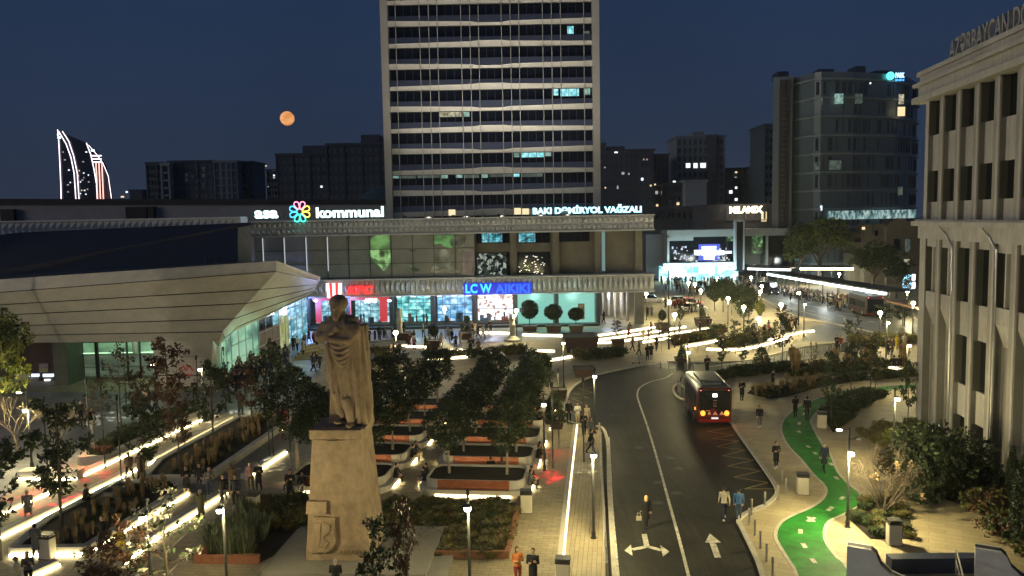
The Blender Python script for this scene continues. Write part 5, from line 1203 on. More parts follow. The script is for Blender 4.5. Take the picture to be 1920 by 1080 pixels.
mb = MB(); mb.quad((x0.x, YH - 9.6, x0.z - .9), (x1.x, YH - 4.5, x0.z - .9), (x1.x, YH - 4.5, x0.z + 1.2), (x0.x, YH - 9.6, x0.z + 1.2)); mb.build('lit_lobby', M['lobby'], ht)
hs_ = thing('hotel_sign', P(1670, 142, YH - 5), 'round teal lamp disc and small blue letters on the hotel roof', 'sign')
q = P(1670, 142, YH - 5); mb = MB(); mb.tube([(q.x, q.y, q.z), (q.x, q.y + .3, q.z)], .95, 20); mb.build('disc', glow('teal_disc', (.10, .95, .85), 2.4), hs_)
put(sign('lettering', 'PARK', None, 1679, 1696, 136, 146, YH - 5, glow('sign_ice', (.4, .75, 1), 2.2), .03), hs_); put(sign('lettering', 'INN', None, 1679, 1695, 148, 152, YH - 5, glow('sign_blue3', (.05, .35, 1), 2.2), .03), hs_)

# stage-like screen building
YS = 195
sb = thing('screen_building', P(1350, 530, YS), 'modern white-framed hall with a glowing blue-white screen and bright turquoise shop', 'building'); sb.location.z = 0
def rect(p0, p1, q0, q1, Y, m_, nm, t=.4, par=None):
    a, b = P(p0, q0, Y), P(p1, q1, Y); mb = MB(); mb.box(((a.x + b.x) / 2, Y + t / 2, (a.z + b.z) / 2), (b.x - a.x, t, a.z - b.z)); return mb.build(nm, m_, par or sb)
M['wht'] = mat('white_frame', (.42, .42, .42), .6, .08, .4)
rect(1211, 1253, 440, 522, YS + 4, mat('grey_box', (.16, .16, .175), .7), 'grey_box', 12)
rect(1251, 1490, 432, 441, YS, M['wht'], 'frame_top', 8); rect(1251, 1255, 441, 497, YS, M['wht'], 'frame_post', 8); rect(1437, 1440, 441, 497, YS, M['wht'], 'frame_post', .5)
rect(1255, 1300, 441, 451, YS + .5, M['wht'], 'frame_box', 3); rect(1255, 1490, 441, 500, YS + 2.5, M['glass_dk'], 'dark_glass', 20); rect(1243, 1384, 494, 498, YS - 1, M['wht'], 'canopy_edge', 4)
rect(1380, 1395, 414, 508, YS - 1.5, M['roof_dk'], 'sign_tower', 1.5); rect(1380, 1395, 412.5, 415.5, YS - 1.8, M['wht'], 'tower_edge', 1.8); rect(1379, 1381, 414, 506, YS - 1.8, M['wht'], 'tower_edge', 1.8); rect(1394, 1396, 414, 506, YS - 1.8, M['wht'], 'tower_edge', 1.8)
M['turq'] = lit('turquoise_shop', [(.05, .30, .36), (.12, .7, .8), (.45, .95, 1), (1, 1, 1), (.8, 1, 1)], 1.5, .45, seed=1, stretch=(1, 1, 1.3))
rect(1236, 1384, 499, 526, YS + 1, M['turq'], 'lit_shopfront', .4); rect(1256, 1282, 500, 520, YS + .9, glow('shop_glare', (.9, 1, 1), 2.6), 'lit_window', .1); rect(1314, 1340, 500, 512, YS + .9, glow('shop_glare', (.9, 1, 1), 2.6), 'lit_window', .1)
rect(1299, 1311, 500, 511, YS + .7, glow('cyan_board', (0, .6, .8), 1.6), 'sign_board', .2)
mb = MB()
for p_ in range(1238, 1384, 12): q = P(p_, 512, YS + .5); mb.box((q.x, q.y, 2.3), (.12, .2, 4.4))
mb.build('glazing_bars', M['wht'], sb)
for a_ in [((1316, 462), (1343, 465)), ((1302, 469), (1315, 478)), ((1316, 467), (1343, 479)), ((1320, 478), (1340, 486)), ((1345, 470), (1358, 478)), ((1358, 471), (1372, 475))]:
    rect(a_[0][0], a_[1][0], a_[0][1], a_[1][1], YS + 1.8, glow('screen_glare', (.72, .80, 1), 3.2), 'screen_glow', .1)
rect(1310, 1350, 458, 488, YS + 2.2, glow('screen_blue', (.05, .09, .75), 1.0), 'screen', .1)
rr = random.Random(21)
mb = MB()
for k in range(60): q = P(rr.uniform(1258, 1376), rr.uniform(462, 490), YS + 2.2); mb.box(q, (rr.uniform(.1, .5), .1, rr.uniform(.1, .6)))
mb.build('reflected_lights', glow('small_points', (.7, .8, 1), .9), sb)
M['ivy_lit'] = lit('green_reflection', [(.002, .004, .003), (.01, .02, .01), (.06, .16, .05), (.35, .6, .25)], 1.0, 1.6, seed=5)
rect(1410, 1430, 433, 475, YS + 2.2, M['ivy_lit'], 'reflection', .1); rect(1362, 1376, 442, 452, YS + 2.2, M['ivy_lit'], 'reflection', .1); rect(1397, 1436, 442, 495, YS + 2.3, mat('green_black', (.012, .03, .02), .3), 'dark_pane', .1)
rect(1440, 1580, 479, 487, YS + 6, lit('far_interior', [(.01, .03, .04), (.05, .12, .14), (.4, .6, .6)], 1.0, 1.2, seed=3), 'lit_window', .3)
for k in range(3):
    ld = bpy.data.lights.new('shop_light', 'POINT'); ld.energy = 2200; ld.color = (.55, .95, 1); ld.shadow_soft_size = 1.5; lo = bpy.data.objects.new('shop_light', ld); COL.objects.link(lo); q = P(1265 + k * 50, 506, YS - 3); lo.location = q; lo.parent = sb; lo.location = q - sb.location

# old villa at right
YV = 178
vl = thing('old_villa', P(1660, 540, YV), 'old sand-coloured villa with a round gable behind the trees at right', 'house'); vl.location.z = 0
M['sand'] = mat('sand_plaster', (.15, .125, .085), .85, .15, .5)
rect(1594, 1625, 438, 560, YV, M['sand'], 'wing', 3, vl); rect(1622, 1665, 421, 560, YV - 2, M['sand'], 'wall', 4, vl); 
g_ = [P(x, y, YV - 3) for x, y in ((1662, 560), (1662, 424), (1672, 415), (1684, 410), (1697, 411), (1706, 418), (1760, 424), (1760, 560))]
mb = MB(); k = len(g_); mb.add([tuple(p) for p in g_] + [(p.x, p.y + 5, p.z) for p in g_], [tuple(range(k))[::-1], tuple(range(k, 2 * k))] + [(i, (i + 1) % k, (i + 1) % k + k, i + k) for i in range(k)]); mb.build('gable', M['sand'], vl)
for x, y, w_, h_, mk in [(1608, 450, 12, 8, 'glass_dk'), (1643, 437, 6, 10, 'glass_dk'), (1681, 458, 10, 20, 'glass_dk'), (1702, 460, 9, 24, 'win_dim'), (1700, 496, 9, 20, 'win_warm'), (1619, 428, 5, 5, 'w_warm')]:
    q = P(x, y, YV - 3.1); mb = MB(); mb.box(q, (w_ * .117, .25, h_ * .117)); mb.build('window', M[mk], vl)
mb = MB(); mb.tube([hp(1636, 440, YV - 2.4), hp(1636, 418, YV - 2.4)], .12, 5); mb.build('pipe', M['c_dark'], vl)

# stop canopies
def canopy(p0, p1, z, label, wd, m_led, posts):
    a, b = G(*p0, z=z), G(*p1, z=z); rt = thing('stop_canopy', (a.x, a.y, 0), label, 'shelter')
    mb = MB(); band(mb, [(a.x, a.y), (b.x, b.y)], wd, z + .1, z + .35, side=wd / 2 - .2); mb.build('roof', M['dark_metal'], rt)
    mb = MB(); band(mb, [(a.x, a.y), (b.x, b.y)], .5, z - .32, z + .06, side=.0)
    mb.build('light_strip', m_led, rt)
    for k in range(posts):
        t = (k + .5) / posts; p = a.lerp(b, t); n = Vector(((b - a).y, -(b - a).x, 0)).normalized() * (wd * .5)
        mb = MB(); mb.tube([(p.x + n.x, p.y + n.y, 0), (p.x + n.x, p.y + n.y, z + .1)], .10, 6); mb.build('post', M['dark_metal'], rt)
    for k in range(3):
        ld = bpy.data.lights.new('canopy_light', 'POINT'); ld.energy = 800; ld.color = (.92, 1, .95); ld.shadow_soft_size = .8; lo = bpy.data.objects.new('canopy_light', ld); COL.objects.link(lo); lo.parent = rt; q = a.lerp(b, (k + .5) / 3); lo.location = (q.x - a.x + 1.5, q.y - a.y, z - .8)
M['led_cool'] = glow('canopy_led', (.85, 1, .98), 4.5)
canopy((1660, 549), (1440, 513), 4.0, 'long bus stop canopy with a bright white light band along its edge', 4.5, M['led_cool'], 8)
canopy((1482, 505), (1402, 503), 4.0, 'farther short canopy with glaring white edge beside the turquoise shop', 5, glow('canopy_glare', (.95, 1, 1), 5), 4)
canopy((1600, 503), (1500, 503), 4.0, 'farthest lit canopy behind the big dark trees', 5, M['led'], 4)
a, b = G(1688, 566, 3.2), G(1790, 590, 3.2); rt = thing('stop_canopy', (a.x, a.y, 0), 'unlit brown stop roof beside the parked bus at right', 'shelter')
mb = MB(); band(mb, [(a.x, a.y), (b.x, b.y)], 4.0, 3.2, 3.5); mb.build('roof', M['wood_dk'], rt)
for t in (.1, .9): p = a.lerp(b, t); mb = MB(); mb.tube([(p.x, p.y, 0), (p.x, p.y, 3.25)], .1, 6); mb.build('post', M['dark_metal'], rt)
# the moon
YM = 1400; q = P(538.5, 222, YM); mb = MB(); mb.ell(q, (12.1, 12.1, 12.1), 40, 24)
mo = mb.build('moon', lit('moon_surface', [(.55, .18, .045), (.90, .34, .10), (1.0, .48, .18)], .98, .09, seed=2), None, smooth=True); tag(mo, 'full orange moon low in the blue night sky', 'moon')
# ------------------------------------------------------------------ vegetation
def rv(rr): 
    z = rr.uniform(-1, 1); t = rr.uniform(0, 2 * math.pi); q = math.sqrt(1 - z * z); return Vector((q * math.cos(t), q * math.sin(t), z))
def leaf_quads(mb, c, n, spread, s, rr, mi, asp=1.6):
    for _ in range(n):
        p = c + rv(rr) * spread * rr.random() ** .4; a = rv(rr); b = a.cross(rv(rr))
        if b.length < .05: continue
        b.normalize(); l = s * rr.uniform(.6, 1.3); a = a * (l * asp / 2); b = b * (l / 2)
        mb.add([p - a, p + b * .8, p + a, p - b * .8], [(0, 1, 2, 3)], mi)
def tree_proto(kind, seed):
    rr = random.Random(seed); root = thing('tree', local=True)
    tk, cw = MB(), MB()
    if kind == 'oval':                       # clipped dense oval crown on a thin trunk, 5.5 m
        H, zc, rx, rz = 5.5, 3.85, 1.35, 1.75; mats = [M['leaf_dk'], M['leaf_md']]
        tk.tube([(0, 0, 0), (.03, .02, 1.2), (0, 0, 2.6), (.05, 0, 4.6)], [.085, .07, .06, .02], 7)
        for k in range(5):
            d = rv(rr); d.z = abs(d.z) + .4; d.normalize(); tk.tube([(0, 0, 2.2 + k * .3), Vector((0, 0, 2.4 + k * .3)) + d * 1.0], [.035, .01], 5)
        for k in range(430):
            d = rv(rr); q = .5 + .5 * rr.random() ** .5; q *= 1 + .16 * math.sin(d.x * 5 + seed) * math.cos(d.z * 4) + rr.uniform(-.05, .09)
            tt = 1.0 - .12 * max(0, d.z)
            c = Vector((d.x * rx * q * tt, d.y * rx * q * tt, zc + d.z * rz * q)); leaf_quads(cw, c, 13, .19, .105, rr, 0 if rr.random() < .65 else 1)
    elif kind in ('slim', 'slimred', 'slimthin'):   # young upright tree, uneven narrow crown, 5 m
        mats = {'slim': [M['leaf_dk'], M['leaf_md']], 'slimred': [M['leaf_brown'], M['leaf_red']], 'slimthin': [M['leaf_brown'], M['leaf_md']]}[kind]
        tk.tube([(0, 0, 0), (.02, 0, 1.5), (-.03, .02, 3.2), (.02, 0, 5.0)], [.06, .05, .035, .01], 7)
        for k in range(16 if kind != 'slimthin' else 20):
            z = 1.5 + 3.2 * k / 16; rad = (.95 if kind != 'slimthin' else 1.15) * math.sin(math.pi * min(1, (z - 1.1) / 4.2) ** .8) + .15; t = rr.uniform(0, 6.28)
            tip = Vector((math.cos(t) * rad, math.sin(t) * rad, z + .45)); tk.tube([(0, 0, z), tuple(tip * .5 + Vector((0, 0, z * .5))), tip], [.02, .014, .006], 4)
            for j in range(6 if kind != 'slimthin' else 3):
                c = Vector((0, 0, z)).lerp(tip, rr.uniform(.35, 1.1)) + rv(rr) * .14; leaf_quads(cw, c, 11 if kind != 'slimthin' else 8, .20, .125, rr, 0 if rr.random() < .5 else 1, 1.9)
        if kind != 'slimthin':
            for k in range(26):
                z = rr.uniform(1.6, 4.9); rad = .75 * math.sin(math.pi * min(1, (z - 1.1) / 4.2)); t = rr.uniform(0, 6.28); q = rad * rr.uniform(.3, 1)
                leaf_quads(cw, Vector((math.cos(t) * q, math.sin(t) * q, z)), 10, .2, .14, rr, 0 if rr.random() < .6 else 1, 1.9)
    elif kind == 'bare':                     # leafless spreading twigs
        mats = [M['leaf_straw']]
        def br(p, d, l, r_, dep):
            q = p + d * l; tk.tube([p, p.lerp(q, .5) + rv(rr) * l * .06, q], [r_, r_ * .8, r_ * .6], 4)
            if dep:
                for _ in range(3): br(q if _ else p.lerp(q, .7), (d + rv(rr) * .55 + Vector((0, 0, .15))).normalized(), l * .72, r_ * .55, dep - 1)
        br(Vector((0, 0, 0)), Vector((0, 0, 1)), 1.5, .06, 0)
        for k in range(6): t = k * 1.05; br(Vector((0, 0, 1.0 + .12 * k)), Vector((math.cos(t) * .6, math.sin(t) * .6, .9)).normalized(), 1.0, .03, 4)
        leaf_quads(cw, Vector((0, 0, 3)), 40, 1.4, .08, rr, 0)
    elif kind == 'big':                      # large broad old tree, 9 m
        mats = [M['leaf_dk'], M['leaf_md']]
        tk.tube([(0, 0, 0), (.1, 0, 2), (0, .1, 4)], [.28, .22, .18], 9)
        cl = []
        for k in range(9):
            t = rr.uniform(0, 6.28); q = rr.uniform(1.2, 3.0); tip = Vector((math.cos(t) * q, math.sin(t) * q, rr.uniform(4.5, 7.8))); cl.append(tip)
            tk.tube([(0, 0, rr.uniform(2.2, 3.6)), tuple(tip * .55 + Vector((0, 0, 1.4))), tip], [.11, .07, .03], 6)
        cl += [Vector((rr.uniform(-2, 2), rr.uniform(-2, 2), rr.uniform(4, 8))) for _ in range(8)]
        for c in cl:
            R_ = rr.uniform(1.0, 1.6)
            for k in range(52):
                d = rv(rr); leaf_quads(cw, c + Vector((d.x, d.y, d.z * .75)) * R_ * (rr.random() ** .35), 9, .28, .19, rr, 0 if rr.random() < .6 else 1)
    elif kind == 'cone':                     # evergreen cone
        mats = [M['leaf_dk'], M['leaf_md']]
        tk.tube([(0, 0, 0), (0, 0, 1.9)], [.06, .02], 6)
        for k in range(330):
            z = 2.2 * (1 - rr.random() ** .6); rad = .50 * (1 - z / 2.4) ** .8 * (1 + .15 * math.sin(z * 14)); t = rr.uniform(0, 6.28)
            leaf_quads(cw, Vector((math.cos(t) * rad, math.sin(t) * rad, .12 + z)), 9, .10, .07, rr, 0 if rr.random() < .6 else 1)
    elif kind == 'ball':                     # topiary
        mats = [M['leaf_dk'], M['leaf_dk']]
        tk.tube([(0, 0, 0), (0, 0, 1.4)], [.06, .05], 6)
        for k in range(420):
            d = rv(rr); leaf_quads(cw, Vector((d.x * .95, d.y * .95, 1.85 + d.z * 1.0)) * 1.0, 9, .11, .09, rr, rr.randint(0, 1))
        cw.ell((0, 0, 1.85), (.86, .86, .9), 16, 10)
    elif kind == 'cypress':
        mats = [M['leaf_dk'], M['leaf_md']]
        tk.tube([(0, 0, 0), (0, 0, 4.5)], [.07, .02], 6)
        for k in range(560):
            z = rr.random(); rad = .42 * math.sin(math.pi * min(1, z * .82 + .16)) ; t = rr.uniform(0, 6.28)
            leaf_quads(cw, Vector((math.cos(t) * rad, math.sin(t) * rad, .15 + z * 4.9)), 10, .12, .08, rr, 0 if rr.random() < .7 else 1, 2.2)
    tk.build('trunk', M['bark_lt'] if kind in ('oval',) else M['bark'], root)
    cw.build('crown', mats, root)
    return Proto(root)
TR = {}
for kd, n_ in (('oval', 3), ('slim', 3), ('slimred', 2), ('slimthin', 2), ('bare', 1), ('big', 2), ('cone', 2), ('ball', 1), ('cypress', 1)):
    TR[kd] = [tree_proto(kd, 10 * i + len(kd)) for i in range(n_)]
HT = dict(oval=5.5, slim=5.1, slimred=5.1, slimthin=5.1, bare=4.6, big=9.0, cone=2.4, ball=2.9, cypress=5.1)
def top_z(base, py_top):                     # real height of something whose top shows at py_top
    g = G(*base); x = base[0]; d = ray(x, py_top); t = g.y / d.y; return CAM_H + d.z * t
def tree(kd, base, top, label, wd=1.0, group=None, cat='tree', crown=None):
    g = G(*base); h = top_z(base, top); s = h / HT[kd]; pr = rnd.choice(TR[kd])
    o = pr.place((g.x, g.y, 0), rnd.uniform(0, 6.28), (s * wd, s * wd, s), label, cat, group)
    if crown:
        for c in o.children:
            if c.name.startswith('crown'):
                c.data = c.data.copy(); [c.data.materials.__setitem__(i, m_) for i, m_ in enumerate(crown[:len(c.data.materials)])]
    return o
GT = 'young trees in the plaza left of the monument'
tree('slim', (272, 914), 742, 'leafy slim tree standing behind the crossing walkers, left plaza', 0.94, GT)
tree('slimred', (337, 877), 738, 'low reddish tree in the grass strip before the pavilion leg', 0.98, GT)
tree('slimred', (318, 812), 632, 'tallest reddish tree, in front of the pavilion leg', 1.02, GT)
tree('slim', (401, 837), 672, 'dark slim tree right of the pavilion leg', 1.07, GT)
tree('slimred', (473, 800), 686, 'tree with dull reddish leaves before the crowd at the pavilion glass', 1.07, GT)
tree('slim', (521, 776), 637, 'dark tree rising before the waiting crowd, left of the statue', 0.82, GT)
tree('slimthin', (229, 817), 666, 'sparse tree in front of the green-lit glass', 1.07, GT)
tree('slimthin', (178, 832), 735, 'thin small tree in front of the cool paving, left', 0.90, GT)
tree('bare', (30, 862), 715, 'bare twiggy tree against the lit paving at far left', 1.1, GT)
tree('bare', (112, 870), 728, 'second bare tree, behind the tall leafy tree at left', .8, GT)
tree('slim', (118, 1002), 750, 'tall leafy tree in the front grass planter, lower left', 1.02, GT)
tree('slim', (3, 1050), 822, 'dark tree cut by the left edge of the frame', 1.07, GT)
tree('slimred', (262, 800), 690, 'small dim tree behind the dark hedge, left plaza', .9, GT)
tree('slimthin', (190, 800), 720, 'thin tree by the walkers in white on the far paving', .9, GT)
tree('big', (-34, 868), 553, 'big tree with yellow light put into its leaf colour at the left edge', .75, None, crown=[mat('leaf_lamplit', (.17, .19, .03), .6, .4, 2.5), M['leaf_md']])  # yellow lamplight painted into the leaf colour
tree('oval', (559, 884), 694, 'dense round dark tree left of the statue', 1.25)
tree('slimred', (250, 1150), 968, 'reddish bush-like tree in the left foreground', 1.1, 'reddish young trees in the foreground')
tree('slimthin', (318, 1160), 940, 'thin tree with pale blossom right of the reddish foreground bush', 1.3, 'reddish young trees in the foreground', crown=[M['leaf_md'], M['blossom']])
tree('slimred', (196, 1150), 1000, 'small reddish bush at the bottom beside the person in yellow', 1.3, 'reddish young trees in the foreground')
tree('slim', (716, 1200), 968, 'green young tree overlapping the right foot of the pedestal', .85, 'young trees beside the pedestal', crown=[M['leaf_md'], M['leaf_dk']])
tree('slimred', (762, 1200), 930, 'slender young tree with red leaves right of the pedestal', .42, 'young trees beside the pedestal')
for i, (c_, r_, p) in enumerate(ISLANDS):
    for sx in (-1, 1):
        q = p + VDIR * (sx * 1.75) + UDIR * .1; s = rnd.uniform(.93, 1.02); pr = rnd.choice(TR['oval'])
        o = pr.place((q.x, q.y, .8), rnd.uniform(0, 6.28), (s * 1.1, s * 1.1, s * .82), 'clipped oval tree, %s one in the %s bench island, %s column' % ('left' if sx < 0 else 'right', _row[r_], 'right' if c_ == 0 else 'left'), 'tree', 'clipped oval trees growing from the bench islands')
GR_ = 'young trees right of the road'
for kd, b, t, lb, wd in [('slim', (1558, 800), 655, 'dark young tree beside the cream bin on the cycle path', .6), ('slim', (1595, 745), 640, 'young tree standing above the curved hedge', .7), ('slim', (1632, 740), 628, 'young leafy tree left of the seated couple', .8),
                         ('slimthin', (1641, 742), 650, 'thin sapling beside the double trunk above the hedge', .7), ('slimthin', (1607, 688), 606, 'palm-headed pale tree by the junction', .8), ('slimthin', (1521, 706), 648, 'bare staked sapling left of the dark young tree', .5),
                         ('slimthin', (1529, 708), 650, 'second bare staked sapling', .5), ('slim', (1467, 679), 588, 'slim dark tree beside the traffic island', 1.0), ('slim', (1353, 698), 632, 'small tree with thin trunk behind the bus', 1.0), ('slim', (1391, 690), 636, 'small tree with bare lower branches right of the bus', 1.0),
                         ('slim', (1702, 800), 672, 'dark tree against the corner of the stone building', .7), ('slimthin', (1240, 660), 590, 'small tree beside the tall dark lamp post', .5), ('slim', (1378, 652), 600, 'small round-headed tree on the oval island', 1.0), ('slimred', (1352, 655), 612, 'reddish small tree on the oval island', 1.2),
                         ('slim', (1405, 640), 598, 'dark bushy tree behind the seated crowd', 1.3), ('slimred', (1468, 612), 571, 'orange-brown tree near the avenue', 1.6), ('slim', (1655, 612), 570, 'dark young tree beside the bus at the stop', 2.0), ('slim', (1692, 612), 566, 'dark young tree at the right of the parked bus', 2.0), ('slim', (1590, 640), 598, 'dark shrubby tree in front of the parked bus', 1.1)]:
    tree(kd, b, t, lb, wd, GR_)
GD = 'dense dark trees in the middle distance'
for b, t, lb, wd in [((1340, 583), 530, 'leftmost dark crown of the dense tree cluster', 1.3), ((1356, 585), 524, 'pointed dark crown near the left of the tree cluster', 1.3), ((1372, 590), 532, 'dark crown in the middle of the tree cluster', 1.3), ((1389, 596), 536, 'wide dark crown right of the cluster middle', 1.4), ((1404, 600), 540, 'rightmost dark crown of the cluster', 1.3), ((1396, 612), 560, 'lower dark crown in front of the cluster', 1.2), ((1276, 612), 577, 'single round-headed tree on a stem beside the road plaza', .8)]:
    tree('oval', b, t, lb, wd, GD)
tree('oval', (1425, 606), 564, 'tree with bright yellow-green lamplight put into its leaf colours', .9, None, crown=[mat('leaf_lit', (.30, .30, .05), .6, .3, 3), mat('leaf_lit2', (.16, .19, .04), .6, .3, 3)])  # lamp-lit look of the crown comes from brighter leaf colours
tree('big', (1536, 533), 404, 'huge dark tree in front of the hotel', 1.25, 'old dark trees before the hotel and the villa'); tree('big', (1500, 528), 430, 'lower dark tree left of the huge dark tree', .8, 'old dark trees before the hotel and the villa'); tree('big', (1637, 552), 448, 'broad dark tree in front of the old villa', 1.25, 'old dark trees before the hotel and the villa'); tree('big', (1680, 560), 478, 'dark tree lit from below beside the blue lights', .9, 'old dark trees before the hotel and the villa')
# planters with evergreens
M['pot'] = mat('dark_pot', (.07, .045, .035), .7, .2, 2)
def pot(base, w_, h_, label, kd=None, top=None, twd=1.0, m_='pot', tl=None):
    g = G(*base); rt = thing('plant_pot', g, label, 'planter'); mb = MB()
    mb.loft([[(g.x + dx * w_ * k / 2, g.y + dy * w_ * k / 2, z) for dx, dy in ((-1, -1), (1, -1), (1, 1), (-1, 1))] for k, z in ((.8, 0), (1, h_), (.88, h_), (.86, h_ - .08))]); mb.build('box', M[m_], rt)
    if kd:
        pr = rnd.choice(TR[kd]); hz = top_z(base, top) - h_; s = hz / HT[kd]; pr.place((g.x, g.y, h_ - .1), rnd.uniform(0, 6), (s * twd, s * twd, s), tl, 'tree', 'potted evergreens and topiary')
pot((993, 620), 2.2, .8, 'dark square pot under the pointed topiary', 'ball', 561, 1.0, tl='tall clipped topiary with a pointed tip, leftmost of three'); pot((1038, 622), 2.2, 1.0, 'dark square pot under the egg-shaped topiary', 'ball', 569, 1.25, tl='egg-shaped clipped topiary, middle of three'); pot((1080, 622), 2.0, 1.0, 'dark square pot under the ball topiary', 'ball', 575, 1.25, tl='round ball topiary, rightmost of three')
pot((1279, 680), 1.5, .6, 'dark pot at the crossing', 'cone', 645, 1.6, tl='bushy evergreen cone at the crossing by the bollards'); pot((1428, 690), 1.5, .5, 'low pot beside the clipped hedge', 'cone', 644, 1.9, tl='wide evergreen cone beside the clipped hedge'); pot((1040, 802), 1.3, .5, 'pot at the sidewalk group', 'cone', 725, 1.4, tl='ragged evergreen cone next to the pushchair on the sidewalk')
pot((1088, 657), 4.2, 1.9, 'big brown planter box in front of the mint-lit bays'); pot((814, 655), 1.6, 1.2, 'brown pot with a round green tree on the forecourt', 'ball', 608, .9, tl='round green potted tree in front of the blue shop window'); pot((876, 622), 1.5, .9, 'dark pot between the blue and white shop windows', 'ball', 590, .8, tl='dark ball tree right of the bright blue shop window'); pot((1095, 705), 2.2, .9, 'dark box on the left kerb of the road bend')
pot((1318, 612), 2.2, 1.2, 'brown pot holding a pointed shrub', 'cone', 574, 1.3, tl='pointed shrub in a brown pot on the right plaza'); pot((1048, 745), 1.4, .8, 'box planter with dry twigs on the sidewalk', 'bare', 690, .5, tl='dry twiggy plant in a box planter on the sidewalk'); pot((1242, 620), 2, 1.0, 'dark pot beside the columns corner', 'ball', 580, .8, tl='dark round tree beside the corner column of the station')
pot((755, 640), 2.4, 1.2, 'pale round flower tub beside the statue on the forecourt'); pot((1158, 650), 1.6, .9, 'brown pot with a leafy fan plant', 'slim', 598, 1.3, tl='fan-leaved plant in a brown pot among the lit curbs'); pot((875, 636), 1.5, .9, 'low dark pot in front of the white shop', 'ball', 608, 1.0, tl='low dark ball tree on the forecourt, left of the stone pillar')
# grasses and shrubs
def grass_clump(kind, seed):
    rr = random.Random(seed); rt = thing('grass_clump', local=True); mb = MB()
    n_, h, sp, m_ = {'straw': (90, 1.5, .34, ['leaf_straw', 'leaf_brown']), 'spiky': (130, 1.5, .75, ['leaf_grey', 'leaf_md']), 'dry': (190, .6, .6, ['leaf_brown', 'leaf_lt']), 'dark': (190, .55, .6, ['leaf_dk', 'leaf_md'])}[kind]
    for _ in range(n_):
        t = rr.uniform(0, 6.28); q = rr.random() ** .6 * sp * .5; b = Vector((math.cos(t) * q, math.sin(t) * q, 0)); d = Vector((math.cos(t) * rr.uniform(.1, .9) * sp, math.sin(t) * rr.uniform(.1, .9) * sp, h * rr.uniform(.6, 1.1)))
        wv = Vector((-math.sin(t), math.cos(t), 0)) * (.022 if kind != 'spiky' else .035); mi = rr.randint(0, 1)
        tip = b + d; mid = b + d * .6 + Vector((0, 0, .08))
        mb.add([b - wv, b + wv, mid + wv * .9, mid - wv * .9], [(0, 1, 2, 3)], mi)
        if kind == 'straw': mb.add([mid - wv * 1.0, mid + wv * 1.0, tip + wv * 1.5, tip + Vector((0, 0, .12)), tip - wv * 1.5], [(0, 1, 2, 3, 4)], 0)
        else: mb.add([mid - wv, mid + wv, tip], [(0, 1, 2)], mi)
        if kind in ('dry', 'dark'): leaf_quads(mb, b + d * rr.uniform(.3, .9), 2, .12, .09, rr, mi)
    me = mb.mesh('clump', [M[k] for k in m_]); return me
CL = {k: [grass_clump(k, 5 + i) for i in range(3)] for k in ('straw', 'spiky', 'dry', 'dark')}
for o in [o for o in COL.objects if o.name.startswith('grass_clump')]: bpy.data.objects.remove(o)
def inside(x, y, poly):
    c = False; n = len(poly)
    for i in range(n):
        x0, y0 = poly[i]; x1, y1 = poly[(i + 1) % n]
        if (y0 > y) != (y1 > y) and x < (x1 - x0) * (y - y0) / (y1 - y0) + x0: c = not c
    return c
def fill(name, pix, kinds, dens, label, cat='planting', z=0.03, sc=(.7, 1.2), zk=1.0, maxn=260):
    """ground cover nobody could count: one joined object of many tufts"""
    poly = [G2(*p) for p in pix]; xs = [p[0] for p in poly]; ys = [p[1] for p in poly]; rr = random.Random(len(label))
    ar = abs(sum(poly[i][0] * poly[(i + 1) % len(poly)][1] - poly[(i + 1) % len(poly)][0] * poly[i][1] for i in range(len(poly)))) / 2
    n_ = min(maxn, int(ar * dens)); V, Fc, Mi = [], [], []; mats = []
    for k in kinds:
        for m_ in CL[k][0].materials:
            if m_ not in mats: mats.append(m_)
    cnt = 0; tries = 0
    while cnt < n_ and tries < n_ * 30:
        tries += 1; x, y = rr.uniform(min(xs), max(xs)), rr.uniform(min(ys), max(ys))
        if not inside(x, y, poly): continue
        cnt += 1; me = rr.choice(CL[rr.choice(kinds)]); s = rr.uniform(*sc); t = rr.uniform(0, 6.28); ca, sa = math.cos(t) * s, math.sin(t) * s; o_ = len(V)
        V += [(x + v.co.x * ca - v.co.y * sa, y + v.co.x * sa + v.co.y * ca, z + v.co.z * s * zk) for v in me.vertices]
        mp = [mats.index(m_) for m_ in me.materials]
        for p in me.polygons: Fc.append(tuple(i + o_ for i in p.vertices)); Mi.append(mp[p.material_index])
    me = bpy.data.meshes.new(name); me.from_pydata(V, [], Fc)
    for m_ in mats: me.materials.append(m_)
    me.polygons.foreach_set('material_index', Mi); me.update()
    o = bpy.data.objects.new(name, me); COL.objects.link(o); return tag(o, label, cat, kind='stuff')
fill('grass', [(100, 1034), (150, 1034), (326, 926), (318, 918), (262, 918), (160, 978)], ['straw', 'straw', 'dark', 'dark'], 4.5, 'straw-coloured feather grass in the front left planter', z=.33, sc=(.24, .42), zk=1.4)
fill('grass', [(318, 900), (372, 899), (510, 810), (534, 796), (482, 796), (366, 862)], ['straw', 'straw', 'dry', 'dark'], 4.5, 'straw-coloured feather grass in the planter behind the walkers', z=.33, sc=(.24, .42), zk=1.4)
fill('shrubbery', PL0, ['dark'], 1.6, 'low dark hedge in the upper left planter', z=.45, sc=(.7, 1.1))
fill('shrubbery', [(480, 945), (580, 940), (582, 1000), (500, 1000)], ['dry', 'dark'], 2.5, 'red-brown dark shrubs directly left of the pedestal', sc=(.7, 1.2)); fill('grass', [(372, 1052), (478, 1050), (500, 985), (455, 960)], ['spiky', 'spiky', 'dry'], 2.2, 'spiky grey-green grass clumps left of the pedestal', sc=(.55, .85))
fill('shrubbery', BED_Q, ['dry', 'dry', 'dark'], 5.0, 'dry olive and brown shrubs right of the pedestal', sc=(.42, .75)); fill('grass', BED_S, ['dark', 'dry'], 3, 'low ground cover under the bare shrub', sc=(.4, .8))
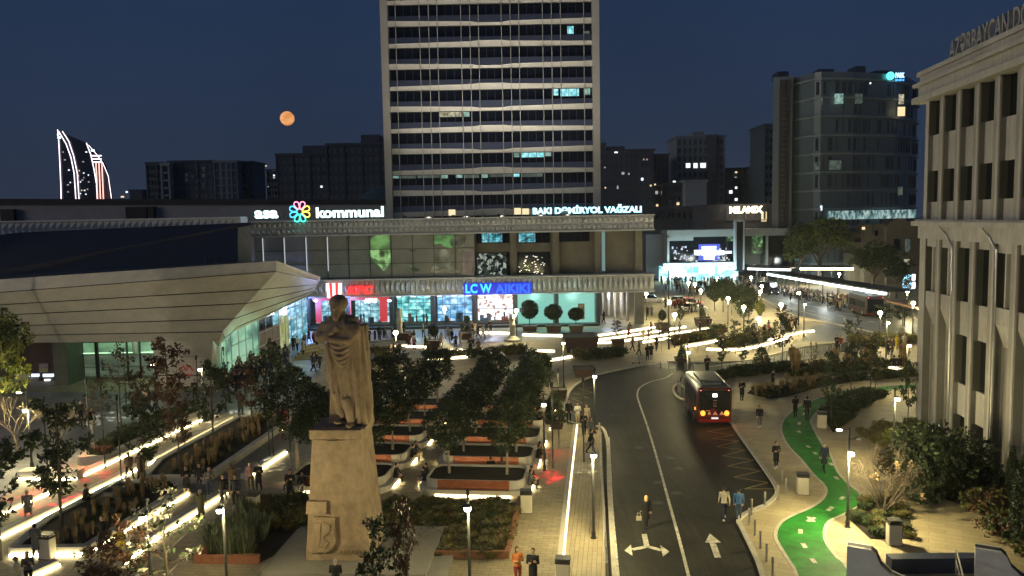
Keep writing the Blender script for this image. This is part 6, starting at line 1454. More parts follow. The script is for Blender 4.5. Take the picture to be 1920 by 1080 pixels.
fill('shrubbery', BED_R, ['dark', 'dry', 'dark'], 1.8, 'dark planting along the foot of the stone building', sc=(.7, 1.5)); fill('shrubbery', BED_T, ['dry', 'dry'], 2.2, 'yellow-lit ground cover beside the bright paving', sc=(.6, 1.0))
fill('grass', [(1440, 748), (1404, 738), (1414, 729), (1552, 712), (1520, 731), (1470, 746)], ['straw', 'dry', 'dark'], 2.2, 'brown-gold grasses between the path and the road', sc=(.4, .65)); fill('shrubbery', BED_C, ['dark'], 3.0, 'curved clipped dark hedge inside the bend of the cycle path', sc=(.9, 1.35), maxn=330)
fill('shrubbery', [(1550, 712), (1700, 700), (1720, 700), (1720, 706), (1600, 716)], ['dark'], 2.0, 'dark hedge strip behind the cycle path', sc=(.8, 1.2)); fill('shrubbery', [(1355, 712), (1352, 704), (1380, 698), (1440, 690), (1500, 688), (1500, 694), (1440, 700)], ['dark'], 2.6, 'clipped dark hedge right of the red bus', sc=(1.0, 1.5))
fill('shrubbery', [(1265, 648), (1275, 640), (1330, 628), (1352, 622), (1350, 634), (1300, 645)], ['dry', 'dark'], .9, 'low brown bushes on the near end of the middle terrace', sc=(1.5, 2.2)); fill('shrubbery', [(1360, 652), (1380, 640), (1430, 628), (1445, 632), (1420, 646), (1385, 651)], ['dry', 'dark'], .9, 'green and brown planting on the oval island', sc=(1.4, 2.2))
fill('shrubbery', [(700, 668), (735, 655), (740, 662), (715, 672)], ['dry'], .8, 'yellow-lit low bushes beside the statue shoulder', sc=(1.5, 2.2)); fill('shrubbery', [(1060, 672), (1160, 664), (1168, 668), (1070, 680)], ['dry', 'dark'], .8, 'reddish low planting in front of the long kerb bend', sc=(1.3, 2.0)); fill('shrubbery', [(800, 668), (975, 660), (980, 664), (810, 676)], ['dark', 'dry'], .6, 'dark low planting behind the tree crowns', sc=(1.3, 2.0))
fill('shrubbery', [(1480, 700), (1560, 690), (1660, 682), (1700, 684), (1700, 692), (1560, 700), (1490, 708)], ['dry', 'dark', 'straw'], .8, 'mixed thin planting before the seated couple', sc=(1.0, 1.8)); fill('shrubbery', [(1585, 642), (1640, 636), (1715, 640), (1715, 648), (1600, 652)], ['dry', 'dark'], .7, 'amber-lit planting beside the junction', sc=(1.2, 2.0))
def shrub(base, w_, h_, label, mats, seed=1, bare=False, n=240):
    rr = random.Random(seed); g = G(*base); rt = thing('shrub', g, label, 'shrub'); tk, cw = MB(), MB()
    for k in range(16 if bare else 8):
        t = rr.uniform(0, 6.28); q = rr.uniform(.5, 1); tip = g + Vector((math.cos(t) * w_ / 2 * q, math.sin(t) * w_ / 2 * q, h_ * rr.uniform(.55, 1))); mid = g.lerp(tip, .5) + Vector((rr.uniform(-.2, .2), rr.uniform(-.2, .2), .2))
        tk.tube([g + rv(rr) * .12, mid, tip], [.035, .022, .008], 4)
        if bare:
            for j in range(14):
                p = g.lerp(tip, rr.uniform(.35, 1)) + Vector((0, 0, .15)); d = (rv(rr) + Vector((0, 0, .7)) + (tip - g).normalized() * .5).normalized(); q_ = p + d * rr.uniform(.4, .9)
                tk.tube([p, p.lerp(q_, .5) + rv(rr) * .05, q_], [.013, .009, .004], 3)
                for _ in range(3): r0 = p.lerp(q_, rr.uniform(.3, .9)); tk.tube([r0, r0 + (d + rv(rr) * .8).normalized() * .35], [.007, .003], 3)
    tk.build('stems', M['bark'] if bare else M['bark'], rt)
    for k in range(n):
        d = rv(rr); q = rr.random() ** .4 * (1 + .15 * math.sin(d.x * 7 + seed)); c = g + Vector((d.x * w_ / 2 * q, d.y * w_ / 2 * q, max(.15, h_ * (.52 + .48 * d.z * q)))); leaf_quads(cw, c, 10, .22, .15, rr, 0 if rr.random() < .6 else 1)
    cw.build('foliage', [M[m_] for m_ in mats], rt)
shrub((1655, 965), 4.2, 3.4, 'leafless many-stemmed shrub beside the lamp post', ['leaf_straw', 'leaf_straw'], 3, True, 6)
shrub((1742, 925), 4.6, 4.1, 'large dark evergreen bush in front of the stone building', ['leaf_dk', 'leaf_md'], 4, False, 620); shrub((1806, 915), 4.0, 3.2, 'dark bush right of the large evergreen bush', ['leaf_dk', 'leaf_dk'], 5, False, 360)
shrub((1700, 860), 3.0, 2.2, 'bush lit bright yellow-green at its top', ['leaf_lt', 'leaf_md'], 6, False, 240); shrub((1688, 905), 2.4, 2.0, 'brown-leaved bush behind the leafless shrub', ['leaf_brown', 'leaf_dk'], 7, False, 200)
shrub((1850, 965), 2.4, 1.3, 'low yellow-brown bush in the building bed', ['leaf_brown', 'leaf_lt'], 8, False, 140); shrub((1880, 1010), 2.2, 1.2, 'low mixed bush near the right edge', ['leaf_brown', 'leaf_md'], 9, False, 140); shrub((1735, 940), 2.4, 1.0, 'low dark bush at the tip of the building bed', ['leaf_dk', 'leaf_dk'], 10, False, 120)
tree('cypress', (1896, 945), 835, 'slim dark cypress against the pilasters', 1.0, 'cypresses at the right edge'); tree('cypress', (1916, 1040), 855, 'tall dark cypress cut by the right edge', 1.2, 'cypresses at the right edge'); tree('cypress', (1868, 935), 880, 'short cypress left of the slim one', 1.0, 'cypresses at the right edge')

# ------------------------------------------------------------------ street lamps
def lamp_proto(kind):
    rt = thing('street_lamp', local=True); mb = MB()
    if kind == 'post':
        mb.tube([(0, 0, 0), (0, 0, .35), (0, 0, .36), (0, 0, 5.0)], [.11, .11, .07, .055], 10); mb.lathe((0, 0, 0), [(.16, 0), (.16, .05), (.11, .07)], 12); mb.build('pole', M['dark_metal'], rt)
        mb = MB(); mb.tube([(0, 0, 4.42), (0, -.34, 4.46)], .03, 6); mb.box((0, -.36, 4.44), (.26, .26, .05)); mb.box((0, 0, 4.9), (.12, .26, .12)); mb.build('arm_frame', M['dark_metal'], rt)
        mb = MB(); mb.lathe((0, -.36, 4.22), [(.03, 0), (.12, .02), (.15, .09), (.13, .18), (.04, .19)], 14); mb.build('lamp_head', M['bulb'], rt)
        pos, en = (0, -.42, 4.08), 1000
    elif kind == 'twin':
        mb.tube([(0, 0, 0), (0, 0, .35), (0, 0, .36), (0, 0, 5.2)], [.11, .11, .07, .055], 10); mb.lathe((0, 0, 0), [(.16, 0), (.16, .05), (.11, .07)], 12); mb.build('pole', M['dark_metal'], rt)
        mb = MB(); mb.tube([(0, 0, 4.0), (0, -.3, 4.02)], .03, 6); mb.tube([(0, 0, 4.6), (.35, 0, 4.62)], .03, 6); mb.box((.42, 0, 4.62), (.26, .2, .12)); mb.tube([(0, 0, 5.1), (-.42, 0, 5.12)], .03, 6); mb.build('arm_frame', M['dark_metal'], rt)
        mb = MB(); mb.lathe((0, -.32, 3.82), [(.03, 0), (.12, .02), (.14, .09), (.12, .17), (.04, .18)], 14); mb.build('lamp_head', M['bulb'], rt)
        mb = MB(); mb.box((-.5, 0, 5.08), (.26, .12, .06)); mb.build('spot_head', M['bulb'], rt)
        pos, en = (0, -.40, 3.68), 1000
    else:                                    # low globe lamp of the far plaza
        mb.tube([(0, 0, 0), (0, 0, 3.9)], [.07, .05], 8); mb.build('pole', M['dark_metal'], rt)
        mb = MB(); mb.ell((0, 0, 4.05), (.26, .26, .24), 14, 10); mb.build('lamp_head', M['bulb'], rt)
        pos, en = (0, -.1, 3.6), 1100
    ld = bpy.data.lights.new('lamp_light', 'POINT'); ld.energy = en * 1.65; ld.color = (1.0, .85, .42); ld.shadow_soft_size = .12
    lo = bpy.data.objects.new('lamp_light', ld); COL.objects.link(lo); lo.parent = rt; lo.location = pos
    return Proto(rt)
LP = {k: lamp_proto(k) for k in ('post', 'twin', 'globe')}
def lamp(kind, base, label, group='street lamps of the square', en=None, rz=0, col=None):
    g = G(*base); o = LP[kind].place((g.x, g.y, 0), rz, 1.0, label, 'street lamp', group)
    if en or col:
        for c in o.children:
            if c.type == 'LIGHT':
                c.data = c.data.copy()
                if en: c.data.energy = en * 1.4
                if col: c.data.color = col
    return o
for k, b, lb, en in [('post', (1113, 1009), 'street lamp standing on the sidewalk beside the road', 1250), ('post', (882, 1138), 'street lamp in front of the dry shrubs, its foot below the frame', 750), ('post', (428, 1140), 'street lamp near the spiky grasses, its foot below the frame', 750),
                     ('post', (287, 1158), 'street lamp among the reddish young trees', 170), ('twin', (1589, 989), 'twin-headed lamp post at the edge of the green cycle path', 2000), ('post', (1115, 812), 'street lamp at the bus bay kerb', 520), ('post', (1057, 728), 'street lamp beside the road bend', 500),
                     ('post', (1289, 752), 'street lamp on the small kerb island left of the red bus', 520), ('post', (1675, 872), 'street lamp among the bushes left of the stone building', 700), ('post', (1661, 680), 'street lamp by the group of standing people', 600), ('post', (1699, 738), 'street lamp close to the corner of the stone building', 600),
                     ('post', (1507, 632), 'street lamp on the tip of the traffic island', 600), ('post', (1021, 882), 'unlit-looking thin post by the bench islands', 30), ('twin', (60, 876), 'twin lamp in front of the far left doors', 1500), ('post', (383, 790), 'slim lamp right of the pavilion leg', 260), ('post', (295, 776), 'slim post with a tiny red light before the pavilion', 120)]:
    o = lamp(k, b, lb, en=en)
for b, lb in [((1265, 652), 'globe lamp on the tall dark post beside the lit curbs'), ((969, 640), 'globe lamp before the brown planter box'), ((835, 636), 'globe lamp in front of the blue shop window'), ((744, 694), 'globe lamp beside the statue robe'), ((1649, 650), 'globe lamp in front of the parked bus'), ((1464, 628), 'globe lamp in front of the avenue trees'),
              ((1497, 600), 'globe lamp beside the avenue'), ((1711, 626), 'globe lamp near the corner of the stone building'), ((1291, 572), 'globe lamp left of the tree cluster, far plaza'), ((1303, 576), 'globe lamp just left of the lit trunks'), ((1314, 592), 'globe lamp at the lit row of trunks'), ((1365, 612), 'globe lamp below the tree cluster'),
              ((1428, 582), 'globe lamp by the dark minibus'), ((1425, 596), 'globe lamp beside the yellow-lit tree'), ((1394, 634), 'globe lamp in front of the crowd on the terrace'), ((1423, 664), 'globe lamp on the oval island'), ((1573, 552), 'globe lamp behind the long canopy'), ((1245, 560), 'globe lamp nearest the turquoise shop'),
              ((1700, 596), 'globe lamp by the brown stop roof'), ((1408, 560), 'globe lamp on the crowded pavement'), ((1344, 560), 'globe lamp in the crowd before the turquoise shop'), ((1212, 600), 'globe lamp right of the station corner')]:
    lamp('globe', b, lb, 'globe lamps of the far plaza')
# projected leaf patterns on the paving: spot lamps with a cut-out mask
def gobo(px, py, col, rad, en, label, seed=0):
    en *= 6 if col[1] < .5 else 3.5
    g = G(px, py); src = g + Vector((rnd.uniform(-.8, .8), 1.6, 5.4)); rt = thing('pattern_projector', (src.x, src.y, 0), label, 'projector', 'pattern projectors on thin masts')
    mb = MB(); mb.tube([(src.x, src.y, 0), (src.x, src.y, 5.4)], [.05, .04], 8); mb.build('mast', M['dark_metal'], rt)
    dv = (g - src).normalized(); mb = MB(); c = Vector((src.x, src.y, 5.42)); mb.tube([c - dv * .18, c + dv * .16], .09, 10); mb.build('housing', M['black'], rt)
    ld = bpy.data.lights.new('pattern_light', 'SPOT'); ld.energy = en; ld.color = (1, 1, 1); ld.spot_size = 2 * math.atan(rad / 5.6); ld.spot_blend = .15; ld.shadow_soft_size = .0
    ld.use_nodes = True; nt = ld.node_tree; em = nt.nodes.get('Emission') or nt.nodes.new('ShaderNodeEmission')
    tc = nt.nodes.new('ShaderNodeTexCoord'); mp = nt.nodes.new('ShaderNodeMapping'); mp.inputs['Location'].default_value = (seed, seed * .7, 0); mp.inputs['Scale'].default_value = (1, 2.2, 1)
    vo = nt.nodes.new('ShaderNodeTexVoronoi'); vo.feature = 'DISTANCE_TO_EDGE'; vo.inputs['Scale'].default_value = 6.5 / max(.4, rad / 1.5)
    nt.links.new(tc.outputs['Normal'], mp.inputs[0]); nt.links.new(mp.outputs[0], vo.inputs['Vector'])
    rp = nt.nodes.new('ShaderNodeValToRGB'); rp.color_ramp.elements[0].position = .19; rp.color_ramp.elements[0].color = (0, 0, 0, 1); rp.color_ramp.elements[1].position = .25; rp.color_ramp.elements[1].color = (*col, 1)
    nt.links.new(vo.outputs['Distance'], rp.inputs[0]); nt.links.new(rp.outputs[0], em.inputs['Color']); em.inputs['Strength'].default_value = 1.0
    lo = bpy.data.objects.new('pattern_light', ld); COL.objects.link(lo); lo.parent = rt; lo.location = (0, 0, 5.4) ; lo.location = c + dv * .2 - Vector((src.x, src.y, 0)); lo.rotation_euler = dv.to_track_quat('-Z', 'Y').to_euler()
REDC, WHC = (1, .02, .04), (1, .97, .75)
for i, (x, y, c, r_, en, lb) in enumerate([(1024, 893, REDC, 1.3, 2600, 'projector casting the red pattern on the sidewalk by the islands'), (1040, 853, REDC, 1.3, 700, 'projector casting the faint red pattern beyond the first one'), (1112, 880, WHC, 1.3, 900, 'projector casting the white pattern by the road post'),
        (62, 926, REDC, 1.6, 1700, 'projector casting a red pattern at the far left'), (95, 946, REDC, 1.8, 1500, 'projector casting the nearer red pattern at left'), (168, 872, REDC, 1.9, 1500, 'projector casting red light by the white bench'), (196, 892, REDC, 2.0, 1100, 'projector casting red light between the two diagonal lines'),
        (215, 922, WHC, 1.7, 800, 'projector casting a white pattern by the front planter'), (420, 780, WHC, 2.4, 1600, 'projector casting a white pattern at the far end of the lit curbs'), (352, 806, WHC, 2.0, 700, 'projector casting a white pattern between the far lit curbs'), (510, 903, REDC, 1.4, 900, 'projector casting a red pattern left of the pedestal'), (502, 876, WHC, 1.3, 600, 'projector casting a small white pattern left of the pedestal'), (205, 783, WHC, 2.2, 1300, 'projector casting a white pattern on the far cool paving'), (470, 878, WHC, 1.2, 500, 'projector casting a white pattern behind the walkers')]):
    gobo(x, y, c, r_, en, lb, i * 1.7)
# unseen floodlight masts, added off frame to brighten monument, canopy and stone facade
def flood(x, y, h, target, en, size, label, col=(1, .80, .5)):
    rt = thing('added_flood_mast', (x, y, 0), label, 'floodlight'); mb = MB(); mb.tube([(x, y, 0), (x, y, h)], [.12, .07], 8); mb.build('mast', M['dark_metal'], rt)
    c = Vector((x, y, h)); dv = (Vector(target) - c).normalized(); mb = MB(); mb.tube([c - dv * .25, c + dv * .05], [.22, .25], 12); mb.build('housing', M['black'], rt); mb = MB(); mb.tube([c + dv * .052, c + dv * .06], .2, 12); mb.build('lens', M['bulb'], rt)
    ld = bpy.data.lights.new('flood', 'SPOT'); ld.energy = en; ld.color = col; ld.spot_size = R(size); ld.spot_blend = .6; ld.shadow_soft_size = .25
    lo = bpy.data.objects.new('flood', ld); COL.objects.link(lo); lo.parent = rt; lo.location = c + dv * .3 - Vector((x, y, 0)); lo.rotation_euler = dv.to_track_quat('-Z', 'Y').to_euler()
flood(MX - 7, S_Y - 17, 5, (MX, S_Y, 6.5), 380, 42, 'unseen added floodlight mast aimed at the monument from the lower left', (1, .74, .38))
flood(-45, 38, 10, (-24, 77, 8), 8200, 100, 'unseen added floodlight mast aimed at the pavilion canopy', (1, .90, .72))
flood(-44, 62, 13, tuple(C0 - UDIR * 9 + Vector((0, 0, 14))), 23000, 36, 'unseen added floodlight mast aimed at the stone facade', (1, .93, .84))
# ------------------------------------------------------------------ people
SK = mat('skin', (.42, .26, .18), .6, .08, 3); 
HAIR = {k: mat('hair_' + k, c, .6, .2, 8) for k, c in dict(black=(.012, .010, .009), brown=(.07, .035, .018), blond=(.55, .36, .14), grey=(.28, .26, .24)).items()}
CLO = {k: mat('cloth_' + k, c, .85, .15, 4) for k, c in dict(black=(.012, .012, .014), navy=(.018, .022, .045), grey=(.12, .12, .125), white=(.55, .53, .48), beige=(.42, .34, .22), blue=(.06, .15, .30), orange=(.48, .16, .04), red=(.22, .03, .025), denim=(.05, .075, .12), brown=(.09, .06, .04), yellow=(.55, .42, .03), olive=(.06, .065, .03), pink=(.40, .22, .20), cream=(.50, .45, .33)).items()}
SHOE = {k: mat('shoe_' + k, c, .6, .1, 4) for k, c in dict(black=(.015, .015, .015), white=(.6, .58, .55)).items()}
def body_mesh(pose, female=False, coat=False, seed=0):
    """one continuous body, 1.74 m: returns mesh with slots skin, top, trousers, shoes and a hair mesh"""
    rr = random.Random(seed); mb = MB(); V = Vector
    sit = pose == 'sit'
    zh = .50 if sit else .93
    sw = .20 if not female else .175; hw = .115
    fwd = {'walk': .30, 'walk2': .22, 'stand': .05, 'sit': 0, 'crouch': 0}[pose]; ft = []
    for i, sx in enumerate((-1, 1)):
        hip = V((sx * .095, 0, zh))
        if sit: knee = V((sx * .12, -.45, .50)); ank = V((sx * .13, -.48 + .05 * i, .09)); toe = V((sx * .14, -.66 + .05 * i, .04))
        else:
            f_ = -fwd if i == 0 else fwd * .9; knee = V((sx * .10, f_ * .55 - .05, .50)); ank = V((sx * .10, f_ + (.10 if f_ > 0 else 0), .10 + (.07 if f_ > .1 else 0))); toe = ank + V((0, -.17, -.06 - (.05 if f_ > .1 else 0)))
        mb.tube([hip, hip.lerp(knee, .5), knee], [.098, .085, .062], 10); mb.tube([knee, knee.lerp(ank, .35) + V((0, .015, 0)), ank], [.062, .062, .042], 10)
        mb.tube([ank + V((0, .05, -.045)), ank.lerp(toe, .5) + V((0, 0, -.01)), toe], [.048, .05, .035], 8); ft.append(ank)
    lean = -.10 if sit else (-.04 if 'walk' in pose else 0)
    tor = [(zh - .06, .155, .115), (zh + .02, .165, .12), (zh + .18, .145, .11), (zh + .34, .165, .125), (zh + .46, .185, .12), (zh + .53, .13, .09), (zh + .56, .07, .07)]
    if coat: tor = [(zh - .42, .19, .16), (zh - .25, .18, .145)] + [(z, a + .02, b + .025) for z, a, b in tor]
    if coat and sit: tor = tor[2:]
    mb.loft([[((a * math.cos(t)), lean * max(0, (z - zh)) / .5 + b * math.sin(t), z) for t in [2 * math.pi * k / 16 for k in range(16)]] for z, a, b in tor])
    zs = zh + .48; hands = []
    for i, sx in enumerate((-1, 1)):
        s_ = V((sx * sw, lean, zs)); 
        if pose == 'sit': el = V((sx * .24, lean - .12, zs - .27)); wr = V((sx * .10, -.36, zs - .33))
        elif pose == 'stand' and seed % 3 == 1: el = V((sx * .25, -.02, zs - .28)); wr = V((sx * .06, -.24, zs - .22 + .1 * i))
        else: sg = (fwd if i == 0 else -fwd) * .55; el = V((sx * .245, sg * .4 + .02, zs - .29)); wr = V((sx * .235, sg - .05, zs - .52))
        mb.ell(s_, (.075, .07, .075), 10, 6); mb.tube([s_, s_.lerp(el, .5), el], [.062, .056, .048], 9); mb.tube([el, wr], [.048, .036], 9)
        d = (wr - el).normalized(); mb.ell(wr + d * .045, (.035, .028, .045), 8, 6)
        pr = d.cross(V((0, 1, 0.1))).normalized()
        for q in range(4): mb.tube([wr + d * .06 + pr * (.022 * (q - 1.5)), wr + d * (.115 + .012 * (1.5 - abs(q - 1.5))) + pr * (.022 * (q - 1.5)) + V((0, -.015, 0))], [.012, .010], 5)
        mb.tube([wr + d * .02 + V((0, -.03, 0)), wr + d * .07 + V((0, -.055, 0))], [.013, .010], 5)
        hands.append(wr)
    hz = zh + .70; hy = lean * 1.15
    mb.tube([(0, lean, zh + .50), (0, hy, hz - .07)], [.062, .052], 10)
    mb.ell((0, hy - .01, hz), (.078, .098, .118), 14, 10); mb.ell((0, hy - .035, hz - .06), (.052, .06, .055), 10, 8); mb.tube([(0, hy - .10, hz + .015), (0, hy - .125, hz - .025)], [.010, .016], 6)
    for sx in (-1, 1): mb.ell((sx * .08, hy, hz - .01), (.014, .025, .032), 6, 5)
    o = remesh_obj(mb, 'body', SK, .0165, None, 2); me = o.data; bpy.data.objects.remove(o)
    hem = zh - .40 if coat and not sit else zh - .02
    mi = []
    for p in me.polygons:
        c = p.center; s_ = 1
        if c.z > zh + .565: s_ = 0
        elif any((c - w_).length < .15 and (c - w_).z < .03 and (c - w_).dot(V((0, 0, -1))) > -.02 and abs(c.x) > .04 for w_ in hands) and (c - min(hands, key=lambda w_: (w_ - c).length)).length > .012: s_ = 0
        elif c.z < hem or (sit and c.y < -.15 and c.z < .64): s_ = 2
        if min((c - a - V((0, -.06, -.03))).length for a in ft) < .14 and c.z < .17: s_ = 3
        mi.append(s_)
    me.materials.clear()
    for m_ in (SK, CLO['black'], CLO['navy'], SHOE['black']): me.materials.append(m_)
    me.polygons.foreach_set('material_index', mi)
    mb = MB(); mb.ell((0, hy + .018, hz + .028), (.090, .104, .112), 14, 10)
    if female: mb.loft([[(.085 * k * math.cos(t), hy + .055 + .06 * k * math.sin(t), z) for t in [2 * math.pi * j / 12 for j in range(12)]] for z, k in ((hz - .26, .75), (hz - .12, 1.1), (hz + .04, 1.0))])
    hm = mb.mesh('hair', [HAIR['black']], smooth=True); hm2 = hm
    # keep the face free: drop hair in front of the face
    return me, hm
BOD = {}
for nm, a in dict(man_walk=('walk', False, False, 0), man_walk2=('walk2', False, True, 3), man_stand=('stand', False, True, 1), man_stand2=('stand', False, False, 2), woman_walk=('walk2', True, True, 5), woman_stand=('stand', True, True, 4), woman_stand2=('stand', True, False, 7), sitter=('sit', False, True, 6), sitter_w=('sit', True, False, 8)).items():
    BOD[nm] = body_mesh(*a)
def person(base, kind, label, top='black', leg='navy', hair='black', shoe='black', face=0.0, sc=1.0, group=None, z=0.0, loc=None, parts=True):
    g = loc if loc is not None else G(*base, z=z) ; me, hm = BOD[kind]
    o = bpy.data.objects.new('person', me); COL.objects.link(o); o.location = (g[0], g[1], z); o.rotation_euler = (0, 0, face); o.scale = (sc,) * 3
    for i, m_ in enumerate((SK, CLO[top], CLO[leg], SHOE[shoe])): o.material_slots[i].link = 'OBJECT'; o.material_slots[i].material = m_
    h = bpy.data.objects.new('hair', hm); COL.objects.link(h); h.parent = o; h.location = (0, .012, 0); h.material_slots[0].link = 'OBJECT'; h.material_slots[0].material = HAIR[hair]
    tag(o, label, 'person', group); return o
PI = math.pi
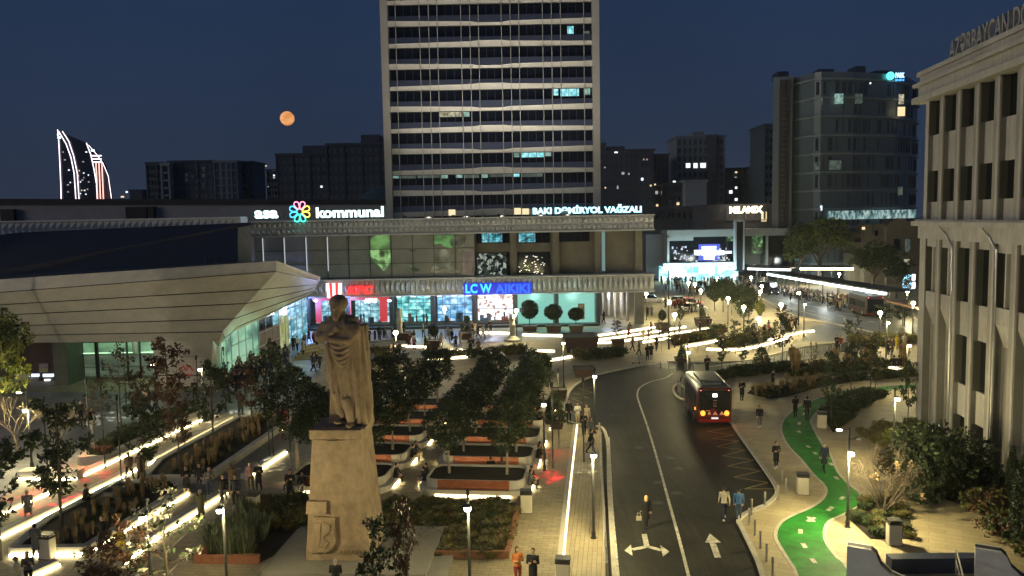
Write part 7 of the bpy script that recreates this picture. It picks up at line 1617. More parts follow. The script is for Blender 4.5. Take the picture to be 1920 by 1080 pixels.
ppl = [
 ((1212, 990), 'woman_walk', 'blond woman in a long black coat walking up the road with a pale handbag', 'black', 'black', 'blond', 'black', PI + .1, .98),
 ((1358, 975), 'man_walk', 'person in a cream jacket walking on the road, left of a pair', 'cream', 'navy', 'black', 'white', PI, 1.03),
 ((1385, 976), 'man_stand2', 'person in a blue checked shirt walking on the road, right of a pair', 'blue', 'denim', 'black', 'black', PI - .1, 1.0),
 ((971, 1098), 'woman_stand2', 'person in an orange jacket with dark red scarf at the bottom edge of the sidewalk', 'orange', 'red', 'brown', 'black', .25, 1.0),
 ((1000, 1104), 'man_stand', 'person in a black jacket holding a phone, beside the one in orange', 'black', 'black', 'black', 'black', -.2, 1.03),
 ((1455, 879), 'man_stand', 'person in black with white shoes left of the green cycle path', 'black', 'black', 'black', 'white', .1, 1.0),
 ((1545, 884), 'man_walk2', 'person in dark clothes walking on the right edge of the green path', 'navy', 'black', 'black', 'black', .1, 1.04),
 ((1424, 802), 'man_stand2', 'person in a dark jacket and light trousers right of the red bus', 'black', 'grey', 'black', 'white', 0, .98),
 ((1391, 751), 'man_stand', 'dark figure standing between the bus and the planted corner', 'black', 'black', 'black', 'black', 0, 1.05),
 ((1491, 782), 'man_stand', 'left of two dark figures walking up the cycle path', 'black', 'black', 'black', 'black', PI, .98),
 ((1513, 788), 'man_stand2', 'taller right one of two dark figures walking up the cycle path', 'black', 'navy', 'black', 'black', PI, 1.08),
 ((69, 1049), 'man_stand', 'person in a dark vest standing beside the cream bin, lower left', 'grey', 'navy', 'black', 'black', PI, 1.02),
 ((195, 1036), 'man_walk', 'person in a black jacket walking at the front planter corner', 'black', 'black', 'brown', 'white', .1, 1.08),
 ((54, 977), 'man_walk2', 'person in a hood and light trousers crossing the lit curb, far left', 'grey', 'beige', 'grey', 'white', .4, 1.0),
 ((243, 902), 'man_walk', 'dark person with a backpack crossing the second lit curb', 'brown', 'black', 'brown', 'black', PI, 1.05),
 ((264, 902), 'man_stand', 'dark tall person just right of the backpack walker', 'brown', 'black', 'black', 'black', PI, 1.05),
 ((351, 932), 'man_stand', 'person in a black jacket and light trousers at the lit planter corner', 'black', 'beige', 'black', 'white', 0, 1.08),
 ((375, 922), 'man_stand2', 'person carrying a white bag in the small group by the post', 'black', 'navy', 'black', 'black', 0, 1.0),
 ((394, 932), 'woman_stand2', 'person in a grey hoodie at the right of the small group', 'grey', 'denim', 'black', 'white', .4, 1.05),
 ((436, 926), 'woman_stand', 'person with big curly brown hair seen from behind', 'brown', 'brown', 'brown', 'black', PI, 1.06),
 ((471, 921), 'woman_stand2', 'person with long brown hair beside the cream bin', 'pink', 'brown', 'brown', 'black', .1, 1.02),
 ((486, 921), 'man_stand', 'dark person at the right of the long-haired one', 'black', 'black', 'black', 'black', 0, 1.02),
 ((420, 948), 'man_walk', 'person in a black jacket stepping over the lit curb', 'black', 'grey', 'black', 'white', .2, 1.05),
 ((443, 952), 'man_stand2', 'person in a dark puffer jacket beside the lamp post', 'navy', 'black', 'black', 'white', -.1, 1.1),
 ((378, 979), 'man_stand', 'person in a long dark coat with a bag, alone on the lit paving', 'olive', 'black', 'grey', 'white', PI, 1.05),
 ((228, 1052), 'woman_stand', 'person in a bright yellow jacket behind the red bush', 'yellow', 'brown', 'brown', 'black', 1.2, 1.0),
 ((55, 1103), 'woman_stand2', 'person with a scarf at the lower left corner', 'grey', 'black', 'black', 'black', .6, .95),
 ((34, 1112), 'man_stand2', 'person with a cream hood at the lower left corner', 'cream', 'brown', 'grey', 'black', 2.0, .95),
 ((631, 1122), 'man_stand', 'person with a cap and dark coat in front of the pedestal', 'black', 'black', 'grey', 'black', PI, 1.0),
 ((545, 940), 'man_stand', 'dark standing person at the bench left of the pedestal', 'black', 'black', 'black', 'white', 0, 1.08),
 ((1067, 793), 'man_stand2', 'dark person at the kerb, left of the sidewalk group', 'black', 'black', 'black', 'black', 0, 1.05),
 ((1083, 797), 'woman_stand2', 'person in a white jacket in the sidewalk group', 'white', 'beige', 'black', 'white', .2, 1.02),
 ((1100, 800), 'man_walk', 'person in a beige jacket in the sidewalk group', 'beige', 'beige', 'brown', 'white', 0, 1.0),
 ((1095, 816), 'woman_stand', 'dark person in front of the sidewalk group', 'black', 'black', 'brown', 'black', 0, 1.0),
 ((1108, 828), 'man_walk2', 'grey figure beside the lamp post near the road', 'grey', 'black', 'black', 'black', .3, 1.0),
 ((1108, 852), 'man_walk', 'dark walker just above the sidewalk lamp head', 'black', 'black', 'black', 'black', 1.2, 1.0),
 ((1012, 735), 'man_stand', 'dark person left of two by the planter with dry twigs', 'black', 'black', 'black', 'black', 0, 1.0),
 ((1030, 728), 'man_stand2', 'dark person right of two by the planter with dry twigs', 'navy', 'black', 'black', 'black', 0, 1.0),
 ((1009, 788), 'man_walk', 'dark person with a pushchair on the sidewalk', 'black', 'black', 'black', 'black', -.6, 1.0),
 ((1014, 808), 'woman_stand', 'dark person with pale shoes beside the bench end', 'black', 'black', 'brown', 'white', 0, 1.0),
 ((1186, 658), 'man_walk', 'leftmost walker on the paved crossing', 'brown', 'black', 'black', 'black', .8, 1.05), ((1198, 666), 'woman_walk', 'striding walker second from the left on the crossing', 'brown', 'black', 'brown', 'black', 1.3, 1.0),
 ((1214, 676), 'woman_stand', 'tall dark figure of the couple on the crossing', 'black', 'black', 'black', 'black', PI, 1.05), ((1221, 674), 'man_stand', 'companion right of the tall dark figure on the crossing', 'navy', 'grey', 'black', 'black', PI, 1.05), ((1231, 658), 'man_walk', 'walker with stretched arm beside the crossing couple', 'black', 'black', 'black', 'black', 0, 1.05),
 ((1206, 642), 'woman_walk', 'person in a light coat on the lit curbs above the crossing', 'beige', 'beige', 'brown', 'black', .4, 1.05), ((1216, 640), 'man_walk', 'dark person on the lit curbs above the crossing', 'brown', 'black', 'black', 'black', .4, 1.0),
 ((1132, 606), 'woman_walk', 'dark person walking at the mint-lit column', 'navy', 'black', 'black', 'black', 1.0, 1.15), ((1111, 600), 'man_stand', 'dark person inside the mint-lit bay', 'olive', 'black', 'black', 'black', 0, 1.1), ((1214, 594), 'man_stand', 'left one of two people right of the station corner', 'black', 'black', 'black', 'black', 0, 1.0), ((1222, 593), 'woman_stand', 'right one of two people right of the station corner', 'grey', 'navy', 'black', 'black', 0, 1.0),
 ((1328, 614), 'woman_stand', 'single dark figure beside the potted pointed shrub', 'black', 'black', 'black', 'black', 0, 1.1), ((1326, 703), 'man_stand', 'dark figure behind the roof of the red bus', 'black', 'black', 'black', 'black', 0, 1.15), ((1484, 682), 'man_stand2', 'dark figure between the saplings and the island', 'brown', 'black', 'black', 'black', 0, 1.2),
 ((1449, 729), 'man_stand', 'dark figure leaning at the planted corner', 'black', 'black', 'black', 'black', .7, 1.0), ((1569, 657), 'man_stand', 'left one of two dark people beyond the saplings', 'black', 'black', 'brown', 'black', 0, 1.05), ((1576, 657), 'man_stand2', 'right one of two dark people beyond the saplings', 'red', 'black', 'black', 'black', 0, 1.0),
 ((1666, 665), 'man_stand', 'dark person left in the group by the lamp', 'black', 'black', 'black', 'black', 0, 1.1), ((1672, 666), 'man_stand2', 'dark person second in the group by the lamp', 'brown', 'black', 'black', 'black', 0, 1.1), ((1682, 658), 'woman_stand', 'person in a bright yellow-white jacket in the group by the lamp', 'yellow', 'beige', 'brown', 'white', 0, 1.1), ((1695, 656), 'woman_stand2', 'person in a white top near the stone building corner', 'white', 'beige', 'black', 'white', 0, 1.1),
 ((152, 803), 'woman_walk', 'dark walker in front of the green-lit glass', 'black', 'black', 'black', 'black', 1.2, 1.3), ((160, 800), 'woman_stand', 'pale-coated walker in front of the green-lit glass', 'white', 'grey', 'black', 'black', 1.2, 1.0), ((172, 814), 'man_walk', 'walker in white and dark on the cool paving', 'black', 'white', 'black', 'white', 1.0, 1.2),
 ((366, 752), 'man_stand', 'lone dark figure beside the pavilion leg', 'black', 'black', 'black', 'black', 0, 1.15), ((452, 780), 'woman_stand', 'dark figure in a wide coat by the far lit curb', 'black', 'black', 'black', 'black', PI, 1.25), ((500, 765), 'man_stand2', 'dark figure between the trees left of the statue', 'black', 'black', 'black', 'black', PI, 1.2), ((492, 768), 'man_stand', 'dark figure at the left of the pair between the trees', 'black', 'black', 'black', 'black', PI, 1.2),
 ((734, 683), 'man_stand', 'dark figure right of the statue shoulder at the globe lamp', 'black', 'black', 'black', 'black', .5, 1.25), ((692, 646), 'man_stand', 'dark figure touching the right outline of the statue', 'black', 'black', 'black', 'black', 0, 1.2), ((749, 668), 'man_walk', 'walker beside the globe lamp and statue', 'brown', 'black', 'black', 'black', .7, 1.0),
 ((822, 680), 'man_walk', 'walker stepping between the lit curbs above the tree crowns', 'black', 'black', 'black', 'black', .9, 1.0), ((803, 664), 'woman_stand', 'person with a handbag on the lit terrace', 'olive', 'brown', 'brown', 'black', 0, 1.1), ((882, 664), 'man_stand', 'tall dark person on the lit terrace', 'navy', 'black', 'black', 'black', 0, 1.15), ((897, 666), 'woman_stand', 'dark person right of the tall one on the terrace', 'brown', 'black', 'black', 'black', 0, 1.1),
 ((863, 648), 'woman_stand', 'person in a cream coat on the terrace', 'cream', 'cream', 'brown', 'black', 0, 1.1), ((840, 640), 'woman_stand2', 'person with white top near the potted round tree', 'white', 'grey', 'black', 'black', 0, 1.1), ((920, 625), 'man_stand', 'slim dark figure in front of the bright white window', 'black', 'black', 'black', 'black', 0, 1.1), ((755, 625), 'man_stand', 'dark figure by the pale stone figure pillar', 'black', 'black', 'black', 'black', 0, 1.1),
]
for b, kd, lb, tp, lg, hr, sh, fc_, sc in ppl: person(b, kd, lb, tp, lg, hr, sh, fc_, sc)
# people sitting on the bench islands and walls
def seat(i, dv, du, face, label, tp='black', lg='black', hr='black', kd='sitter'):
    p = ISLANDS[i if i < 5 else i - 1][2] + VDIR * dv + UDIR * du; person(None, kd, label, tp, lg, hr, 'white', UANG + face, 1.0, None, 0.0, loc=p)
seat(0, .5, 1.78, PI, 'left one of two heads before the orange slats', 'black'); seat(0, 1.2, 1.78, PI, 'right one of two heads before the orange slats', 'brown', hr='brown', kd='sitter_w')
seat(0, -3.15, .35, -PI / 2, 'person in light trousers sitting at the left end of the front island', 'black', 'beige'); seat(0, -3.15, -.35, -PI / 2, 'second person at the left end of the front island', 'navy', 'beige'); seat(0, 3.15, .2, PI / 2, 'dark person sitting at the right end of the front island', 'black'); seat(0, 3.15, -.5, PI / 2, 'second dark person at the right end of the front island', 'grey', kd='sitter_w')
seat(1, 3.15, .1, PI / 2, 'person with white shoes at the right end of the second island', 'black', 'grey'); seat(2, .3, -1.8, 0, 'person with white shoes sitting before the orange back of the third island', 'black', 'black'); seat(1, 3.15, .8, PI / 2, 'hunched person at the far right end of the second island', 'brown', 'black')
seat(8, 3.15, -.2, PI / 2, 'person in pale grey at the end of the third left island', 'grey', 'beige', 'brown', 'sitter_w'); seat(7, 3.15, -.3, PI / 2, 'person in light trousers at the end of the second left island', 'black', 'beige'); seat(7, 3.15, .5, PI / 2, 'dark person next to the light trousers', 'black', 'beige', 'brown', 'sitter_w'); seat(6, 3.15, .2, PI / 2, 'dark person right beside the pedestal edge', 'black')
seat(6, -1.9, -1.78, 0, 'dark person seated left of the pedestal', 'black', 'grey'); seat(6, -1.1, -1.78, 0, 'person with light bag seated left of the pedestal', 'black', 'white'); seat(6, -2.7, -1.6, -.5, 'person seated at the rounded corner left of the pedestal', 'black', 'black', kd='sitter_w')
for b, lb in (((1677, 694), 'left one of the seated couple near the stone building'), ((1686, 694), 'right one of the seated couple near the stone building')): person(b, 'sitter', lb, 'black', 'black', 'black', 'black', PI, 1.15)
person((160, 952), 'sitter', 'hunched dark person sitting on the second lit curb', 'black', 'black', 'black', 'black', 2.2, 1.05); person((1402, 640), 'sitter_w', 'seated person among the crowd on the terrace', 'white', 'black', 'black', 'black', 0, 1.0)
# crowds
LOW = {}
for nm_, (me_, h_) in BOD.items():
    o = bpy.data.objects.new('t', me_); COL.objects.link(o); md = o.modifiers.new('d', 'DECIMATE'); md.ratio = .06
    LOW[nm_] = bpy.data.meshes.new_from_object(o.evaluated_get(bpy.context.evaluated_depsgraph_get())); bpy.data.objects.remove(o)
MASS = [[], [], []]; MM = [SK] + list(CLO.values()) + list(SHOE.values()) + [HAIR['black']]
def mass_person(x, y, kd, tp, lg, sh, fc_, sc):
    g = G(x, y); me = LOW[kd]; V, Fc, Mi = MASS; o_ = len(V); ca, sa = math.cos(fc_) * sc, math.sin(fc_) * sc; mp = [0, MM.index(CLO[tp]), MM.index(CLO[lg]), MM.index(SHOE[sh])]
    V += [(g.x + v.co.x * ca - v.co.y * sa, g.y + v.co.x * sa + v.co.y * ca, v.co.z * sc) for v in me.vertices]
    for p in me.polygons: Fc.append(tuple(i + o_ for i in p.vertices)); Mi.append(mp[p.material_index] if p.center.z < 1.56 or p.center.y < -.02 else len(MM) - 1)
def crowd(n, pix, label, group, seed, zone=None, sc=(.95, 1.1), mass=0):
    rr = random.Random(seed); poly = pix; xs = [p[0] for p in poly]; ys = [p[1] for p in poly]; k = 0; t_ = 0
    while k < n and t_ < n * 40:
        t_ += 1; x, y = rr.uniform(min(xs), max(xs)), rr.uniform(min(ys), max(ys))
        if not inside(x, y, poly): continue
        k += 1; kd = rr.choice(['man_walk', 'man_walk2', 'man_stand', 'man_stand2', 'woman_walk', 'woman_stand', 'woman_stand2'])
        tp = rr.choice(['black', 'black', 'navy', 'grey', 'brown', 'black', 'olive', 'beige', 'red', 'white'] if 'dark' not in label else ['black', 'navy', 'black', 'brown'])
        if k <= mass: mass_person(x, y, kd, tp, rr.choice(['black', 'navy', 'denim']), 'black', rr.uniform(0, 6.28), rr.uniform(*sc)); continue
        person((x, y), kd, label, tp, rr.choice(['black', 'navy', 'denim', 'black']), rr.choice(['black', 'black', 'brown']), rr.choice(['black', 'white']), rr.uniform(0, 6.28), rr.uniform(*sc), group)
crowd(60, [(1448, 552), (1500, 560), (1572, 575), (1568, 566), (1500, 553), (1446, 546)], 'waiting passenger under the long lit bus stop canopy', 'passengers waiting at the long canopy', 1, mass=30)
crowd(24, [(1462, 566), (1510, 568), (1575, 584), (1574, 574), (1508, 560)], 'passenger at the kerb of the avenue before the canopy', 'passengers at the avenue kerb', 2)
crowd(62, [(1236, 536), (1300, 545), (1370, 548), (1400, 545), (1400, 530), (1240, 528)], 'passer-by in the crowd in front of the turquoise shop', 'crowd before the turquoise shop', 3, mass=62)
crowd(24, [(1400, 545), (1430, 540), (1440, 530), (1395, 528)], 'passer-by between the turquoise shop and the dark minibus', 'crowd beside the minibus', 4, mass=24)
crowd(30, [(420, 722), (470, 705), (500, 695), (530, 690), (545, 712), (500, 735), (440, 735)], 'dark figure in the throng outside the pavilion glass', 'throng outside the pavilion', 5, sc=(1.0, 1.15))
crowd(26, [(424, 716), (450, 700), (500, 680), (535, 672), (545, 682), (500, 705), (450, 722)], 'dark figure close to the green-lit pavilion glass', 'people close to the pavilion glass', 15, sc=(1.1, 1.25)); crowd(18, [(700, 645), (960, 632), (960, 622), (700, 632)], 'small figure on the forecourt before the shop windows', 'people before the shop windows', 16, sc=(1.0, 1.15), mass=8)
crowd(12, [(395, 735), (430, 722), (455, 735), (410, 745)], 'dark figure standing right of the pavilion leg', 'dark figures right of the pavilion leg', 6, sc=(1.0, 1.15))
crowd(9, [(545, 660), (575, 640), (598, 650), (580, 672)], 'figure on the blue-lit steps under the canopy tip', 'figures on the blue-lit steps', 7, sc=(1.0, 1.2)); crowd(4, [(583, 690), (606, 688), (606, 696), (585, 698)], 'dark figure at the railing left of the statue', 'dark figures at the railing', 8, sc=(1.05, 1.15))
crowd(8, [(250, 775), (290, 765), (300, 778), (255, 790)], 'dark figure before the green glass behind the trees', 'dark figures behind the trees', 9, sc=(1.1, 1.3)); crowd(20, [(1390, 640), (1440, 620), (1465, 628), (1440, 645), (1405, 655)], 'figure in the group on the terrace by the oval island', 'group by the oval island', 10)
crowd(12, [(1455, 622), (1495, 605), (1500, 620), (1470, 632)], 'figure in the group beside the avenue lamps', 'group beside the avenue lamps', 11); crowd(14, [(760, 660), (960, 650), (960, 640), (760, 640)], 'figure strolling on the forecourt terraces', 'strollers on the forecourt terraces', 12, sc=(1.0, 1.1)); crowd(10, [(1225, 575), (1290, 585), (1340, 600), (1300, 575)], 'stroller on the plaza right of the station', 'strollers on the right plaza', 13)
crowd(6, [(1160, 640), (1330, 632), (1330, 625), (1160, 630)], 'stroller between the long lit curbs', 'strollers between the long lit curbs', 14)
crowd(14, [(1225, 575), (1290, 585), (1340, 600), (1300, 575)], 'x', 'x', 23, mass=14); crowd(80, [(1238, 545), (1300, 556), (1420, 552), (1440, 532), (1240, 527)], 'x', 'x', 24, mass=80); crowd(40, [(1450, 552), (1575, 576), (1640, 585), (1640, 575), (1500, 552)], 'x', 'x', 25, mass=40)
me = bpy.data.meshes.new('crowd'); me.from_pydata(MASS[0], [], MASS[1])
for m_ in MM: me.materials.append(m_)
me.polygons.foreach_set('material_index', MASS[2]); me.update(); o = bpy.data.objects.new('crowd', me); COL.objects.link(o); tag(o, 'distant crowd in front of the turquoise shop and under the far canopies', 'crowd', kind='stuff')
# handbag
g = G(1206, 990); mb = MB(); c = (g.x - .22, g.y, .52); mb.box(c, (.26, .12, .2)); mb.tube([(c[0] - .1, c[1], .62), (c[0] - .07, c[1], .8), (c[0] + .07, c[1], .8), (c[0] + .1, c[1], .62)], .012, 5); tag(mb.build('handbag', CLO['cream'], None), 'pale handbag carried by the blond woman', 'handbag')

# ------------------------------------------------------------------ bins, bollards, railings
def bin_proto():
    rt = thing('litter_bin', local=True); mb = MB(); mb.bevbox((0, 0, .52), (.62, .48, 1.0), .03); mb.build('body', M['bin'], rt)
    mb = MB(); mb.box((0, 0, .012), (.66, .52, .03)); mb.box((0, 0, 1.06), (.66, .52, .08)); mb.box((0, 0, 1.22), (.66, .52, .03)); [mb.box((sx * .30, sy * .23, 1.14), (.04, .04, .14)) for sx in (-1, 1) for sy in (-1, 1)]; mb.build('lid_frame', M['dark_metal'], rt)
    mb = MB(); mb.box((0, 0, 1.105), (.5, .36, .02)); mb.build('opening', M['black'], rt)
    return Proto(rt)
BN = bin_proto()
for b, lb in [((987, 960), 'cream litter bin at the right end of the front bench island'), ((1056, 1096), 'litter bin at the bottom end of the line of light'), ((90, 1046), 'cream litter bin at the front planter, beside the standing person'), ((476, 962), 'cream litter bin left of the red-brown shrubs'),
              ((1505, 926), 'cream litter bin between the kerb and the green path'), ((1541, 802), 'cream litter bin at the narrow bend of the cycle path'), ((1676, 1020), 'cream litter bin at the corner of the leafless shrub bed')]:
    g = G(*b); BN.place((g.x, g.y, 0), UANG + rnd.uniform(-.1, .1), 1.0, lb, 'litter bin', 'cream litter bins')
def bol_proto():
    rt = thing('bollard', local=True); mb = MB(); mb.tube([(0, 0, 0), (0, 0, .82)], .055, 10); mb.build('post', M['steel'], rt); mb = MB(); mb.tube([(0, 0, .82), (0, 0, .88)], [.06, .05], 10); mb.tube([(0, 0, .68), (0, 0, .72)], .059, 10); mb.build('cap', M['concrete'], rt); return Proto(rt)
BL = bol_proto()
def bollards(pix, n, label, group):
    pts = [G(*p) for p in pix]; L_ = [0]
    for a, b in zip(pts, pts[1:]): L_.append(L_[-1] + (b - a).length)
    for k in range(n):
        d = L_[-1] * k / max(1, n - 1); i = max(j for j in range(len(L_) - 1) if L_[j] <= d + 1e-6); t = (d - L_[i]) / (L_[i + 1] - L_[i]); p = pts[i].lerp(pts[i + 1], t); BL.place((p.x, p.y, 0), 0, 1.0, label, 'bollard', group)
bollards([(1124, 815), (1128, 900), (1133, 980), (1137, 1090)], 15, 'steel bollard in the row between sidewalk and road', 'bollards along the sidewalk kerb')
bollards([(1467, 908), (1475, 927), (1451, 944), (1421, 957), (1400, 972), (1407, 990), (1418, 1012), (1428, 1035), (1438, 1055), (1448, 1080)], 10, 'steel bollard on the right pavement edge by the cycle path', 'bollards on the right pavement edge')
bollards([(1276, 725), (1270, 733), (1275, 742), (1284, 748)], 5, 'steel bollard on the small kerb island left of the bus', 'bollards on the kerb island'); bollards([(1238, 693), (1300, 697)], 5, 'steel bollard across the road mouth behind the bus', 'bollards at the road mouth')
bollards([(1285, 660), (1330, 662), (1385, 664), (1440, 655), (1490, 640), (1520, 630)], 18, 'steel bollard round the oval island', 'bollards round the oval island'); bollards([(1440, 684), (1500, 672), (1560, 660), (1620, 655)], 16, 'steel bollard along the far bend of the road', 'bollards along the far bend')
mb = MB(); q = [G(x, y) for x, y in ((1124, 815), (1128, 900), (1133, 980), (1137, 1090))]
for z_ in (.45, .75): mb.tube([(p.x, p.y, z_) for p in q], .018, 5)
tag(mb.build('chain_rail', M['steel'], None), 'thin rail running through the bollards beside the sidewalk', 'rail')
def railing(pix, label, h=1.0, sp=1.4):
    pts = [G(*p) for p in pix]; rt = thing('railing', pts[0], label, 'railing'); mb = MB()
    for z_ in (h, h * .5): mb.tube([(p.x, p.y, z_) for p in pts], .028, 5)
    mb.build('rails', M['steel'], rt)
    for a, b in zip(pts, pts[1:]):
        n_ = max(1, int((b - a).length / sp))
        for k in range(n_ + 1): p = a.lerp(b, k / n_); mb = MB(); mb.tube([(p.x, p.y, 0), (p.x, p.y, h)], .03, 6); mb.build('post', M['steel'], rt)
railing([(548, 700), (578, 704)], 'short steel railing in front of the blue-lit steps'); railing([(1212, 694), (1268, 698)], 'thin railing at the end of the road crossing', .8)
mb = MB()
for k in range(5): band(mb, [G2(548 + k * 6, 676 - k * 4), G2(606, 672 - k * 6)], .45, 0, .14 * (k + 1))
tag(mb.build('steps', mat('yellow_light_steps', (.30, .23, .10), .7)), 'yellow-lit steps below the canopy tip', 'steps')  # yellow light on the steps is put into their colour
sheet('blue_lit_floor', [(540, 664), (560, 640), (600, 632), (606, 650), (560, 672)], 0.012, mat('blue_light_paving', (.20, .22, .34), .35))  # blue shop light on the floor painted into the paving colour
for px, py, c_, en in ((578, 632, (.25, .4, 1), 1700), (650, 600, (.35, .5, 1), 1100), (775, 600, (.4, .7, 1), 600), (850, 600, (.35, .5, 1), 800), (925, 600, (.8, .8, 1), 800), (1005, 600, (.5, 1, .85), 600), (1080, 600, (.5, 1, .85), 600)):
    ld = bpy.data.lights.new('shopfront_light', 'POINT'); ld.energy = en; ld.color = c_; ld.shadow_soft_size = .6; lo = bpy.data.objects.new('shopfront_light', ld); COL.objects.link(lo); q = P(px, py, YF - 2.6); lo.parent = st; lo.location = (q.x, q.y - YF, 3.9)
for px, py, Y, en in ((470, 620, 84, 110), (430, 640, 80, 110), (230, 660, 81, 250), (540, 600, 98, 130)):
    ld = bpy.data.lights.new('hall_light', 'POINT'); ld.energy = en; ld.color = (.6, 1, .65); ld.shadow_soft_size = .6; lo = bpy.data.objects.new('hall_light', ld); COL.objects.link(lo); q = P(px, py, Y); lo.parent = pv; lo.location = Vector((q.x + 1.5, q.y, 4.0)) - pv.location
# stone figure pillars on the forecourt
for b, t, lb in (((750, 640), 578, 'pale stone figure on a round base beside the statue'), ((961, 640), 590, 'worn stone pillar in front of the dark column')):
    g = G(*b); h = top_z(b, t); rt = thing('stone_pillar', g, lb, 'pillar'); mb = MB(); mb.lathe((g.x, g.y, 0), [(1.1, 0), (1.1, .3), (.8, .4), (.42, .8), (.36, h * .45), (.44, h * .6), (.34, h * .75), (.42, h * .88), (.25, h)], 14); mb.build('shaft', M['concrete'], rt)

# ------------------------------------------------------------------ vehicles
def wheel(mb_t, mb_r, c, r, w_, d):                     # axis along d
    a = Vector(c) - d * w_ / 2; b = Vector(c) + d * w_ / 2; mb_t.tube([a, b], r, 18); mb_r.tube([a - d * .01, b + d * .01], r * .58, 14)
def bus(loc, rz, label, L, Wd, H, bodym, rear=True):
    rt = thing('bus', local=True); w2 = Wd / 2; V = Vector                  # local: rear end at y=0 facing -y
    mb = MB(); rings = []
    def sec(y, k=1.0, top=0.0): return [(-w2 * k, y, .32), (w2 * k, y, .32), (w2 * k, y, 1.0), (w2 * k * .995, y, H - .32 - top), (w2 * k * .93, y, H - .08 - top), (w2 * k * .7, y, H - top), (-w2 * k * .7, y, H - top), (-w2 * k * .93, y, H - .08 - top), (-w2 * k * .995, y, H - .32 - top), (-w2 * k, y, 1.0)]
    mb.loft([sec(0.0, .93, .10), sec(.10, .985, .02), sec(.3), sec(L - .4), sec(L - .08, .97, .04), sec(L, .92, .16)][::-1]); mb.build('body', bodym, rt)
    mb = MB(); mb.box((0, -.02, 1.80), (Wd * .86, .06, 1.86)); mb.build('rear_window', M['glass_dk'], rt); mb = MB(); mb.box((0, L / 2, H + .004), (Wd * .80, L - .5, .02)); mb.build('roof_panel', mat('roof_grey_dark', (.07, .075, .08), .6), rt)
    mb = MB()
    for sx in (-1, 1): mb.box((sx * (w2 + .002), L / 2, 1.85), (.03, L - 1.0, 1.05))
    mb.box((0, L + .0, 1.75), (Wd * .86, .06, 1.6)); mb.build('side_glass', M['glass_dk'], rt)
    mb = MB(); mb.box((0, L * .52, H + .09), (Wd * .6, L * .5, .2)); mb.box((0, L * .2, H + .05), (Wd * .5, .9, .12)); mb.build('roof_unit', mat('roof_grey', (.10, .105, .11), .6), rt)
    mb = MB()
    for sx in (-1, 1): mb.tube([(sx * w2 * .86, .5, H + .02), (sx * w2 * .86, L - .6, H + .02)], .035, 6); mb.tube([(sx * w2 * .97, .3, H - .12), (sx * w2 * .97, L - .4, H - .12)], .03, 5)
    mb.tube([(-w2 * .8, .12, H - .03), (w2 * .8, .12, H - .03)], .03, 5); mb.build('roof_rail', mat('rail_grey', (.22, .22, .22), .5), rt)
    for yy in (1.7, L - 2.0):
        for sx in (-1, 1):
            a, b = MB(), MB(); wheel(a, b, (sx * (w2 - .16), yy, .46), .46, .3, V((1, 0, 0))); t_ = a.build('wheel', M['black'], rt); b.build('rim', M['steel'], t_)
    for sx in (-1, 1):
        mb = MB(); mb.ell((sx * w2 * .68, -.05, 1.0), (.19, .07, .21), 12, 8); mb.build('tail_light', M['amber'], rt)
        mb = MB(); mb.ell((sx * w2 * .80, .02, H - .28), (.08, .05, .05), 10, 6); mb.build('marker_light', M['redl'], rt)
    mb = MB(); mb.ell((-w2 - .02, .9, 1.15), (.05, .13, .12), 10, 6); mb.build('side_light', M['amber'], rt)
    mb = MB(); mb.box((0, -.055, 2.38), (.34, .03, .26)); mb.build('display', M['pl_white'], rt)
    mb = MB(); [mb.box((0, -.055, z_), (.26, .02, .09)) for z_ in (1.98, 1.75, 1.55)]; mb.build('decals', mat('dull_decal', (.20, .14, .13), .6), rt)
    mb = MB()
    for x_ in (.02, .52): mb.add([(x_ - .2, -.062, .88), (x_ + .2, -.062, .88), (x_, -.062, 1.16)], [(0, 1, 2)])
    mb.box((-.42, -.06, 1.0), (.18, .02, .2)); mb.box((-.52, -.06, 1.2), (.34, .02, .05)); mb.build('warning_signs', mat('pale_decal', (.5, .36, .30), .6), rt)
    mb = MB(); mb.box((0, -.06, .62), (.52, .03, .13)); mb.build('number_plate', glow('plate_light', (1, 1, 1), .9), rt)
    mb = MB(); mb.box((0, -.03, .42), (Wd * .9, .14, .2)); mb.build('bumper', mat('dark_red', (.16, .008, .008), .35), rt)
    for sx in (-1, 1):
        mb = MB(); mb.tube([(sx * w2 * .98, L - .2, H - .5), (sx * (w2 + .25), L + .12, H - .6)], .02, 5); mb.box((sx * (w2 + .27), L + .12, H - .78), (.07, .1, .38)); mb.build('mirror', M['black'], rt)
    rt.location = loc; rt.rotation_euler = (0, 0, rz); tag(rt, label, 'bus'); return rt
M['amber'] = glow('amber_light', (1.0, .30, .03), 2.6); M['redl'] = glow('red_light', (1.0, .12, .12), 6.0)
g = G(1340, 799); RB = bus((g.x, g.y, 0.01), math.atan2(VDIR.y, VDIR.x) + R(3.5), 'red city bus seen from behind with amber lights on', 6.6, 2.62, 3.0, M['red_paint'])
for sx in (-1, 1):
    ld = bpy.data.lights.new('blinker', 'POINT'); ld.energy = 12; ld.color = (1, .35, .05); ld.shadow_soft_size = .12; lo = bpy.data.objects.new('blinker', ld); COL.objects.link(lo); lo.parent = RB; lo.location = (sx * .95, -.35, 1.0)
ld = bpy.data.lights.new('tail_glow', 'POINT'); ld.energy = 8; ld.color = (1, .10, .04); ld.shadow_soft_size = .4; lo = bpy.data.objects.new('tail_glow', ld); COL.objects.link(lo); lo.parent = RB; lo.location = (0, -.6, .9)
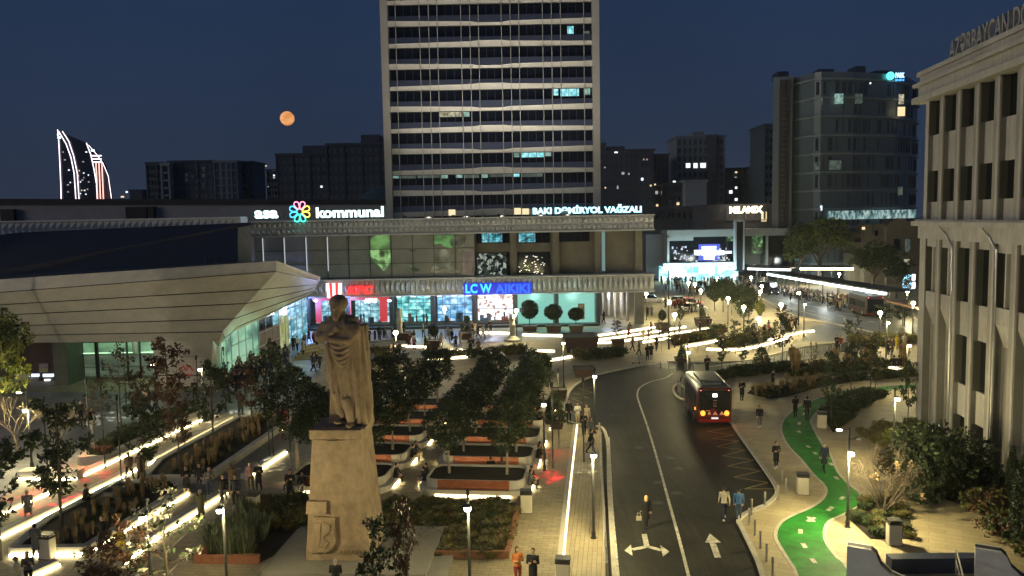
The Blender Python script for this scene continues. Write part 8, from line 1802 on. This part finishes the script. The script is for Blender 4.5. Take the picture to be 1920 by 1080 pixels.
# second bus by the stop
def bus2():
    g = G(1641, 594); b = bus((0, 0, 0), 0, 'dark red and white bus parked at the stop with bright reflections on its side', 7.6, 2.7, 3.2, mat('dark_red_bus', (.030, .014, .018), .3, .1, 1))
    for c in list(b.children):
        if c.name.startswith(('display', 'decals', 'warning', 'number', 'tail_light', 'side_light')): bpy.data.objects.remove(c)
    b.location = (g.x, g.y, 0.01); b.rotation_euler = (0, 0, R(-2))
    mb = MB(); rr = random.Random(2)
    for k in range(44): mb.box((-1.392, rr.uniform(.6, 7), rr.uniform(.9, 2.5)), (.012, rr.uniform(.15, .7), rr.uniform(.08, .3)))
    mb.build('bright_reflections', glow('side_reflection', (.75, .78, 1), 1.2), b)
    mb = MB(); mb.box((-1.375, 3.8, 1.85), (.02, 6.4, 1.25)); mb.build('side_window_reflection', glow('window_reflection', (.42, .46, .6), 1.1), b)  # glowing sheet stands for a bright reflection in the side glass
    mb = MB(); [mb.ell((sx * .95, -.03, .75), (.12, .05, .1), 10, 6) for sx in (-1, 1)]; mb.build('headlight', M['pl_white'], b)
bus2()
def car(base, rz, label, col, L=4.3, Wd=1.8, H=1.45, van=False, lights=None):
    rt = thing('minibus' if van else 'car', local=True); w2 = Wd / 2; mb = MB()
    bd = [(-L / 2, .35, .75), (-L / 2, .28, .95)] 
    def sec(y, k, z0, z1): return [(-w2 * k, y, z0), (w2 * k, y, z0), (w2 * k, y, z1 * .6), (w2 * k * .94, y, z1), (-w2 * k * .94, y, z1), (-w2 * k, y, z1 * .6)]
    hb = .85 if not van else 1.1
    mb.loft([sec(-L / 2, .85, .35, hb * .8), sec(-L / 2 + .15, .97, .25, hb * .95), sec(-L * .2, 1, .25, hb), sec(L * .3, 1, .25, hb), sec(L / 2 - .1, .96, .28, hb * .97), sec(L / 2, .86, .4, hb * .8)][::-1]); mb.build('body', col, rt)
    mb = MB(); f0, f1 = (-L * .24, L * .40) if not van else (-L * .42, L * .48)
    mb.loft([[(-w2 * .92, f0, hb - .02), (w2 * .92, f0, hb - .02), (w2 * .92, f1, hb - .02), (-w2 * .92, f1, hb - .02)], [(-w2 * .74, f0 + (.6 if not van else .25), H - .05), (w2 * .74, f0 + (.6 if not van else .25), H - .05), (w2 * .74, f1 - (.4 if not van else .1), H - .05), (-w2 * .74, f1 - (.4 if not van else .1), H - .05)]]); mb.build('cabin_glass', M['glass_dk'], rt)
    mb = MB(); mb.box((0, (f0 + f1) / 2 + .08, H - .03), (Wd * .74, (f1 - f0) * .62, .06)); mb.build('roof', col, rt)
    for yy in (-L * .31, L * .31):
        for sx in (-1, 1): a, b = MB(), MB(); wheel(a, b, (sx * (w2 - .1), yy, .32), .32, .2, Vector((1, 0, 0))); t_ = a.build('wheel', M['black'], rt); b.build('rim', M['steel'], t_)
    for sx in (-1, 1): mb = MB(); mb.ell((sx * w2 * .72, -L / 2 + .02, .62), (.14, .05, .08), 10, 6); mb.build('headlight', lights or M['pl_white'], rt)
    g = G(*base); rt.location = (g.x, g.y, .012); rt.rotation_euler = (0, 0, rz); tag(rt, label, 'minibus' if van else 'car')
car((1441, 552), R(10), 'dark minibus facing the viewer at the end of the avenue', CLO['black'], 5.2, 2.0, 2.5, True)
car((1294, 574), R(70), 'red car parked beside the lit trunks on the far plaza', mat('car_red', (.35, .05, .03), .35), lights=M['redl']); car((1276, 570), R(75), 'grey car left of the red car', mat('car_grey', (.2, .2, .2), .35)); car((1301, 584), R(78), 'pale car in front of the red car', mat('car_white', (.45, .46, .5), .35)); car((1222, 567), R(80), 'white car with bright headlight near the station corner', mat('car_white', (.45, .46, .5), .35), lights=M['bulb'])
# pushchair and a kick scooter
g = G(1018, 800); rt = thing('pushchair', g, 'light wire pushchair or bicycle trailer on the sidewalk', 'pushchair'); mb = MB(); V = Vector
mb.tube([(g.x - .3, g.y, .95), (g.x - .1, g.y, .5), (g.x + .35, g.y, .12)], .02, 5); mb.tube([(g.x - .25, g.y + .3, .95), (g.x - .05, g.y + .3, .5), (g.x + .4, g.y + .3, .12)], .02, 5); mb.tube([(g.x - .3, g.y, .95), (g.x - .25, g.y + .3, .95)], .02, 5); mb.build('frame', M['steel'], rt)
for dx in (-.2, .35): a, b = MB(), MB(); wheel(a, b, (g.x + dx, g.y, .14), .14, .05, V((0, 1, 0))); a.build('wheel', M['black'], rt)
mb = MB(); mb.box((g.x + .05, g.y + .15, .55), (.5, .3, .3)); mb.build('seat', CLO['grey'], rt)
g = G(1193, 682); rt = thing('kick_scooter', g, 'kick scooter lying at the edge of the crossing', 'scooter'); mb = MB(); mb.box((g.x, g.y, .1), (.7, .12, .04)); mb.build('deck', M['black'], rt); mb = MB(); mb.tube([(g.x + .33, g.y, .1), (g.x + .24, g.y, 1.0)], .02, 5); mb.tube([(g.x + .24, g.y - .2, 1.0), (g.x + .24, g.y + .2, 1.0)], .018, 5); mb.build('handlebar', M['black'], rt)
for dx in (-.36, .36): a, b = MB(), MB(); wheel(a, b, (g.x + dx, g.y, .08), .08, .04, V((0, 1, 0))); a.build('wheel', M['black'], rt)
# tall dark post and light tree in blue light
g = G(1254, 655); mb = MB(); mb.tube([(g.x, g.y, 0), (g.x, g.y, 9.5)], [.12, .07], 8); tag(mb.build('mast', M['dark_metal'], None), 'tall dark mast with a small teal lamp right of the station', 'mast')
g = G(1497, 610); mb = MB(); mb.tube([(g.x, g.y, 0), (g.x, g.y, 7.5)], [.12, .08], 8); tag(mb.build('mast', M['dark_metal'], None), 'tall dark post beside the avenue lamps', 'mast'); q = P(1255, 567, G(1254, 655).y); mb = MB(); mb.ell(q, (.22, .22, .28), 12, 8); tag(mb.build('mast_lamp', M['bulb_cool'], None), 'small teal-white lamp on the tall dark mast', 'lamp')
g = G(1703, 563); mb = MB(); mb.tube([(g.x, g.y, 0), (g.x, g.y, 4.4)], [.08, .03], 6); rr = random.Random(8); rt = tag(mb.build('light_tree', M['bark'], None), 'small tree wrapped in icy blue lights near the canopy end', 'tree'); mb = MB()
for k in range(110): d = rv(rr); mb.box((g.x + d.x * 1.0, g.y + d.y * 1.0, 3.1 + d.z * 1.5), (.07, .07, .07))
mb.build('string_lights', glow('icy_lights', (.35, .75, 1), 3.0), rt)
for k, (x, y) in enumerate(((1713, 520), (1713, 535))): q = P(x, y, 128); mb = MB(); mb.box(q, (.5, .1, 1.0)); tag(mb.build('lit_board', M['pl_white'], None), ['upper', 'lower'][k] + ' narrow white light board near the stone building corner', 'light board')
for grp in TR.values():
    for p_ in grp: p_.drop()

# ------------------------------------------------------------------ thin haze over the square, added for lamp glow and faded distance
mb = MB(); mb.box((0, 740, 65), (1700, 1640, 140)); hz = mb.build('haze', [], None); tag(hz, kind='stuff')
m = bpy.data.materials.new('air'); m.use_nodes = True; nt = m.node_tree; nt.nodes.clear()
o_ = nt.nodes.new('ShaderNodeOutputMaterial'); v_ = nt.nodes.new('ShaderNodeVolumePrincipled'); v_.inputs['Density'].default_value = 0.00012; v_.inputs['Color'].default_value = (.9, .93, 1, 1); v_.inputs['Anisotropy'].default_value = .6
nt.links.new(v_.outputs[0], o_.inputs['Volume']); hz.data.materials.append(m)
